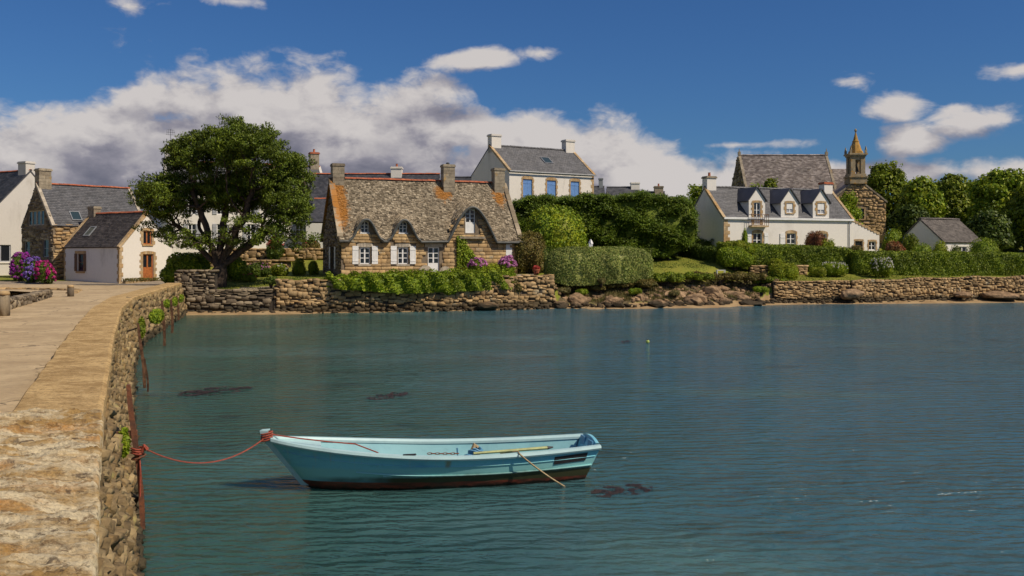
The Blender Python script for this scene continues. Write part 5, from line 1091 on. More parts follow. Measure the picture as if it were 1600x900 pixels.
    P = Panel(h, (0, 0.02), (1, 0)); P.wall(mb, L, L+La, -0.5, top, o2, 0.2, 0.2); mb.poly([(L+La, 0.02, -0.5), (L+La, 4, -0.5), (L+La, 4, top(L+La)), (L+La, 0.02, top(L+La))])
    mb.poly([(L, 0.02, top(L)), (L+La, 0.02, top(L+La)), (L+La, 4, top(L+La)), (L, 4, top(L))]); mb.build('lean_to', 'plaster_clean', h.o)
    for k, o in enumerate(o2): P.surround(o, 'dressed_stone', 0.13, 0.03, arch=0.03, seed=k+50, sill=False); P.window(o, cols=1 if k == 0 else 2, rows=2, fw=0.06, mw=0.04, frame='brown_wood' if k == 0 else 'white_paint', name='door' if k == 0 else 'window')
    n = 9
    for k in range(n):
        a0, a1 = L+La*k/n+0.01, L+La*(k+1)/n-0.01; mb = MB(); P.box(mb, a0, a1, top(a1)-0.06, top(a1)+0.14, -0.3, 0.05); mb.build('coping_tile', 'dressed_stone', h.o)
build_dormer_house()

# ------------------------------------------------------------------ chapel
def build_chapel():
    h = House('stone_chapel', 'stone chapel with grey slate roof and orange-lichened bell turret behind the long white house', 'chapel', 24.5, 100, 4.6, 0); Z0 = 4.6
    L, W, ze, zr = 9.4, 7.0, 10.0-Z0, 14.5-Z0; gab = lambda a: ze+(zr-ze)*(1-abs(a/(W/2)-1))
    mb = MB(); F = Panel(h, (0, 0), (1, 0)); Lf = Panel(h, (-0.35, W), (0.05, -0.99875)); F.wall(mb, 0, L, -1, lambda a: ze, (), 50); Lf.wall(mb, 0, W, -1, gab, (), W/2); Panel(h, (L, 0), (0, 1)).wall(mb, 0, W, -1, gab, (), W/2); mb.build('wall', 'mortar', h.o)
    items = []; rg = random.Random(31)
    for a, z, ws, hs in course_stones(W, lambda q: 0.5, lambda q: gab(q)-0.05, 0.5, 0.26, 41, 0.45, wild=0.9): items.append((Lf.p(a, z, 0.0), (ws, 0.14, hs), (0, 0, -math.pi/2)))
    lay_stones(h.o, items, 'dark_rubble', 's', 0, name='gable_stone')
    gable_roof(h, L, W, ze, zr, 'slate_chapel', 0.0, 0.25, 0.30, 0.17, 13, ridge='slate_chapel', verge='chimney_stone')
    for x in (0.0, L): mb = MB(); mb.box(x-0.14, x+0.14, W/2-0.14, W/2+0.14, zr, zr+0.38); mb.tube([(x, W/2, zr+0.38), (x, W/2, zr+0.75)], [0.07, 0.02], 6); mb.build('finial', 'chimney_stone', h.o)
    # lower link roof towards the bell gable
    mb = MB(); mb.hexa([(L, 0.2, ze-0.5), (L+2.4, 0.2, ze-0.5), (L+2.4, W/2+0.3, 12.9-Z0), (L, W/2+0.3, 12.9-Z0), (L, 0.1, ze-0.35), (L+2.4, 0.1, ze-0.35), (L+2.4, W/2+0.3, 13.05-Z0), (L, W/2+0.3, 13.05-Z0)]); lr = mb.build('link_roof', 'slate_chapel', h.o)
    v = Vector((0, W/2+0.2, 13.05-Z0-(ze-0.35))); lv = v.length; slates(lr, (L, 0.1, ze-0.33), (1, 0, 0), tuple(v/lv), 2.3, lv, 'slate_chapel', 0.3, 0.17, 14)
    # bell gable facing the water
    gx, gy = X_(1340, 97)-24.5, -3.0; hwid = 2.85; za, zq = 11.4-Z0, 9.15-Z0; top = lambda a: zq+(za-zq)*(1-abs(a-hwid)/hwid)
    P = Panel(h, (gx-hwid, gy), (1, 0)); o = P.op(1338.5, 1350, 326, 342); mb = MB(); P.wall(mb, 0, 2*hwid, -1.2, top, [o], 0.2, 0.3)
    for a in (0, 2*hwid): mb.poly([P.p(a, -1.2), P.p(a, -1.2, -7), P.p(a, zq, -7), P.p(a, zq)])
    mb.build('bell_gable', 'mortar', h.o); items = []
    sk = lambda a, z, w, hh: o['a0']-w/2-0.1 < a < o['a1']+w/2+0.1 and o['z0']-0.3 < z < o['z1']+0.3
    for a, z, ws, hs in course_stones(2*hwid, lambda q: 0.4, lambda q: top(q)-0.1, 0.42, 0.22, 43, 0.5, sk, wild=0.9): items.append((P.p(a, z, 0.0), (ws, 0.14, hs), (rg.uniform(-0.04, 0.04), rg.uniform(-0.05, 0.05), 0)))
    lay_stones(h.o, items, 'rubble', 's', 0, name='bell_gable_stone'); P.surround(o, 'dressed_stone', 0.18, 0.05, arch=0.02); P.window(o, frame='dark_metal', cols=2, rows=3, fw=0.05)
    for sg in (-1, 1):
        mb = MB(); A = Vector((gx, gy-0.1, za+0.05)); E = Vector((gx+sg*(hwid+0.15), gy-0.1, zq-0.07)); n = 8
        for k in range(n):
            p0, p1 = A.lerp(E, k/n+0.005), A.lerp(E, (k+1)/n-0.005); dn = Vector((0, 0, 0.2)); bk = Vector((0, 0.45, 0)); mb.hexa([p0-dn*0.4, p1-dn*0.4, p1-dn*0.4+bk, p0-dn*0.4+bk, p0+dn*0.5, p1+dn*0.5, p1+dn*0.5+bk, p0+dn*0.5+bk])
        mb.build('verge_coping', 'chimney_stone', h.o); mb = MB(); B0 = Vector((gx, gy+7, za)); E0 = Vector((gx+sg*(hwid+0.15), gy+7, zq-0.1)); A0 = Vector((gx, gy+0.35, za)); E1 = Vector((gx+sg*(hwid+0.15), gy+0.35, zq-0.1)); up = Vector((0, 0, 0.1)); mb.hexa([A0, E1, E0, B0, A0+up, E1+up, E0+up, B0+up]); mb.build('wing_roof', 'slate_chapel', h.o)
    # turret: plinth, four piers round an opening with the bell, cornice, pinnacles, spire
    zb = za-0.45; y0, y1 = gy-0.2, gy+1.3; yc = (y0+y1)/2
    T = MB(); T.box(gx-0.85, gx+0.85, y0-0.1, y1+0.1, zb, zb+0.62); T.box(gx-0.95, gx+0.95, y0-0.2, y1+0.2, zb+0.622, zb+0.78); T.box(gx-0.80, gx+0.80, y0-0.05, y1+0.05, zb+0.782, zb+1.0)
    pz0, pz1 = zb+1.002, zb+2.75
    for sx in (-1, 1):
        for sy in (-1, 1): cx_ = gx+sx*0.50; cy_ = yc+sy*0.5; T.box(cx_-0.22, cx_+0.22, cy_-0.22, cy_+0.22, pz0, pz1)
    T.box(gx-0.28, gx+0.28, yc+0.35, yc+0.6, pz1-0.35, pz1-0.002); T.box(gx-0.28, gx+0.28, y0+0.1, y0+0.35, pz1-0.35, pz1-0.002)
    T.box(gx-0.80, gx+0.80, y0-0.05, y1+0.05, pz1+0.002, pz1+0.16); T.box(gx-0.92, gx+0.92, y0-0.17, y1+0.17, pz1+0.162, pz1+0.32); tw = T.build('bell_turret', 'turret_stone', h.o)
    s = MB(); zs = pz1+0.322; zt = Z_(206, 97)-Z0; lev = [(0.0, 0.74), (0.12, 0.70), (0.125, 0.62), (0.55, 0.32), (0.56, 0.34), (0.60, 0.34), (0.61, 0.27), (1.0, 0.05)]; i0 = len(s.v); n = 8
    for t, rr in lev:
        for j in range(n): an = 2*math.pi*(j+0.5)/n; s.v.append((gx+math.cos(an)*rr, yc+math.sin(an)*rr, zs+(zt-zs)*t))
    for k in range(len(lev)-1):
        for j in range(n): s.f.append((i0+k*n+j, i0+k*n+(j+1) % n, i0+(k+1)*n+(j+1) % n, i0+(k+1)*n+j))
    s.f.append(tuple(i0+(len(lev)-1)*n+j for j in range(n))); sp = s.build('spire', 'spire_stone', tw); s = MB(); s.tube([(gx, yc, zt), (gx, yc, zt+0.08), (gx, yc, zt+0.2), (gx, yc, zt+0.34), (gx, yc, zt+0.4)], [0.04, 0.10, 0.15, 0.09, 0.02], 8); s.build('finial', 'turret_stone', tw)
    for sx in (-1, 1):
        for sy in (-1, 1): s = MB(); cx_ = gx+sx*0.76; cy_ = yc+sy*0.76; s.box(cx_-0.10, cx_+0.10, cy_-0.10, cy_+0.10, zs, zs+0.35); s.tube([(cx_, cy_, zs+0.352), (cx_, cy_, zs+0.75)], [0.12, 0.02], 4); s.build('pinnacle', 'turret_stone', tw)
    s = MB(); zb2 = pz0+0.25; s.tube([(gx, yc, zb2), (gx, yc, zb2+0.08), (gx, yc, zb2+0.45), (gx, yc, zb2+0.62), (gx, yc, zb2+0.66)], [0.36, 0.32, 0.2, 0.15, 0.03], 12); s.tube([(gx, yc, zb2+0.66), (gx, yc, pz1-0.1)], 0.03, 5); s.build('bell', 'bronze', tw)
mat_plain('bronze', (0.09, 0.075, 0.045), 0.5, 0.2, metal=0.6)
mat_pieces('turret_stone', [(0.30, 0.24, 0.15), (0.36, 0.29, 0.18)], 2.5, lichen=((0.40, 0.22, 0.05), 0.3, 2.0)); mat_pieces('spire_stone', [(0.40, 0.22, 0.06), (0.44, 0.25, 0.06)], 3.0, lichen=((0.22, 0.19, 0.13), 0.35, 2.5))
build_chapel()

# ------------------------------------------------------------------ small white outbuilding on the right
def build_garage():
    Z0 = 2.75; L, W = 5.0, 5.0; h = House('white_outbuilding', 'small white outbuilding with brown slate roof in front of the trees on the right', 'outbuilding', 38.25, 85, Z0, 27); ze, zr = 5.0-Z0, 7.05-Z0
    F = Panel(h, (0, 0), (1, 0)); o = dict(a0=1.9, a1=3.0, z0=0.8, z1=1.75); F, Lf, Rt, B = plain_walls(h, L, W, ze, zr, 'plaster_clean', [o]); F.window(o, cols=2, rows=2)
    gable_roof(h, L, W, ze, zr, 'slate_brown', 0.1, 0.2, 0.26, 0.18, 17, ridge='slate_brown')
build_garage()

# ------------------------------------------------------------------ village end, left
def build_small():
    Z0 = 1.38; L, W = 6.72, 5.04; h = House('small_white_house', 'small white house with orange wooden door and brown slate roof beside the pine', 'house', -36.06, 77.28, Z0, -30); ze, zr = 4.47-Z0, 7.12-Z0
    q = lambda x: x*0.322; r = lambda y: 180+y*0.322
    F = Panel(h, (0, 0), (1, 0)); Rt = Panel(h, (L, 0), (0, 1)); fo = [F.op(q(376), q(406), r(672), r(757))]; ro = [Rt.op(q(695), q(736), r(562), r(627)), Rt.op(q(693), q(744), r(674), r(787))]; ro[1]['z0'] = 0.12
    F, Lf, Rt, B = plain_walls(h, L, W, ze, zr, 'plaster', fo, (), ro)
    F.window(fo[0], frame='brown_wood', cols=1, rows=2); w = fo[0]['a1']-fo[0]['a0']
    F.leaf(fo[0]['a0']-0.32, fo[0]['a0']-0.02, fo[0]['z0'], fo[0]['z1'], 'brown_wood', 0.03); F.leaf(fo[0]['a1']+0.02, fo[0]['a1']+0.32, fo[0]['z0'], fo[0]['z1'], 'brown_wood', 0.03)
    mb = MB(); F.box(mb, fo[0]['a0']-0.3, fo[0]['a1']+0.3, fo[0]['z1']+0.01, fo[0]['z1']+0.22, -0.05, 0.03); mb.build('lintel', 'dressed_stone', h.o); mb = MB(); F.box(mb, fo[0]['a0']-0.15, fo[0]['a1']+0.15, fo[0]['z0']-0.14, fo[0]['z0']-0.004, -0.05, 0.07); mb.build('sill', 'dressed_stone', h.o)
    Rt.surround(ro[0], 'dressed_stone', 0.24, 0.03, arch=0.1, seed=2); Rt.window(ro[0], frame='orange_wood', cols=2, rows=1, fw=0.09); Rt.surround(ro[1], 'dressed_stone', 0.24, 0.03, arch=0.1, seed=3, sill=False); Rt.window(ro[1], frame='orange_wood', cols=2, rows=1, fw=0.10, panel=0.55, name='door', label='orange wooden door with glazed upper half')
    quoins(F, L, 0.0, ze-0.1, 'dressed_stone', 4, (0.16, 0.26), 0.02, -1); quoins(Rt, 0.0, 0.0, ze-0.1, 'dressed_stone', 5, (0.34, 0.22), 0.02, 1); quoins(F, 0, 0.0, ze-0.1, 'dressed_stone', 6, (0.14, 0.22), 0.02, 1)
    O, V, Nn = gable_roof(h, L, W, ze, zr, 'slate_brown', 0.06, 0.18, 0.24, 0.16, 19, ridge='ridge_clay', verge='dressed_stone')
    S = Panel(h, (0, W*0.3), (1, 0)); skylight(h, O, V, Nn, S.s(149), 1.75, 0.75, 1.05); chimney(h, 0.35, W/2, 0.75, 0.65, zr-0.5, zr+0.42, 'chimney_stone', capmat='chimney_stone', pots=0, stone=True)
    p = h.w(L+0.3, 2.3); T = thing('flower_trough', 'low stone trough with plants below the small house door', 'trough', (p.x, p.y, Z0), h.th)
    mb = MB(); mb.box(-0.05, 0.3, -2.2, 1.2, 0, 0.3); mb.build('trough_box', 'dressed_stone', T)
    rg = np.random.default_rng(4); P = np.stack([rg.uniform(-0.1, 0.35, 900), rg.uniform(-2.2, 1.2, 900), rg.uniform(0.25, 0.55, 900)], axis=1); Vv, Ff = leaf_quads(P, np.tile([0.3, -0.3, 0.8], (900, 1)), rg, 0.14); link('foliage', np_mesh('f', Vv, Ff), 'leaf_olive', T)
build_small()

def build_stone_house():
    Z0 = 1.9; L, W = 8.0, 6.0; h = House('stone_house', 'old house with dark rubble gable and red roof ridge beside the small white house', 'house', -37.3, 78, Z0, 49); ze, zr = 6.25-Z0, 9.7-Z0
    q = lambda x: x*0.322; r = lambda y: 180+y*0.322
    Lf = Panel(h, (0, W), (0, -1)); F = Panel(h, (0, 0), (1, 0)); gab = lambda a: ze+(zr-ze)*(1-abs(a/(W/2)-1))-0.1
    lo = [Lf.op(q(118), q(145), r(612), r(688)), Lf.op(q(207), q(236), r(603), r(688)), Lf.op(q(134), q(214), r(462), r(535))]
    plain_walls(h, L, W, ze, zr, 'mortar', (), lo, ()); items = []; rg = random.Random(9)
    sk = lambda a, z, w, hh: any(o['a0']-w*0.45-0.05 < a < o['a1']+w*0.45+0.05 and o['z0']-hh*0.5 < z < o['z1']+hh*0.5 for o in lo)
    for a, z, ws, hs in course_stones(W, lambda p: -0.1, gab, 0.42, 0.2, 51, 0.45, sk, wild=0.9): items.append((Lf.p(a, z, 0.0), (ws, 0.14, hs), (rg.uniform(-0.04, 0.04), rg.uniform(-0.06, 0.06), -math.pi/2)))
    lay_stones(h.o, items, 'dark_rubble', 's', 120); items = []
    for a, z, ws, hs in course_stones(L, lambda p: -0.1, lambda p: ze-0.05, 0.46, 0.22, 52, 0.4, wild=0.7): items.append((F.p(a, z, 0.0), (ws, 0.14, hs), (0, rg.uniform(-0.04, 0.04), 0)))
    lay_stones(h.o, items, 'granite_wall', 's', 0, name='front_stone')
    for o in lo[:2]: Lf.window(o, frame='grey_paint', cols=1, rows=2, fw=0.06); mb = MB(); Lf.box(mb, o['a0']-0.15, o['a1']+0.15, o['z1']+0.01, o['z1']+0.25, -0.1, 0.05); mb.build('lintel', 'pale_stone', h.o)
    o = lo[2]; n = 4; w = (o['a1']-o['a0'])/n
    for k in range(n): Lf.window(dict(a0=o['a0']+k*w+0.01, a1=o['a0']+(k+1)*w-0.01, z0=o['z0'], z1=o['z1']), frame='pale_stone', cols=1, rows=1, fw=0.09)
    O, V, Nn = gable_roof(h, L, W, ze, zr, 'slate', 0.04, 0.2, 0.27, 0.19, 23, ridge='ridge_clay', verge='pale_stone'); S = Panel(h, (0, W*0.12), (1, 0)); skylight(h, O, V, Nn, S.s(116)+0.1, 1.15, 0.85, 1.0)
    chimney(h, 0.5, W/2, 1.0, 0.85, zr-0.9, zr+1.05, 'chimney_stone', capmat='chimney_stone', pots=0, stone=True)
build_stone_house()

def build_left_white():
    Z0 = 1.8; h = House('white_gabled_house', 'tall white gabled house with chimney cut by the picture edge', 'house', -55.05, 89.1, Z0, -30); L, W = 10.0, 9.0; zr = 11.5-Z0; ze = zr-4.6
    Rt = Panel(h, (L, 0), (0, 1)); o = Rt.op(-14, 17, 382.5, 409); F, Lf, Rt, B = plain_walls(h, L, W, ze, zr, 'plaster_old', (), (), [o]); Rt.window(o, frame='grey_paint', cols=2, rows=1, fw=0.08)
    mb = MB(); Rt.box(mb, o['a0']-0.1, o['a1']+0.15, o['z0']-0.14, o['z0']-0.004, -0.05, 0.1); mb.build('sill', 'plaster', h.o)
    O, V, Nn = gable_roof(h, L, W, ze, zr, 'slate', 0.05, 0.2, 0.28, 0.2, 29, ridge='ridge_clay'); chimney(h, L-0.6, W/2, 1.15, 0.9, zr-0.8, zr+0.62, 'plaster_old', capmat='plaster_old', pots=0)
build_left_white()

def build_back_white():
    Z0 = 4.1; h = House('large_white_house', 'large white two-storey house standing behind the pine tree', 'house', -33, 92, Z0, 25); L, W = 15.5, 7.0; ze, zr = 9.9-Z0, 13.1-Z0
    F = Panel(h, (0, 0), (1, 0)); ops = []
    for xx in (300, 345, 392, 432, 468): 
        for y0, y1 in ((312, 335), (350, 376)): ops.append(F.op(xx-6, xx+6, y0, y1))
    F, Lf, Rt, B = plain_walls(h, L, W, ze, zr, 'plaster', ops)
    for k, o in enumerate(ops): F.window(o, frame='white_paint', cols=2, rows=3, fw=0.06); F.leaf(o['a0']-0.42, o['a0']-0.02, o['z0'], o['z1'], 'grey_paint', 0.03); F.leaf(o['a1']+0.02, o['a1']+0.42, o['z0'], o['z1'], 'grey_paint', 0.03)
    gable_roof(h, L, W, ze, zr, 'slate', 0.04, 0.2, 0.28, 0.2, 31, ridge='ridge_clay', verge='plaster_old'); c = chimney(h, 0.55, W/2, 1.0, 0.85, zr-0.7, zr+1.25, 'plaster_old', capmat='chimney_stone', pots=1); chimney(h, L-0.55, W/2, 0.9, 0.8, zr-0.7, zr+1.3, 'chimney_stone', capmat='ridge_clay', pots=1)
    mb = MB(); x, y, z = 0.6, W/2, zr+1.4; mb.tube([(x, y, z), (x, y, z+1.75)], 0.022, 5)
    for k, zz in enumerate((1.2, 1.45, 1.68)): mb.tube([(x-0.45+0.08*k, y, z+zz), (x+0.5-0.1*k, y, z+zz)], 0.014, 4)
    for k in range(5): mb.tube([(x-0.35+k*0.17, y-0.2, z+1.45), (x-0.35+k*0.17, y+0.2, z+1.45)], 0.01, 4); mb.tube([(x-0.35+k*0.17, y, z+1.25), (x-0.35+k*0.17, y, z+1.7)], 0.01, 4)
    mb.build('antenna', 'dark_metal', h.o)
build_back_white()

def build_behind():
    Z0 = 4.3; h = House('slate_roofed_house', 'long slate-roofed house with red ridge and white chimney showing behind the stone cottage', 'house', X_(486, 98), 96, Z0, 0); L, W = 13.0, 7.0; ze, zr = 8.6-Z0, 12.15-Z0
    plain_walls(h, L, W, ze, zr, 'plaster', ()); gable_roof(h, L, W, ze, zr, 'slate', 0.04, 0.2, 0.28, 0.2, 37, ridge='ridge_clay')
    R_ = Panel(h, (0, W/2), (1, 0)); chimney(h, R_.s(620), W/2, 1.1, 0.9, zr-0.5, R_.z(262.5, 8)-0.1, 'plaster_clean', capmat='plaster', pots=1)
    # low annex on its garden side
    P = Panel(h, (0, -4.0), (1, 0)); a0, a1 = P.s(478), P.s(540); z1, z2 = P.z(347, a0), P.z(313, a0)+0.4; mb = MB(); P.wall(mb, a0, a1, -1, lambda a: z1, (), 50); mb.poly([P.p(a1, -1), P.p(a1, -1, -4), P.p(a1, z2, -4), P.p(a1, z1)]); mb.poly([P.p(a0, -1), P.p(a0, -1, -4), P.p(a0, z2, -4), P.p(a0, z1)]); mb.build('annex_wall', 'plaster_clean', h.o)
    v = Vector((0, 4.0, z2-z1)); lv = v.length; mb = MB(); q = [Vector(P.p(a0, z1)), Vector(P.p(a1, z1)), Vector(P.p(a1, z2, -4)), Vector(P.p(a0, z2, -4))]; mb.hexa([x-Vector((0, 0, 0.1)) for x in q]+q); ar = mb.build('annex_roof', 'slate', h.o); slates(ar, P.p(a0, z1+0.01), (1, 0, 0), tuple(v/lv), a1-a0, lv, 'slate', 0.28, 0.2, 39)
    ridge_tiles(h.o, P.p(a0, z2, -4), P.p(a1, z2, -4), 'ridge_clay')
    Z0 = 4.8; h = House('white_chimney_house', 'roof and white chimney with red pot peeping over the right end of the stone cottage', 'house', X_(700, 99), 99, Z0, 0); L, W = 6.2, 6.0; ze, zr = 9.0-Z0, Z_(277, 102)-Z0
    plain_walls(h, L, W, ze, zr, 'plaster'); gable_roof(h, L, W, ze, zr, 'slate', 0.04, 0.2, 0.3, 0.2, 41, ridge='slate'); R_ = Panel(h, (0, W/2), (1, 0)); chimney(h, R_.s(756), W/2, 1.0, 0.85, zr-0.9, R_.z(272, 3), 'plaster_clean', capmat='plaster_clean', pots=1)
    for k, (x0, x1, yr, yb, ch, mat, lab) in enumerate(((926, 947, 291.5, 300, None, 'plaster', 'tiny grey roof at the left of the far roofs beyond the cypress hedge'), (952, 1003, 292.5, 304, (1001, 285, 'plaster_clean'), 'plaster', 'far slate roof with a white chimney beyond the cypress hedge'), (1012, 1044, 300, 306, (1029, 291, 'chimney_stone'), 'plaster_old', 'far roof with a stone chimney at the right of the cypress hedge top'))):
        Y = 122; Z0 = 5.2; X0 = X_(x0, Y); L = X_(x1, Y)-X0; W = 6.0; zr = Z_(yr, Y+3)-Z0; ze = zr-2.4; h = House('far_house', lab, 'house', X0, Y, Z0, 0); plain_walls(h, L, W, ze, zr, mat); gable_roof(h, L, W, ze, zr, 'slate', 0.04, 0.2, 0.35, 0.24, 60+k, ridge='slate')
        if ch: R_ = Panel(h, (0, W/2), (1, 0)); a = R_.s(ch[0]); chimney(h, min(L-0.5, a), W/2, 1.1, 0.9, zr-0.6, R_.z(ch[1], a)-0.2, ch[2], capmat=ch[2], pots=1 if k == 2 else 0)
        elif k == 0: chimney(h, L-0.4, W/2, 0.5, 0.5, zr-0.4, zr+0.9, 'zinc', capmat='zinc', pots=0)
build_behind()
# ================================================================== TREES AND PLANTS
def grow(attr, seeds, step=0.32, kill=0.5, infl=2.6, iters=70, rs=1):
    """space colonisation: returns node positions and parent indices"""
    P = [np.array(s[0], float) for s in seeds]; par = [s[1] for s in seeds]; A = np.array(attr); alive = np.ones(len(A), bool); rg = np.random.default_rng(rs)
    for it in range(iters):
        if not alive.any(): break
        PA = np.array(P); Q = A[alive]; D = Q[:, None, :]-PA[None]; dist = np.linalg.norm(D, axis=2); k = dist.argmin(1); dm = dist[np.arange(len(Q)), k]; ok = dm < infl
        if not ok.any(): infl *= 1.4; continue
        acc = {}
        for i in np.where(ok)[0]: acc.setdefault(k[i], []).append(D[i, k[i]]/max(1e-6, dm[i]))
        new = []
        for n, v in acc.items():
            d = np.mean(v, axis=0)+rg.normal(size=3)*0.12; d[2] += 0.06; d /= max(1e-6, np.linalg.norm(d)); q = P[n]+d*step
            P.append(q); par.append(n); new.append(q)
        NA = np.array(new); dn = np.linalg.norm(A[:, None, :]-NA[None], axis=2).min(1); alive &= dn > kill
    return np.array(P), par
def limbs_mesh(P, par, r_tip=0.018, expo=2.3, rmax=0.6, sides=6):
    n = len(P); ch = [[] for _ in range(n)]
    for i, p in enumerate(par):
        if p >= 0: ch[p].append(i)
    rad = np.zeros(n)
    for i in range(n-1, -1, -1): rad[i] = r_tip if not ch[i] else min(rmax, sum(rad[c]**expo for c in ch[i])**(1/expo)+0.0012)
    mb = MB(); done = set()
    def chain(i):
        pts = [i]; 
        while True:
            c = [x for x in ch[pts[-1]]]
            if not c: break
            c.sort(key=lambda x: -rad[x]); pts.append(c[0])
        return pts
    roots = [i for i, p in enumerate(par) if p < 0]; stack = [(r, None) for r in roots]; paths = []
    while stack:
        i, pr = stack.pop(); pts = chain(i); full = ([pr] if pr is not None else [])+pts; paths.append(full)
        for a in pts:
            for c in sorted(ch[a], key=lambda x: -rad[x])[1:]: stack.append((c, a))
    for f in paths:
        if len(f) < 2: continue
        mb.tube([P[i] for i in f], [float(rad[f[1]] if k == 0 else rad[i]) for k, i in enumerate(f)], sides if rad[f[1]] > 0.05 else 4, cap=False)
    tips = [i for i in range(n) if not ch[i]]; return mb, rad, tips, ch
def needle_clumps(C, R_, per, rg, size, mat, parent, name='foliage', flat=0.6, aspect=0.22, updir=0.7):
    n = len(C); Q = np.repeat(C, per, axis=0); rr = np.repeat(np.asarray(R_), per)[:, None]; d = unit(rg.normal(size=Q.shape)); d[:, 2] = d[:, 2]*flat+0.15
    P = Q+d*rr*rg.uniform(0.25, 1.0, size=(len(Q), 1))**0.6; td = unit(d+np.array([0, 0, updir])); V, F = leaf_quads(P, d, rg, size, aspect, 0.9, 0.3, tdir=td, tspread=0.5)
    return link(name, np_mesh('foliage', V, F), mat, parent)
def build_pine():
    Y = 63.6; X = X_(342, Y); z0 = gz(X, Y)-0.05; T = thing('pine_tree', 'big spreading pine with a dense dark green crown by the end of the causeway', 'tree', (X, Y, z0)); rg = np.random.default_rng(12)
    S = Y/FOC                                          # metres per photograph pixel there
    def lob(x, y, rx, ry, rd): return ((x-342)*S, 0.0, (443-y)*S, rx*S, rd, ry*S)
    lobes = [lob(385, 235, 75, 50, 3.2), lob(320, 245, 62, 45, 2.8), lob(425, 268, 58, 50, 2.8), lob(268, 305, 50, 36, 2.4), lob(450, 320, 38, 44, 2.4), lob(345, 290, 80, 42, 3.3), lob(415, 355, 68, 26, 2.4), lob(258, 352, 42, 20, 2.0), lob(455, 372, 34, 20, 1.8), lob(300, 372, 44, 15, 2.2), lob(370, 372, 40, 12, 2.6)]
    lobes = [(l[0], (k % 3-1)*0.9, *l[2:]) for k, l in enumerate(lobes)]
    P1, _ = ell_surface(lobes[:6], 2300, rg, 0.30, 1.0); P2, _ = ell_surface(lobes[6:], 420, rg, 0.3, 1.0); A = np.vstack([P1, P2]); A = A[A[:, 2] > 2.4]
    # stems: several fan out from a stout bole
    seeds = [((0, 0, -0.3), -1), ((0.0, 0, 0.5), 0), ((0.05, 0, 1.1), 1)]
    for tx, ty, tz in ((-2.6, 0.3, 4.0), (-1.0, -0.6, 4.6), (0.2, 0.5, 4.8), (1.5, -0.3, 4.3), (2.7, 0.5, 3.6), (-1.6, 1.1, 3.9), (1.0, -1.2, 3.8)):
        prev = 2
        for k in range(1, 8):
            t = k/7; q = np.array([0.05+tx*t**1.05, ty*t, 1.1+(tz-1.1)*t**0.92])+rg.normal(size=3)*0.06; seeds.append((tuple(q), prev)); prev = len(seeds)-1
    P, par = grow(A, seeds, 0.27, 0.31, 3.2, 90, 5); mb, rad, tips, ch = limbs_mesh(P, par, 0.016, 2.1, 0.75)
    mb.v = [(a, b_, c) for a, b_, c in mb.v]; mb.build('trunk', 'bark', T, True)
    C = [i for i in range(len(P)) if i in set(tips) or (rad[i] < 0.036 and P[i][2] > 4.4)]; C = P[C]; C = C[C[:, 2] > 2.3]; n = len(C)
    if n > 3300: C = C[rg.choice(n, 3300, replace=False)]
    C = C+rg.normal(size=C.shape)*0.10+np.array([0, 0, 0.10])
    needle_clumps(C, rg.uniform(0.34, 0.58, len(C)), 74, rg, 0.20, 'leaf_pine', T, 'crown', 0.55, 0.34)
    return T
build_pine()

def broad_tree(label, x, ytop, ybase, Y, wpx, mat, seed, n=9000, size=0.34, lobes=None, name='leafy_tree', group='trees behind the chapel'):
    S = Y/FOC; X = X_(x, Y); z0 = gz(X, Y); H = Z_(ytop, Y)-z0; T = thing(name, label, 'tree', (X, Y, z0-0.1), 0, group); rg = np.random.default_rng(seed); rw = wpx*S/2
    L = []
    for k in range(19):
        an = rg.uniform(0, 6.28); rr = rw*rg.uniform(0.15, 0.62); zz = H*rg.uniform(0.34, 0.84); s = rw*rg.uniform(0.22, 0.46)*(1.1-0.45*abs(zz/H-0.5)); L.append((math.cos(an)*rr*(1.15-zz/H*0.5), math.sin(an)*rr*0.9, zz, s, s, min(s*0.85, H-zz)))
    L.append((0, 0, H*0.86, rw*0.42, rw*0.42, H*0.14)); L.append((0, 0, H*0.55, rw*0.66, rw*0.6, H*0.3))
    A, _ = ell_surface(L, 130, rg, 0.4, 0.9); seeds = [((0, 0, -0.2), -1), ((0.05, 0, H*0.08), 0), ((0, 0.05, H*0.18), 1), ((0, 0, H*0.28), 2)]; P, par = grow(A, seeds, 0.55, 0.8, 5, 40, seed); mb, rad, tips, ch = limbs_mesh(P, par, 0.03, 2.2, 0.4, 6); mb.build('trunk', 'bark', T, True)
    n = int(n*1.6); nc = n//34; C, Nn = ell_surface(L, nc, rg, 0.62, 1.10, zmin=0.5); Q = np.repeat(C, 34, axis=0); d = unit(rg.normal(size=Q.shape)); cr = np.repeat(rg.uniform(0.25, 0.85, nc), 34)[:, None]; Pp = Q+d*cr*rg.uniform(0.2, 1, size=(len(Q), 1))**0.5*np.array([1, 1, 0.7]); Vv, Ff = leaf_quads(Pp, unit(d+np.repeat(Nn, 34, axis=0)), rg, size, 0.62, 0.7, 0.35)
    link('crown', np_mesh('crown', Vv, Ff), mat, T); return T
broad_tree('round green tree directly behind the bell turret of the chapel', 1386, 254, 360, 108, 98, 'leaf_tree', 71, 12000)
broad_tree('tree with a loose pale crown between the chapel and the outbuilding', 1438, 278, 390, 100, 84, 'leaf_round', 72, 10000)
broad_tree('dark tree rising behind the small white outbuilding', 1487, 274, 390, 104, 90, 'leaf_tree', 73, 11000)
broad_tree('tall broad tree right of the outbuilding, its top highest at the right side', 1568, 266, 395, 98, 120, 'leaf_round', 74, 14000)
broad_tree('dark tree cut by the right picture edge behind the hedge', 1625, 282, 400, 92, 110, 'leaf_tree', 75, 11000)
broad_tree('shadowy lower tree right of the outbuilding wall', 1545, 330, 405, 90, 70, 'leaf_dark', 76, 8000)
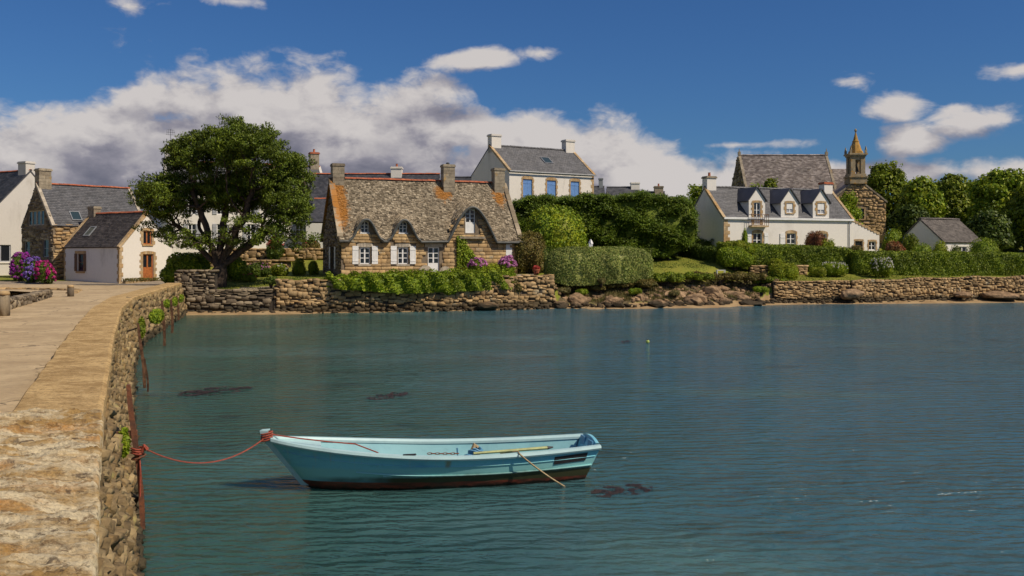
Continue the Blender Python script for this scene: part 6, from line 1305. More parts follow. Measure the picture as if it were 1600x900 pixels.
broad_tree('broad dull green tree filling the gap behind the outbuilding ridge', 1462, 288, 390, 113, 150, 'leaf_tree', 84, 11000)
broad_tree('wide tree at the back between the outbuilding and the tallest right tree', 1525, 284, 390, 112, 140, 'leaf_tree', 85, 11000)
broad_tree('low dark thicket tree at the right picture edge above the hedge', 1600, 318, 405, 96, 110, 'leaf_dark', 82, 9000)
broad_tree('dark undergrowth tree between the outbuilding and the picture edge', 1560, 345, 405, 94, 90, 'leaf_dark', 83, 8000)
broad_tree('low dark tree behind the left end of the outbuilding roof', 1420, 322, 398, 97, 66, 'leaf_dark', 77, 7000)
broad_tree('small tree growing between the long white house and the bell gable', 1326, 300, 365, 93.5, 36, 'leaf_bright', 78, 3600, 0.26, group='small trees round the chapel')
broad_tree('thin tree rising behind the left chimney of the long white house', 1090, 283, 345, 104, 44, 'leaf_bright', 79, 2600, 0.28, group='small trees round the chapel')
broad_tree('little bushy treetop showing against the chapel roof', 1205, 279, 330, 95, 34, 'leaf_tree', 80, 2600, 0.26, group='small trees round the chapel')
broad_tree('little treetop left of the other one against the foot of the chapel roof', 1180, 287, 330, 95, 18, 'leaf_bright', 81, 1500, 0.22, group='small trees round the chapel')

# ---- tall cypress hedge: horizontal layered sprays
def build_cypress():
    T = thing('cypress_hedge', 'tall dark green cypress hedge with feathery layered branches behind the clipped hedge', 'hedge', (8.6, 82, gz(8.6, 82))); rg = np.random.default_rng(44); O = np.array(T.location)
    n = 15000; px0, px1 = 803, 1086; xs = rg.uniform(px0, px1, n); d = rg.random(n)                # front surface and crown
    Yc = np.interp(xs, [px0, 900, 1000, px1], [80.5, 81.0, 81.0, 81.5]); ytop = np.interp(xs, [803, 830, 880, 940, 1000, 1050, 1075, 1090], [308, 306, 304, 303, 300, 303, 310, 340]); ybot = np.interp(xs, [803, 900, 1000, 1040, 1060, 1090], [385, 385, 400, 402, 392, 372])
    ytop = ytop+8+2.5*np.sin(xs*0.08)+2.0*np.sin(xs*0.21+1); nf = int(n*0.74); yy = ytop+(ybot-ytop)*rg.random(n)**0.85; t = (yy-ytop)/(ybot-ytop); dep = Yc+1.3*(1-np.sqrt(np.maximum(0, 1-(1-t)**3)))*1.5+rg.uniform(-0.25, 0.35, n)+0.8*np.sin(xs*0.09+1)*np.sin(yy*0.13+xs*0.03)+0.3*np.sin(xs*0.3+yy*0.21)
    dep[nf:] = Yc[nf:]+rg.uniform(0.3, 4.2, n-nf); yy[nf:] = ytop[nf:]+rg.uniform(-1, 5, n-nf)
    P = np.stack([(xs-CX)/FOC*dep, dep, EYE+(CY-yy)/FOC*dep], axis=1); g = np.array([gz(a, b_) for a, b_ in P[:, :2]]); P[:, 2] = np.maximum(P[:, 2], g+0.2)
    per = 9; Q = np.repeat(P, per, axis=0); out = np.stack([0.35*np.sin(xs*0.05), -np.ones(n), 0.25*np.ones(n)], axis=1); out[nf:] = np.array([0, -0.2, 1.0]); out = unit(out+rg.normal(size=out.shape)*0.45); OD = np.repeat(out, per, axis=0); Q = Q+OD*rg.uniform(-0.1, 0.38, size=(len(Q), 1))+rg.normal(size=Q.shape)*np.array([0.16, 0.10, 0.06])
    nn = np.tile([0, -0.25, 1.0], (len(Q), 1)); V, F = leaf_quads(Q-O, nn, rg, 0.23, 0.34, 0.55, 0.0, tdir=OD, tspread=0.5); link('foliage', np_mesh('foliage', V, F), 'leaf_cypress', T)
    # inner mass
    na, nb_ = 40, 12; mb = MB()
    for i in range(na):
        x = px0+3+(px1-px0-6)*i/(na-1); yt = np.interp(x, [803, 830, 880, 940, 1000, 1050, 1075, 1090], [308, 306, 304, 303, 300, 303, 310, 340])+4; yb = np.interp(x, [803, 900, 1000, 1040, 1060, 1090], [385, 385, 400, 402, 392, 372]); Y0 = 81.3
        zt = Z_(yt, 82.0); zb = Z_(yb, 81); XX = X_(x, 82)
        for q in ((XX, Y0, zb), (XX, Y0-0.1, (zb+zt)/2), (XX, Y0+0.7, zt-0.3), (XX, Y0+3.6, zt-0.1), (XX, Y0+4.6, zb)): mb.v.append(tuple(Vector(q)-Vector(O)))
    for i in range(na-1):
        for k in range(4): mb.f.append((i*5+k, (i+1)*5+k, (i+1)*5+k+1, i*5+k+1))
    mb.f.append((0, 1, 2, 3, 4)); mb.f.append(tuple((na-1)*5+k for k in (4, 3, 2, 1, 0))); mb.build('inner_leaves', 'leaf_cypress', T)
    for x in (1030, 1044): 
        s = MB(); p = px(x, 398, 82); gg = gz(p.x, 82); s.tube([(p.x-O[0], 82-O[1], gg-0.2-O[2]), (p.x+0.15-O[0], 82-O[1], gg+1.0-O[2]), (p.x+0.5-O[0], 82.2-O[1], gg+2.2-O[2])], [0.13, 0.11, 0.08], 6); s.build('trunk', 'bark', T)
build_cypress()

def pbush(name, label, cat, x, Y, ytop, wpx, mat, n, size, seed, depth=None, ybase=None, group=None, extra=None, shape='round', aspect=0.5, spread=0.8):
    """bush standing at photograph column x, depth Y, reaching up to row ytop"""
    S = Y/FOC; X = X_(x, Y); z0 = gz(X, Y) if ybase is None else Z_(ybase, Y); H = max(0.25, Z_(ytop, Y)-z0); w = wpx*S/2; d = depth or w*0.8; rg = random.Random(seed)
    if shape == 'ball': L = [(0, 0, H*0.5, w, d, H*0.52), (w*0.2, -d*0.2, H*0.55, w*0.7, d*0.7, H*0.44)]
    elif shape == 'scrub':
        L = []
        for k in range(16): q = rg.uniform(-0.9, 0.9); hh = H*rg.uniform(0.12, 0.5); s = rg.uniform(0.12, 0.26); L.append((w*q, d*rg.uniform(-0.7, 0.7), hh, w*s, d*rg.uniform(0.25, 0.5), H*rg.uniform(0.28, 0.5)))
    else:
        L = [(0, 0, H*0.52, w*0.72, d*0.72, H*0.5)]
        for k in range(6):
            an = rg.uniform(0, 6.28); q = rg.uniform(0.35, 0.62); hh = H*rg.uniform(0.25, 0.62); s = rg.uniform(0.34, 0.50); L.append((math.cos(an)*w*q, math.sin(an)*d*q, hh, w*s, d*s, min(hh, H-hh)*1.02+0.03))
    return bush(name, label, cat, L, mat, n, size, seed, (X, Y, z0), aspect, group, extra=extra, up=0.3, spread=spread)
# right of the cottage
pbush('round_shrub', 'large rounded bright green shrub between the cottage and the cypress hedge', 'shrub', 872, 76.5, 324, 122, 'leaf_round', 9000, 0.20, 101, 2.6)
pbush('olive_shrub', 'olive green shrub close against the right end of the stone cottage', 'shrub', 826, 73.6, 363, 62, 'leaf_olive', 5200, 0.16, 102, 1.6)
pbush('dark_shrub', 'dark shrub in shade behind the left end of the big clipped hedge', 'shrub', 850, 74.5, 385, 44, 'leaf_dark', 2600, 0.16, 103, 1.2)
hz = [(X_(853, 69.4), 69.4), (X_(900, 69.6), 69.6), (X_(960, 70.4), 70.4), (X_(1012, 71.6), 71.6)]
hedge('clipped_hedge', 'big rounded clipped hedge with speckled leaves above the rocky bank', [(x, y, float(Z_((446, 446, 442, 438)[k], y)), Z_(386.5, y)-float(Z_((446, 446, 442, 438)[k], y))) for k, (x, y) in enumerate(hz)], 2.4, 2.4, 'leaf_privet', 26000, 0.115, 104, round_=0.95, bulge=0.03, endr=1.8)
# cottage front
hp = [(X_(511, 62.9), 62.9), (X_(560, 62.7), 62.7), (X_(620, 63.4), 63.4), (X_(680, 64.4), 64.4), (X_(740, 65.6), 65.6), (X_(800, 66.9), 66.9)]
hedge('garden_hedge', 'unclipped bright green hedge spilling over the sea wall in front of the cottage', [(x, y, Z_((447, 453, 458, 456, 453, 450)[k], y), Z_((434, 431, 429, 427, 427, 427)[k], y)-Z_((447, 453, 458, 456, 453, 450)[k], y)) for k, (x, y) in enumerate(hp)], 2.2, 1.0, 'leaf_bright', 17000, 0.16, 105, bulge=0.24, round_=0.35, up=0.4)
for k, (x, yt, w, Y, lab) in enumerate(((632, 436, 60, 63.7, 'leafy bulge of shrub hanging down the sea wall below the cottage windows'), (700, 436, 44, 64.3, 'smaller leafy shrub hanging on the sea wall below the cottage door'), (795, 432, 50, 66.3, 'dark trailing shrub draped over the sea wall below the pink flowers'))): pbush('trailing_shrub', lab, 'shrub', x, Y, yt, w, ('leaf_bright', 'leaf_bright', 'leaf_olive')[k], 3000, 0.15, 110+k, 0.7, ybase=(466, 461, 458)[k])
pbush('lavender_scrub', 'grey-brown scrubby plants along the wall top under the pink hydrangeas', 'shrub', 768, 66.9, 424, 84, 'leaf_olive', 4200, 0.13, 114, 0.7, ybase=446)
pbush('hydrangea', 'pale pink hydrangea against the cottage wall right of the climber', 'hydrangea', 745, 69.4, 405, 34, 'leaf_round', 1500, 0.15, 115, 0.7, extra=('petal_pink', 80, 0.19, 0.05))
pbush('hydrangea', 'mauve-pink hydrangea at the right corner of the stone cottage', 'hydrangea', 793, 70.6, 402, 36, 'leaf_round', 1500, 0.15, 116, 0.7, extra=('petal_pink', 100, 0.20, 0.0))
pbush('yellow_shrub', 'small yellow-green shrub between the two pink hydrangeas', 'shrub', 769, 69.7, 411, 24, 'leaf_lime', 1200, 0.13, 117, 0.5)
def climber():
    F = cottF; T = thing('climbing_ivy', 'green climber growing up the cottage wall under the loft door', 'climber', (cottage.X, cottage.Y, cottage.Z), cottage.th); rg = np.random.default_rng(33); P = []
    while len(P) < 2600:
        x = rg.uniform(713, 746); y = rg.uniform(369, 419)
        if y < 385 and x > 727+rg.normal()*2: continue
        if x > 727+(y-378)*0.55: continue
        a = F.s(x); P.append((a, -0.08-abs(rg.normal())*0.12-(0.25 if y > 392 and x > 722 else 0)*rg.random(), F.z(y, a)))
    V, Fc = leaf_quads(np.array(P), np.tile([0, -1, 0.3], (len(P), 1)), rg, 0.15, 0.7, 0.5); link('foliage', np_mesh('ivy', V, Fc), 'leaf_bright', T)
    mb = MB(); a = F.s(717); mb.tube([(a, -0.08, -0.1), (a+0.1, -0.07, 1.0), (a-0.05, -0.07, 2.4)], [0.05, 0.04, 0.02], 5); mb.build('stem', 'bark', T)
climber()
# garden behind the pine
pbush('rounded_bush', 'broad bright green bush in front of the small white house, left of the pine trunk', 'bush', 294, 65.5, 396, 78, 'leaf_bright', 6500, 0.19, 120, 1.8)
pbush('rounded_bush', 'darker green bush just right of the pine trunk', 'bush', 366, 67.5, 400, 42, 'leaf_round', 3200, 0.17, 121, 1.2)
pbush('flowering_shrub', 'dark shrub with small pink flowers in the bed right of the pine', 'shrub', 403, 71, 411, 44, 'leaf_dark', 2600, 0.15, 122, 0.9, extra=('petal_pink', 14, 0.12, 0.2))
pbush('flowering_shrub', 'loose green shrub in the middle of the bed below the terrace wall', 'shrub', 437, 71.5, 413, 36, 'leaf_tree', 2200, 0.15, 123, 0.8, extra=('petal_white', 10, 0.10, 0.2))
pbush('yellow_flowers', 'clump of tall yellow-green flowering stems near the cottage gable', 'flowers', 466, 72, 405, 26, 'leaf_lime', 1500, 0.17, 124, 0.6, extra=('petal_yellow', 26, 0.12, 0.2), aspect=0.2)
pbush('flowering_shrub', 'green clump of stems closest to the cottage gable', 'shrub', 489, 72.5, 408, 20, 'leaf_bright', 1200, 0.16, 125, 0.6, aspect=0.2)
pbush('red_flowering_shrub', 'shrub with red flowers hanging over the terrace wall behind the pine', 'shrub', 432, 79.6, 372, 34, 'leaf_dark', 1800, 0.17, 126, 0.8, ybase=405, extra=('petal_red', 40, 0.16, 0.2))
pbush('terrace_plants', 'low green plants along the top of the terrace wall', 'plants', 484, 81.5, 376, 34, 'leaf_olive', 1200, 0.15, 127, 0.6, ybase=390, extra=('petal_red', 8, 0.12, 0.3))
pbush('low_plants', 'small pot plants and red flowers on the lawn edge right of the pine', 'plants', 388, 66.6, 428, 30, 'leaf_tree', 700, 0.12, 128, 0.5, extra=('petal_red', 10, 0.10, 0.2))
pbush('wall_shrub', 'low dark shrub on the end of the sea wall at the garden path', 'shrub', 424, 62.4, 432, 26, 'leaf_dark', 900, 0.12, 129, 0.5, ybase=444)
# village hydrangeas
for k, (x, yt, w, mm, lab) in enumerate(((31, 397, 30, 'petal_purple', 'purple-magenta hydrangea next to the white gabled house'), (52, 404, 22, 'petal_violet', 'violet-blue hydrangea in the middle of the three by the stone house'), (70, 410, 27, 'petal_magenta', 'bright magenta hydrangea nearest the stone house'))): pbush('hydrangea', lab, 'hydrangea', x, (76.5, 75.0, 73.6)[k], yt, w, 'leaf_dark', 1300, 0.15, 130+k, 0.9, extra=(mm, 120, 0.21, -0.25))
# lawn, long hedges, right side
hedge('garden_hedge', 'dark ivy-covered garden wall hedge running up beside the lawn', [(X_(1058, 86), 86, gz(X_(1058, 86), 86), 1.25), (X_(1095, 82.5), 82.5, gz(X_(1095, 82.5), 82.5), 1.15), (X_(1135, 79.5), 79.5, gz(X_(1135, 79.5), 79.5), 1.2)], 0.8, 1.2, 'leaf_dark', 4200, 0.14, 140, bulge=0.12)
hedge('garden_hedge', 'darker hedge behind the ivy-covered wall near the white gable', [(X_(1062, 88.5), 88.5, gz(X_(1062, 88.5), 88.5), 1.5), (X_(1120, 84.5), 84.5, gz(X_(1120, 84.5), 84.5), 1.4)], 0.8, 1.4, 'leaf_dark', 3000, 0.14, 141)
hb = [(1122, 79.2, 378.5), (1160, 79.2, 380), (1200, 79.4, 382), (1260, 79.8, 384.5), (1327, 80.2, 388)]
hedge('boundary_hedge', 'clipped hedge with sunlit yellow-green top in front of the long white house', [(X_(x, y), y, gz(X_(x, y), y)-0.05, Z_(t, y)-gz(X_(x, y), y)+0.05) for x, y, t in hb], 1.5, 1.6, 'leaf_hedge', 15000, 0.13, 142, bulge=0.06)
pbush('lime_shrub', 'bright lime-green mass of leaves on top of the left end of the boundary hedge', 'shrub', 1152, 79.0, 376, 62, 'leaf_lime', 3600, 0.13, 143, 0.9, ybase=398)
pbush('bright_bush', 'bright green bush at the left corner of the boundary hedge by the lawn', 'bush', 1148, 78.1, 386, 58, 'leaf_bright', 4200, 0.15, 144, 1.1, ybase=417)
hb = [(1329, 79.3, 393), (1400, 79.6, 393.5), (1470, 79.9, 394), (1540, 80.2, 395), (1640, 80.6, 396)]
hedge('boundary_hedge', 'long dark clipped hedge above the sea wall on the far right', [(X_(x, y), y, gz(X_(x, y), y)-0.1, Z_(t, y)-gz(X_(x, y), y)+0.1) for x, y, t in hb], 1.6, 2.0, 'leaf_hedge', 20000, 0.135, 145, bulge=0.06)
pbush('white_flower_bush', 'rounded bush covered in white flowers on the lawn by the right hedge', 'bush', 1378, 77.6, 404, 36, 'leaf_tree', 1500, 0.12, 146, 0.8, extra=('petal_white', 110, 0.11, 0.0))
pbush('white_flower_bush', 'spreading white-flowered plants at the left end of the small lawn', 'bush', 1304, 77.8, 411, 46, 'leaf_bright', 1700, 0.12, 147, 0.8, extra=('petal_white', 60, 0.10, 0.1))
pbush('lime_shrub', 'yellow-green shrub spilling onto the wall end beside the rocky bank', 'shrub', 1225, 75.6, 412, 58, 'leaf_lime', 4600, 0.12, 148, 1.0, ybase=438)
pbush('lime_shrub', 'smaller yellow-green shrub below the hedge next to the pinkish low wall', 'shrub', 1213, 77.6, 404, 30, 'leaf_lime', 1800, 0.12, 149, 0.7, ybase=420)
pbush('yellow_shrub', 'low yellow-green plants between the lime shrub and the white flowers', 'shrub', 1278, 77.4, 418, 34, 'leaf_lime', 1400, 0.11, 150, 0.6)
pbush('slim_conifer', 'slim upright conifer against the wall of the long white house', 'conifer', 1164, 81.9, 358, 14, 'leaf_bright', 1200, 0.13, 151, 0.45)
pbush('red_shrub', 'reddish-leaved shrub in front of the long white house', 'shrub', 1273, 82.2, 362, 40, 'leaf_red', 2400, 0.14, 152, 1.0)
pbush('pale_shrub', 'pale green rounded shrub beside the reddish one', 'shrub', 1289, 81.6, 373, 32, 'leaf_lime', 1700, 0.12, 153, 0.8)
pbush('brown_shrub', 'low brownish shrub at the lean-to of the long white house', 'shrub', 1339, 84.2, 384, 26, 'leaf_olive', 1100, 0.13, 154, 0.7)
pbush('russet_shrub', 'russet and green shrub right of the lean-to', 'shrub', 1398, 84.5, 377, 36, 'leaf_red', 2000, 0.14, 155, 1.0)
pbush('green_bush', 'dark green bush left of the outbuilding gable', 'bush', 1424, 85.2, 366, 36, 'leaf_tree', 2200, 0.15, 156, 1.0)
pbush('green_bush', 'dark green bush below the end of the chapel', 'bush', 1396, 89, 358, 42, 'leaf_bright', 2200, 0.16, 157, 1.0)
pbush('round_bush', 'small light green dome bush before the outbuilding', 'bush', 1440, 83.0, 380, 34, 'leaf_round', 1500, 0.12, 158, 0.7, shape='ball')
pbush('golden_bush', 'golden yellow conical bush before the outbuilding', 'bush', 1469, 82.8, 376, 25, 'leaf_lime', 1500, 0.11, 159, 0.6, shape='ball')
pbush('round_bush', 'small green bush tucked between the golden bush and the large dome', 'bush', 1493, 83.0, 383, 20, 'leaf_privet', 1000, 0.12, 160, 0.5, shape='ball')
pbush('dome_bush', 'large neat green dome bush at the right corner of the outbuilding', 'bush', 1536, 83.2, 372, 48, 'leaf_bright', 2800, 0.13, 161, 1.1, shape='ball')
# scrub along the top of the rocky bank
rb = random.Random(77)
for k, (x, Y, yt, w, mm, lab) in enumerate(((930, 69.6, 436, 60, 'leaf_olive', 'brownish scrub under the left half of the clipped hedge'), (985, 70.2, 432, 56, 'leaf_olive', 'dry scrub under the right half of the clipped hedge'), (1030, 71.2, 424, 48, 'leaf_hedge', 'dark scrub at the lawn edge right of the clipped hedge'), (1075, 72, 421, 52, 'leaf_hedge', 'dark green scrub below the middle of the lawn'), (1120, 73, 421, 56, 'leaf_olive', 'brown and green scrub below the white garden table'), (1165, 74, 421, 56, 'leaf_olive', 'tangled scrub below the bright bush by the lawn'), (1205, 74.6, 426, 44, 'leaf_hedge', 'dark scrub beside the end of the right sea wall'))):
    pbush('scrub', lab, 'shrub', x, Y+0.4, yt+2, w*1.5, mm, 4200, 0.13, 170+k, 1.0, ybase=yt+16, group='scrub along the bank', shape='scrub')
for k, (x, Y, yt, w, lab) in enumerate(((880, 68.3, 449, 26, 'grassy tuft at the left end of the rocky bank'), (908, 68.6, 452, 24, 'bright weed clump low on the rocky bank'), (940, 68.9, 434, 18, 'fresh green weed under the clipped hedge'), (993, 69.2, 451, 22, 'small green weed patch among the bank stones'), (1055, 69.5, 453, 22, 'green weed patch beside the large grey slab'), (1190, 71.5, 448, 26, 'green weeds close to the end of the right sea wall'))):
    pbush('weed_clump', lab, 'weeds', x, Y, yt, w, 'leaf_bright' if k % 2 else 'straw', 900, 0.13, 190+k, 0.5, ybase=yt+9, group='weeds on the bank', aspect=0.25)
# dry grass on the bank and lawn grass: nobody could count it
def grass(name, label, mat, n, fn, hgt, seed):
    rg = np.random.default_rng(seed); B = []
    while len(B) < n:
        q = fn(rg)
        if q is not None: B.append(q)
    B = np.array(B); an = rg.uniform(0, 6.28, n); h_ = hgt*rg.uniform(0.5, 1.4, n); ln = rg.normal(size=(n, 2))*0.35*h_[:, None]; w = np.stack([np.cos(an), np.sin(an), 0*an], axis=1)*0.02
    tip = B+np.column_stack([ln, h_]); mid = B+np.column_stack([ln*0.3, h_*0.55]); V = np.stack([B-w, B+w, mid+w*0.8, tip, mid-w*0.8], axis=1).reshape(-1, 3); F = np.vstack([np.arange(n)[:, None]*5+np.array([0, 1, 2, 4]), np.arange(n)[:, None]*5+np.array([4, 2, 3, 3])]); 
    me = bpy.data.meshes.new(name); me.from_pydata(V.tolist(), [], [tuple(f) if f[2] != f[3] else tuple(f[:3]) for f in F.tolist()]); tag(link(name, me, mat), label, 'grass', kind='stuff')
def bank_pt(rg):
    x = rg.uniform(2.8, 20.5); d = rg.uniform(0.4, 5.5); y = float(Yf(x))+d
    if mnoise.noise(Vector((x*0.9, y*0.9, 0))) < -0.1: return None
    return (x, y, gz(x, y)-0.03)
grass('bank_grass', 'dry straw-coloured grass on the bank between the sea walls', 'straw', 16000, bank_pt, 0.24, 1)
def lawn_pt(rg):
    x = rg.uniform(9, 21) if rg.random() < 0.6 else rg.choice([rg.uniform(22, 36), rg.uniform(-20, -12)]); y = float(Yf(x))+rg.uniform(4.5, 15) if 9 <= x <= 21 else float(Yf(x))+rg.uniform(0.6, 4 if x > 0 else 8); return (x, y, gz(x, y)-0.02)
grass('lawn_grass', 'short mown grass of the garden lawns', 'grass_blade', 22000, lawn_pt, 0.07, 2)

def joint_pt(rg):
    y = rg.uniform(9.5, 50)
    if mnoise.noise(Vector((0, y*1.3, 5))) < 0.12: return None
    return (capx(y)-0.93+rg.normal()*0.03, y, 1.83)
grass('joint_weeds', 'thin dry weeds growing along the joint between road and coping', 'straw', 1500, joint_pt, 0.07, 3)
# ================================================================== BOAT, MOORINGS, SMALL THINGS
def paint(name, col, worn, nscale=2.5, rough=0.45, amt=0.4, streak=(1, 1, 1)):
    m, nt, b = newmat(name); n1 = noise(nt, nscale, 7, 0.65, 'Object', 0.4, streak); n2 = noise(nt, nscale*7, 5, 0.7, 'Object'); c = mixc(nt, M_(nt, 'MULTIPLY', smooth(nt, n1, 0.42, 0.70), amt), col, worn); c = mixc(nt, M_(nt, 'MULTIPLY', smooth(nt, n2, 0.58, 0.70), 0.35), c, tuple(x*0.55 for x in col))
    nt.links.new(c, b.inputs['Base Color']); b.inputs['Roughness'].default_value = rough; b.inputs['Specular IOR Level'].default_value = 0.4; bump(nt, b, n2, 0.15, 0.01); return m, nt, b, c
m, nt, b, c0 = paint('boat_hull', (0.22, 0.57, 0.66), (0.12, 0.37, 0.55), 1.6, 0.42, 0.8, (0.5, 1, 2.4))
# waterline: red antifouling, then weed and slime just above and below it (real growth on the hull)
tc = nt.nodes.new('ShaderNodeTexCoord'); s_ = nt.nodes.new('ShaderNodeSeparateXYZ'); nt.links.new(tc.outputs['Object'], s_.inputs[0]); nb = noise(nt, 5.0, 6, 0.7, 'Object'); nl = noise(nt, 1.2, 4, 0.6, 'Object')
zz = M_(nt, 'ADD', s_.outputs[2], M_(nt, 'MULTIPLY', M_(nt, 'SUBTRACT', nb, 0.5), 0.05)); zb = M_(nt, 'ADD', s_.outputs[2], M_(nt, 'MULTIPLY', s_.outputs[0], 0.018))
xs_ = smooth(nt, M_(nt, 'ADD', s_.outputs[0], M_(nt, 'MULTIPLY', nl, 2.0)), 1.4, 3.2)
stk = noise(nt, 3.0, 6, 0.75, 'Object', 0.0, (3.0, 1.0, 0.35)); c0 = mixc(nt, M_(nt, 'MULTIPLY', smooth(nt, stk, 0.52, 0.70), 0.6), c0, (0.36, 0.47, 0.44)); c0 = mixc(nt, M_(nt, 'MULTIPLY', smooth(nt, M_(nt, 'ABSOLUTE', M_(nt, 'SUBTRACT', s_.outputs[0], M_(nt, 'ADD', 2.72, M_(nt, 'MULTIPLY', nb, 0.08)))), 0.07, 0.01), 0.7), c0, (0.30, 0.21, 0.06))
c = mixc(nt, M_(nt, 'MULTIPLY', smooth(nt, zz, 0.40, 0.34), smooth(nt, zz, 0.14, 0.22)), c0, (0.27, 0.58, 0.58))
c = mixc(nt, M_(nt, 'MULTIPLY', smooth(nt, M_(nt, 'ADD', zz, M_(nt, 'MULTIPLY', nl, 0.06)), 0.30, 0.22), xs_), c, (0.05, 0.05, 0.02))
c = mixc(nt, smooth(nt, zb, 0.175, 0.160), c, mixc(nt, smooth(nt, noise(nt, 4.0, 6, 0.7, 'Object', 0, (0.6, 1, 2)), 0.38, 0.62), (0.26, 0.05, 0.025), (0.085, 0.03, 0.018)))
c = mixc(nt, smooth(nt, M_(nt, 'ADD', zz, M_(nt, 'MULTIPLY', nb, 0.10)), 0.105, 0.075), c, (0.018, 0.013, 0.008)); nt.links.new(c, b.inputs['Base Color'])
paint('boat_trim', (0.42, 0.61, 0.62), (0.28, 0.42, 0.46), 2.0, 0.4, 0.5); paint('boat_inside', (0.24, 0.48, 0.52), (0.15, 0.34, 0.40), 2.0, 0.5, 0.6); paint('boat_blue', (0.10, 0.27, 0.42), (0.07, 0.2, 0.33)); mat_plain('black_patch', (0.022, 0.020, 0.022), 0.6, 0.3, 6)
mat_plain('rope_red', (0.30, 0.062, 0.035), 0.8, 0.25, 30); mat_plain('rope_tan', (0.36, 0.27, 0.15), 0.8, 0.25, 30); mat_plain('pole_green', (0.36, 0.38, 0.16), 0.6, 0.2, 8)
m, nt, b = newmat('rust'); n1 = noise(nt, 7, 7, 0.7, 'World'); n2 = noise(nt, 30, 5, 0.7, 'World'); c = mixc(nt, smooth(nt, n1, 0.35, 0.65), (0.22, 0.075, 0.03), (0.10, 0.045, 0.028)); c = mixc(nt, M_(nt, 'MULTIPLY', smooth(nt, n2, 0.5, 0.7), 0.6), c, (0.045, 0.022, 0.015)); nt.links.new(c, b.inputs['Base Color']); b.inputs['Roughness'].default_value = 0.9; bump(nt, b, n2, 0.8, 0.015)

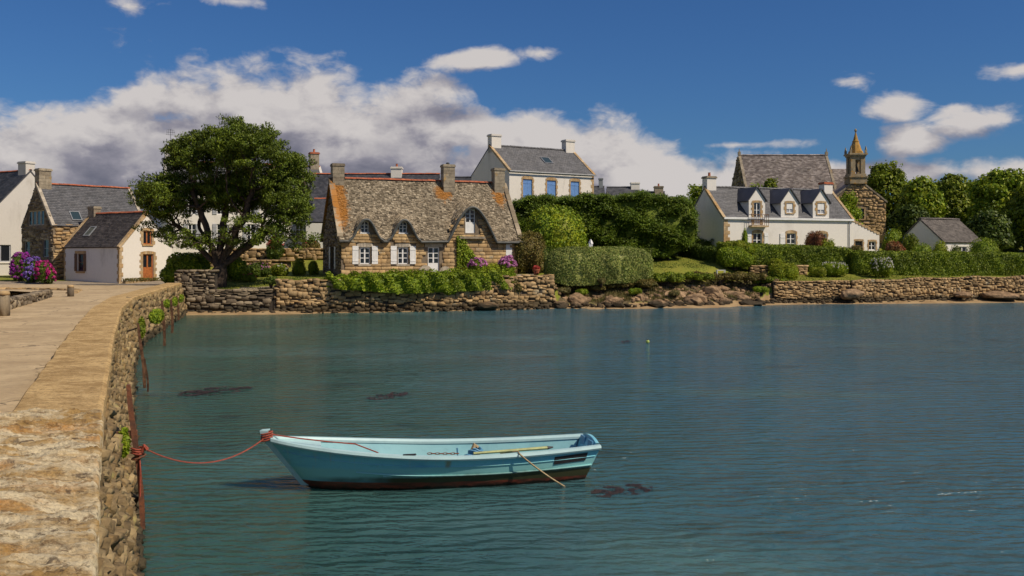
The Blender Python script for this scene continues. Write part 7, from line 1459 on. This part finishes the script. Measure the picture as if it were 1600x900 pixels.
mat_plain('old_iron', (0.12, 0.062, 0.035), 0.9, 0.5, 7, 0.7, 0.02, 0.2)
def build_boat():
    bow = Vector((-3.84, 14.95, 0)); stern = Vector((1.33, 16.10, 0)); ax = stern-bow; L = ax.length; th = math.atan2(ax.y, ax.x)
    T = thing('rowing_boat', 'weathered turquoise wooden boat with pale gunwale moored on the still water', 'boat', (bow.x, bow.y, 0.0), th)
    ns, nj = 41, 9
    def hb(t): return 0.72*(1-(1-min(1, t/0.52))**2.1)**0.75*(1-0.30*max(0, (t-0.55)/0.45)**1.7)     # half-beam at the gunwale
    def sheer(t): return 0.47+0.34*(1-t)**2.6+0.08*max(0, (t-0.45)/0.55)**1.6
    def stem(t, v): return 0.60*(1-v)*(1-t)**6 - 0.30*(1-v)*t**10                                # raked stem, transom leaning aft
    def pt(t, v, sd, inset=0.0, lift=0.0):
        """v: 0 keel to 1 gunwale"""
        w = hb(t); zk = -0.24+0.30*(1-t)**5+0.06*t; zg = sheer(t); z = zk+(zg-zk)*v
        f = (v**0.20)*(0.93+0.07*v) if v > 0 else 0.0; flat = 0.55+0.45*min(1, t*1.5); yb = w*(f*flat+v*(1-flat)); yb = max(0.0, yb-inset)
        return (L*t+stem(t, v), sd*yb, z+lift)
    V = []; F = []; vs_ = [0, 0.12, 0.28, 0.42, 0.56, 0.70, 0.82, 0.92, 1.0]; ts = np.linspace(0, 1, ns)
    row = 2*nj-1
    for t in ts:
        for j in range(nj-1, -1, -1): V.append(pt(t, vs_[j], -1))
        for j in range(1, nj): V.append(pt(t, vs_[j], 1))
    for i in range(ns-1):
        for j in range(row-1): F.append((i*row+j, (i+1)*row+j, (i+1)*row+j+1, i*row+j+1))
    mb = MB(); mb.v = [tuple(v) for v in V]; mb.f = F; hull = mb.build('hull', 'boat_hull', T, True)
    # transom with a gently rounded top
    mb = MB(); ed = [pt(1, vs_[j], -1) for j in range(nj-1, -1, -1)]+[pt(1, vs_[j], 1) for j in range(1, nj)]; wtop = hb(1); top = [(L+0.01, wtop*(1-2*k/10), sheer(1)+0.10*(1-(1-2*k/10)**2)) for k in range(1, 10)]; mb.poly(ed+top); ed2 = [(a-0.05, b_*0.96, c) for a, b_, c in ed+top]; mb.poly(ed2[::-1])
    for k in range(nj*2-1, nj*2-1+len(top)): 
        A = ed+top; mb.poly([A[k-1], A[k], ed2[k], ed2[k-1]])
    mb.build('transom', 'boat_hull', T)
    # inner skin
    V = []; F = []
    for t in np.linspace(0.05, 0.985, ns):
        for j in range(nj-1, 0, -1): V.append(pt(t, vs_[j], -1, 0.045))
        V.append(pt(t, 0.2, 1, 9, 0.06))
        for j in range(1, nj): V.append(pt(t, vs_[j], 1, 0.045))
    for i in range(ns-1):
        for j in range(row-1): F.append((i*row+j, i*row+j+1, (i+1)*row+j+1, (i+1)*row+j))
    mb = MB(); mb.v = V; mb.f = F; mb.build('inner_planking', 'boat_inside', T, True)
    # gunwales (rounded rail), rubbing strake, stem post
    def rail(sd, v, rw, rh, t0, t1, mat, name, off=0.0):
        mb = MB(); i0 = 0; prof = [(-rw*0.75, -rh), (rw*0.35, -rh), (rw*0.5, -rh*0.3), (rw*0.35, rh*0.7), (-rw*0.5, rh*0.8), (-rw*0.75, 0)]; k = len(prof); tt = np.linspace(t0, t1, 44)
        for t in tt:
            p = pt(t, v, sd)
            for u, z in prof: mb.v.append((p[0], p[1]+sd*(u+off), p[2]+z))
        for i in range(len(tt)-1):
            for q in range(k): mb.f.append((i*k+q, i*k+(q+1) % k, (i+1)*k+(q+1) % k, (i+1)*k+q))
        mb.f.append(tuple(range(k))); mb.f.append(tuple((len(tt)-1)*k+q for q in range(k))); return mb.build(name, mat, T)
    for sd in (-1, 1): rail(sd, 1.0, 0.10, 0.038, 0.015, 1.0, 'boat_trim', 'gunwale'); rail(sd, 0.60, 0.03, 0.012, 0.25, 0.995, 'boat_hull', 'rubbing_strake', 0.008); rail(sd, 0.80, 0.016, 0.007, 0.03, 0.995, 'boat_hull', 'plank_seam', 0.004)
    mb = MB(); pz = [(L*0+stem(0, v)-0.035, 0, pt(0, v, 1)[2]) for v in (0, 0.25, 0.5, 0.75, 1.0)]+[(-0.065, 0, sheer(0)+0.12), (-0.03, 0, sheer(0)+0.14)]; i0 = 0
    for k, p in enumerate(pz): w = 0.045; mb.v += [(p[0]-0.02, -w*0.6, p[2]), (p[0]-0.02, w*0.6, p[2]), (p[0]+0.10, w*1.3, p[2]), (p[0]+0.10, -w*1.3, p[2])]
    for k in range(len(pz)-1):
        for j in range(4): mb.f.append((k*4+j, k*4+(j+1) % 4, k*4+4+(j+1) % 4, k*4+4+j))
    mb.f.append(tuple((len(pz)-1)*4+j for j in range(4))); mb.f.append((3, 2, 1, 0)); mb.build('stem_post', 'boat_trim', T)
    # fore deck, thwarts, stern sheets with blue panels
    mb = MB(); tt = np.linspace(0.02, 0.16, 6); a = [pt(t, 0.97, -1, 0.02) for t in tt]; c = [pt(t, 0.97, 1, 0.02) for t in tt]
    for k in range(5): mb.poly([a[k], a[k+1], c[k+1], c[k]])
    mb.build('fore_deck', 'boat_trim', T)
    for t in (0.36, 0.60, 0.80):
        mb = MB(); w = hb(t)*0.80; mb.box(L*t-0.13, L*t+0.13, -w, w, 0.24, 0.28); mb.build('thwart', 'boat_inside', T)
    mb = MB(); mb.box(L*0.91, L*0.965, -hb(0.95)*0.78, hb(0.95)*0.78, 0.30, 0.34); mb.build('stern_seat', 'boat_blue', T)
    for y0, y1 in ((0.10, 0.34), (-0.32, -0.08)): mb = MB(); mb.hexa([(L-0.10, y0, 0.42), (L-0.10, y1, 0.42), (L-0.075, y1, 0.42), (L-0.075, y0, 0.42), (L-0.085, y0, 0.60), (L-0.085, y1, 0.60), (L-0.06, y1, 0.60), (L-0.06, y0, 0.60)]); mb.build('transom_panel', 'boat_blue', T)
    # dark patch near the stern, drain stain, slot in the rail
    mb = MB(); q = [pt(t, v, -1) for t, v in ((0.852, 0.70), (0.962, 0.72), (0.962, 0.90), (0.852, 0.88))]; q = [(a, b_-0.012, c) for a, b_, c in q]; mb.poly(q); mb.poly([(a, b_+0.02, c) for a, b_, c in q][::-1])
    for k in range(4): mb.poly([q[k], q[(k+1) % 4], tuple(Vector(q[(k+1) % 4])+Vector((0, 0.02, 0))), tuple(Vector(q[k])+Vector((0, 0.02, 0)))])
    mb.build('dark_patch', 'black_patch', T)
    p = pt(0.41, 1, -1); mb = MB(); mb.box(p[0]-0.10, p[0]+0.10, p[1]-0.0, p[1]+0.035, p[2]+0.034, p[2]+0.05); mb.build('rail_slot', 'black_patch', T)
    M = T.matrix_basis.copy(); W = lambda p: M @ Vector(p)
    return T, pt, W, L, sheer, hb
boat, bpt, bW, bL, bsheer, bhb = build_boat()
def sag(a, b_, n, drop, side=(0, 0, 0)):
    a, b_ = Vector(a), Vector(b_); return [a.lerp(b_, k/n)-Vector((0, 0, drop*4*(k/n)*(1-k/n)))+Vector(side)*math.sin(k/n*math.pi) for k in range(n+1)]
# iron mooring posts on the causeway wall
def mooring(x_top, y_top, x_bot, y_bot, Y, w, label, bracket=True):
    a = px(x_top, y_top, Y-0.1); c = px(x_bot, y_bot, Y+0.05); T = thing('mooring_post', label, 'mooring post', (c.x, c.y, c.z)); O = Vector(c); mb = MB(); n = 8; d = a-c; rg = random.Random(int(Y*10)); up = []
    out = Vector((0.93, 0.37, 0)); sd = Vector((-0.37, 0.93, 0))
    for k in range(n+1):
        t = k/n; p = c+d*t+out*(0.02*math.sin(t*5))-O; ww = w*(1+rg.uniform(-0.12, 0.12))*(1 if t < 0.95 else 0.75); mb.v += [tuple(p+sd*ww/2+out*ww*0.32), tuple(p-sd*ww/2+out*ww*0.32), tuple(p-sd*ww/2-out*ww*0.32), tuple(p+sd*ww/2-out*ww*0.32)]
    for k in range(n):
        for j in range(4): mb.f.append((k*4+j, k*4+(j+1) % 4, k*4+4+(j+1) % 4, k*4+4+j))
    mb.f.append((3, 2, 1, 0)); mb.f.append(tuple(n*4+j for j in range(4))); mb.build('post', 'rust' if bracket else 'old_iron', T)
    if bracket:
        for t in (0.66,):
            p = c+d*t-O; q = MB(); pts_ = [p+out*0.04, p-out*0.28]; r = w*0.42
            q.hexa([tuple(pts_[0]+sd*r+Vector((0, 0, -r))), tuple(pts_[1]+sd*r+Vector((0, 0, -r))), tuple(pts_[1]-sd*r+Vector((0, 0, -r))), tuple(pts_[0]-sd*r+Vector((0, 0, -r))), tuple(pts_[0]+sd*r+Vector((0, 0, r))), tuple(pts_[1]+sd*r+Vector((0, 0, r))), tuple(pts_[1]-sd*r+Vector((0, 0, r))), tuple(pts_[0]-sd*r+Vector((0, 0, r)))]); q.build('bracket', 'rust', T)
            p = c+d*0.5-O; q = MB(); ring = [p+out*0.03+sd*math.cos(an)*w*0.9+Vector((0, 0, math.sin(an)*w*0.25))+out*math.sin(an)*w*0.8 for an in np.linspace(0, 6.28, 13)]; q.tube(ring, 0.014, 5); q.build('mooring_ring', 'rust', T)
    return T, c+d*0.555
mp1, tie = mooring(203, 601, 223, 826, 12.75, 0.105, 'tall rusty iron mooring post with bracket on the near causeway wall')
mooring(217, 505, 226, 606, 26.0, 0.12, 'rusty iron post on the causeway wall, second from the camera', False); mooring(227, 560, 231, 612, 25.4, 0.08, 'short dark iron stub at the waterline beside the second post', False)
mooring(254, 470, 257, 540, 39.0, 0.16, 'brown wooden fender post midway along the causeway wall', False); mooring(268, 468, 269, 520, 45.0, 0.16, 'fender post near the village end of the causeway wall', False); mooring(277, 462, 279, 500, 53.0, 0.15, 'last fender post of the causeway wall before the sea wall', False)
# ropes
bowp = bW((0.02, 0, bsheer(0)+0.03)); tie2 = tie+Vector((0.10, 0.0, 0.02)); mb = MB(); pts_ = sag(tie2, bowp, 22, 0.30); mb.tube([p-tie2 for p in pts_], 0.0095, 5)
o = mb.build('mooring_rope', 'rope_red', loc=tie2); tag(o, 'red mooring rope sagging from the iron post to the boat bow', 'rope')
mb = MB()
for k in range(3):
    c = tie+Vector((0.02, 0, -0.05+0.03*k)); mb.tube([c+Vector((0.075*math.cos(a), 0.075*math.sin(a), 0.01*math.sin(a*2)))-tie for a in np.linspace(0, 6.28, 14)], 0.012, 5)
mb.tube([Vector((0.06, -0.03, -0.05)), Vector((0.08, -0.04, -0.3)), Vector((0.07, -0.03, -0.62))], 0.011, 5); mb.tube([Vector((0.09, -0.02, -0.03)), Vector((0.13, -0.03, 0.05)), Vector((0.16, -0.02, 0.0))], 0.03, 6)
o = mb.build('rope_knot', 'rope_red', loc=tie); tag(o, 'knot of red rope with a hanging end tied round the iron post', 'rope')
mb = MB(); 
for k in range(4): z = bsheer(0)-0.02+0.035*k; mb.tube([(0.02+0.085*math.cos(a), 0.075*math.sin(a), z+0.02*math.cos(a)) for a in np.linspace(0, 6.28, 12)], 0.014, 5)
pp = [bpt(t, 1.0, -1) for t in (0.03, 0.10, 0.18, 0.26)]; pp = [(0.08, 0, bsheer(0)+0.07)]+[(a, b_*0.4+0.12, c+0.06) for a, b_, c in pp]+[bpt(0.33, 0.8, 1, 0.2), bpt(0.42, 0.5, -1, 0.3)]; mb.tube(pp, 0.011, 5)
o = mb.build('bow_rope', 'rope_red', loc=boat.location, rot=boat.rotation_euler); tag(o, 'red rope lashed round the bow and running inboard along the boat', 'rope')
e = bpt(0.735, 1.0, -1); e2 = px(889, 761, 15.25); e2.z = -0.05; p0 = bW((e[0], e[1]+0.05, e[2]+0.05)); p1 = bW((e[0], e[1]-0.08, e[2]+0.03)); mb = MB(); mb.tube([bW((e[0]-0.25, e[1]+0.22, e[2]-0.0))-p0, p0-p0, p1-p0]+[p-p0 for p in sag(p1, e2, 8, 0.03)[1:]], 0.014, 5); o = mb.build('stern_line', 'rope_tan', loc=p0); tag(o, 'tan rope running from the boat rail down into the water', 'rope')
# gear in the boat
def local(name, label, cat): return thing(name, label, cat, boat.location, boat.rotation_euler.z)
T = local('oar', 'pale green wooden pole lying along the near rail of the boat', 'pole'); mb = MB(); a = bpt(0.60, 1, -1); c = bpt(0.83, 1, -1); mb.tube([(a[0], a[1]+0.10, a[2]+0.045), (c[0], c[1]+0.11, c[2]+0.055)], [0.022, 0.028], 6); mb.build('shaft', 'pole_green', T); mb = MB(); mb.tube([(c[0], c[1]+0.11, c[2]+0.055), (c[0]+0.10, c[1]+0.12, c[2]+0.06)], [0.03, 0.012], 6); mb.build('tip', 'black_patch', T)
T = local('rope_heap', 'small heap of blue rope and cloth on the middle thwart of the boat', 'rope'); mb = MB(); rg = random.Random(3); c = Vector((bL*0.61, -0.30, 0.42))
for k in range(7): r = 0.07+0.02*k % 0.06; mb.tube([c+Vector((0.02*k-0.06+r*math.cos(a), r*0.9*math.sin(a), 0.022*k+0.02*math.sin(2*a))) for a in np.linspace(0, 6.28, 11)], 0.02, 5)
mb.tube([c+Vector((-0.26, 0, 0.17)), c+Vector((-0.25, 0, 0.02)), c+Vector((0, 0, -0.02)), c+Vector((0.3, -0.05, 0.0))], 0.016, 5); mb.box(c.x-0.3, c.x+0.32, c.y-0.1, c.y+0.12, c.z-0.20, c.z-0.03); mb.build('coil', 'boat_blue', T); mb = MB(); mb.tube([c+Vector((0.0, 0, 0.12)), c+Vector((0.03, 0.02, 0.2)), c+Vector((0.08, 0, 0.16))], [0.05, 0.045, 0.03], 6); mb.tube([c+Vector((0.05, -0.06, 0.0)), c+Vector((0.2, -0.08, 0.02)), c+Vector((0.4, -0.1, 0.03))], [0.03, 0.035, 0.015], 6); mb.build('cloth', 'rope_tan', T)
T = local('boat_chain', 'short rusty chain lying along the near rail of the boat', 'chain')
a = bpt(0.47, 1, -1)
for k in range(8): mb = MB(); x = a[0]+0.06*k; p = bpt(x/bL, 1, -1); mb.tube([(x+0.04*math.cos(q), p[1]+0.10+(0.018*math.sin(q) if k % 2 else 0), p[2]+0.05+(0 if k % 2 else 0.014*math.sin(q))) for q in np.linspace(0, 6.28, 9)], 0.006, 4); mb.build('chain_link', 'rust', T)
# floating weed, dark flakes standing in for underwater shading, buoy
def weed(name, label, x0, x1, y0, y1, n, seed, size=0.07):
    ym = (y0+y1)/2; Y = EYE*FOC/(ym-CY); c = Vector((X_((x0+x1)/2, Y), Y, 0)); rx = (x1-x0)/2*Y/FOC; ry = abs(EYE*FOC/(y0-CY)-EYE*FOC/(y1-CY))/2; rg = np.random.default_rng(seed); q = unit(rg.normal(size=(n, 2)))*np.sqrt(rg.random((n, 1))); ok = np.array([mnoise.noise(Vector((a*3, b_*2, seed))) > -0.22+0.45*abs(b_) for a, b_ in q]); q = q[ok]; P = np.stack([q[:, 0]*rx, q[:, 1]*ry+q[:, 0]*ry*0.5, rg.uniform(-0.004, 0.006, len(q))], axis=1); V, F = leaf_quads(P, np.tile([0, 0, 1.0], (len(P), 1)), rg, size, 0.35, 0.10); o = link(name, np_mesh(name, V, F), 'seaweed', None, c); tag(o, label, 'seaweed', kind='stuff')
weed('seaweed', 'brown seaweed floating on the water off the boat stern', 922, 1022, 757, 776, 5200, 1, 0.05); weed('seaweed', 'dark seaweed patch floating left of centre near the causeway', 288, 384, 604, 618, 1400, 2, 0.16); weed('seaweed', 'faint dark seaweed patch in mid water above the boat', 578, 634, 613, 624, 500, 3, 0.16); weed('seaweed', 'tiny dark seaweed scrap next to the yellow buoy', 970, 988, 532, 537, 90, 4, 0.2)
Y = EYE*FOC/(536-CY); mat_plain('buoy_yellow', (0.42, 0.50, 0.12), 0.4, 0.1); T = thing('buoy', 'small yellow-green buoy floating in the middle of the channel', 'buoy', (X_(1012, Y), Y, 0)); bm = bmesh.new(); bmesh.ops.create_uvsphere(bm, u_segments=14, v_segments=10, radius=0.08); me = bpy.data.meshes.new('float'); bm.to_mesh(me); bm.free(); link('float', me, 'buoy_yellow', T, (0, 0, 0.06)); mb = MB(); mb.tube([(0, 0, 0.12), (0, 0, 0.16)], [0.05, 0.04], 8); mb.build('eye', 'dark_metal', T)
# plants on the causeway wall
def tuft(label, x, y, Y, w, h_, n, seed, mat='leaf_bright'):
    p = px(x, y, Y); S = Y/FOC; T = thing('wall_plant', label, 'plant', (p.x, p.y, p.z)); rg = np.random.default_rng(seed); q = unit(rg.normal(size=(n, 3)))*rg.random((n, 1))**0.5; P = q*np.array([w*S/2*0.6, w*S*0.9, h_*S/2])+np.array([0.1, 0, 0]); V, F = leaf_quads(P, q+np.array([0.7, 0, 0.3]), rg, 0.11, 0.45, 0.7, 0.3); link('foliage', np_mesh('tuft', V, F), mat, T); mb = MB(); mb.tube([(-0.3, 0, -0.1), (0.0, 0, 0)], [0.03, 0.015], 5); mb.build('stem', 'bark', T)
tuft('bushy green plant growing out of the middle of the causeway wall', 241, 494, 37.5, 28, 24, 2200, 1); tuft('small green plant trailing beside the second iron post', 216, 512, 26.5, 12, 34, 900, 2, 'leaf_tree'); tuft('small plant high on the causeway wall near the village', 258, 474, 46, 14, 14, 700, 3); tuft('plant on the causeway wall beside the last fender posts', 270, 471, 51, 12, 16, 700, 4); tuft('tuft at the very end of the causeway wall', 281, 466, 57, 10, 14, 500, 5); tuft('mossy green tuft beside the tall rusty mooring post', 183, 690, 12.6, 12, 46, 900, 6)
# garden oddments
def gpt(x, Y): X = X_(x, Y); return (X, Y, gz(X, Y))
T = thing('garden_table', 'small white garden table on the lawn', 'table', gpt(1126, 76.5)); mb = MB(); mb.box(-0.36, 0.36, -0.22, 0.22, 0.40, 0.45); mb.build('table_top', 'white_paint', T)
for sx in (-1, 1):
    for sy in (-1, 1): mb = MB(); mb.box(sx*0.31-0.03, sx*0.31+0.03, sy*0.17-0.03, sy*0.17+0.03, 0, 0.398); mb.build('leg', 'white_paint', T)
p = px(923, 388, 71.6); T = thing('stone_post', 'small white pointed post standing behind the big clipped hedge', 'post', (p.x, p.y, gz(p.x, p.y))); hh = Z_(374, 71.6)-gz(p.x, p.y); mb = MB(); mb.box(-0.14, 0.14, -0.14, 0.14, 0, hh*0.9); mb.build('shaft', 'white_paint', T); mb = MB(); mb.tube([(0, 0, hh*0.9+0.002), (0, 0, hh*0.93), (0, 0, hh)], [0.19, 0.16, 0.04], 4); mb.build('cap', 'white_paint', T)
T = thing('flower_pot', 'red clay flower pot in the shade between cottage shrubs and the clipped hedge', 'pot', gpt(838, 71.2)); mb = MB(); mb.tube([(0, 0, 0), (0, 0, 0.32), (0, 0, 0.33), (0, 0, 0.42)], [0.16, 0.24, 0.27, 0.27], 12); mb.build('pot', 'clay_pot', T); rgn = np.random.default_rng(8); q = unit(rgn.normal(size=(300, 3)))*0.26; V, F = leaf_quads(q*np.array([1, 1, 0.7])+np.array([0, 0, 0.5]), q, rgn, 0.11); link('foliage', np_mesh('f', V, F), 'petal_red', T)
stone_wall('garden_wall', 'low pinkish stone wall glimpsed under the boundary hedge beside the lime shrub', [(X_(1172, 77.6), 77.6), (X_(1262, 78.2), 78.2)], lambda s: 2.1, lambda s: 2.85, 0.4, 0.2, 'rubble', 61, 0.4, 0.0, limit=30)
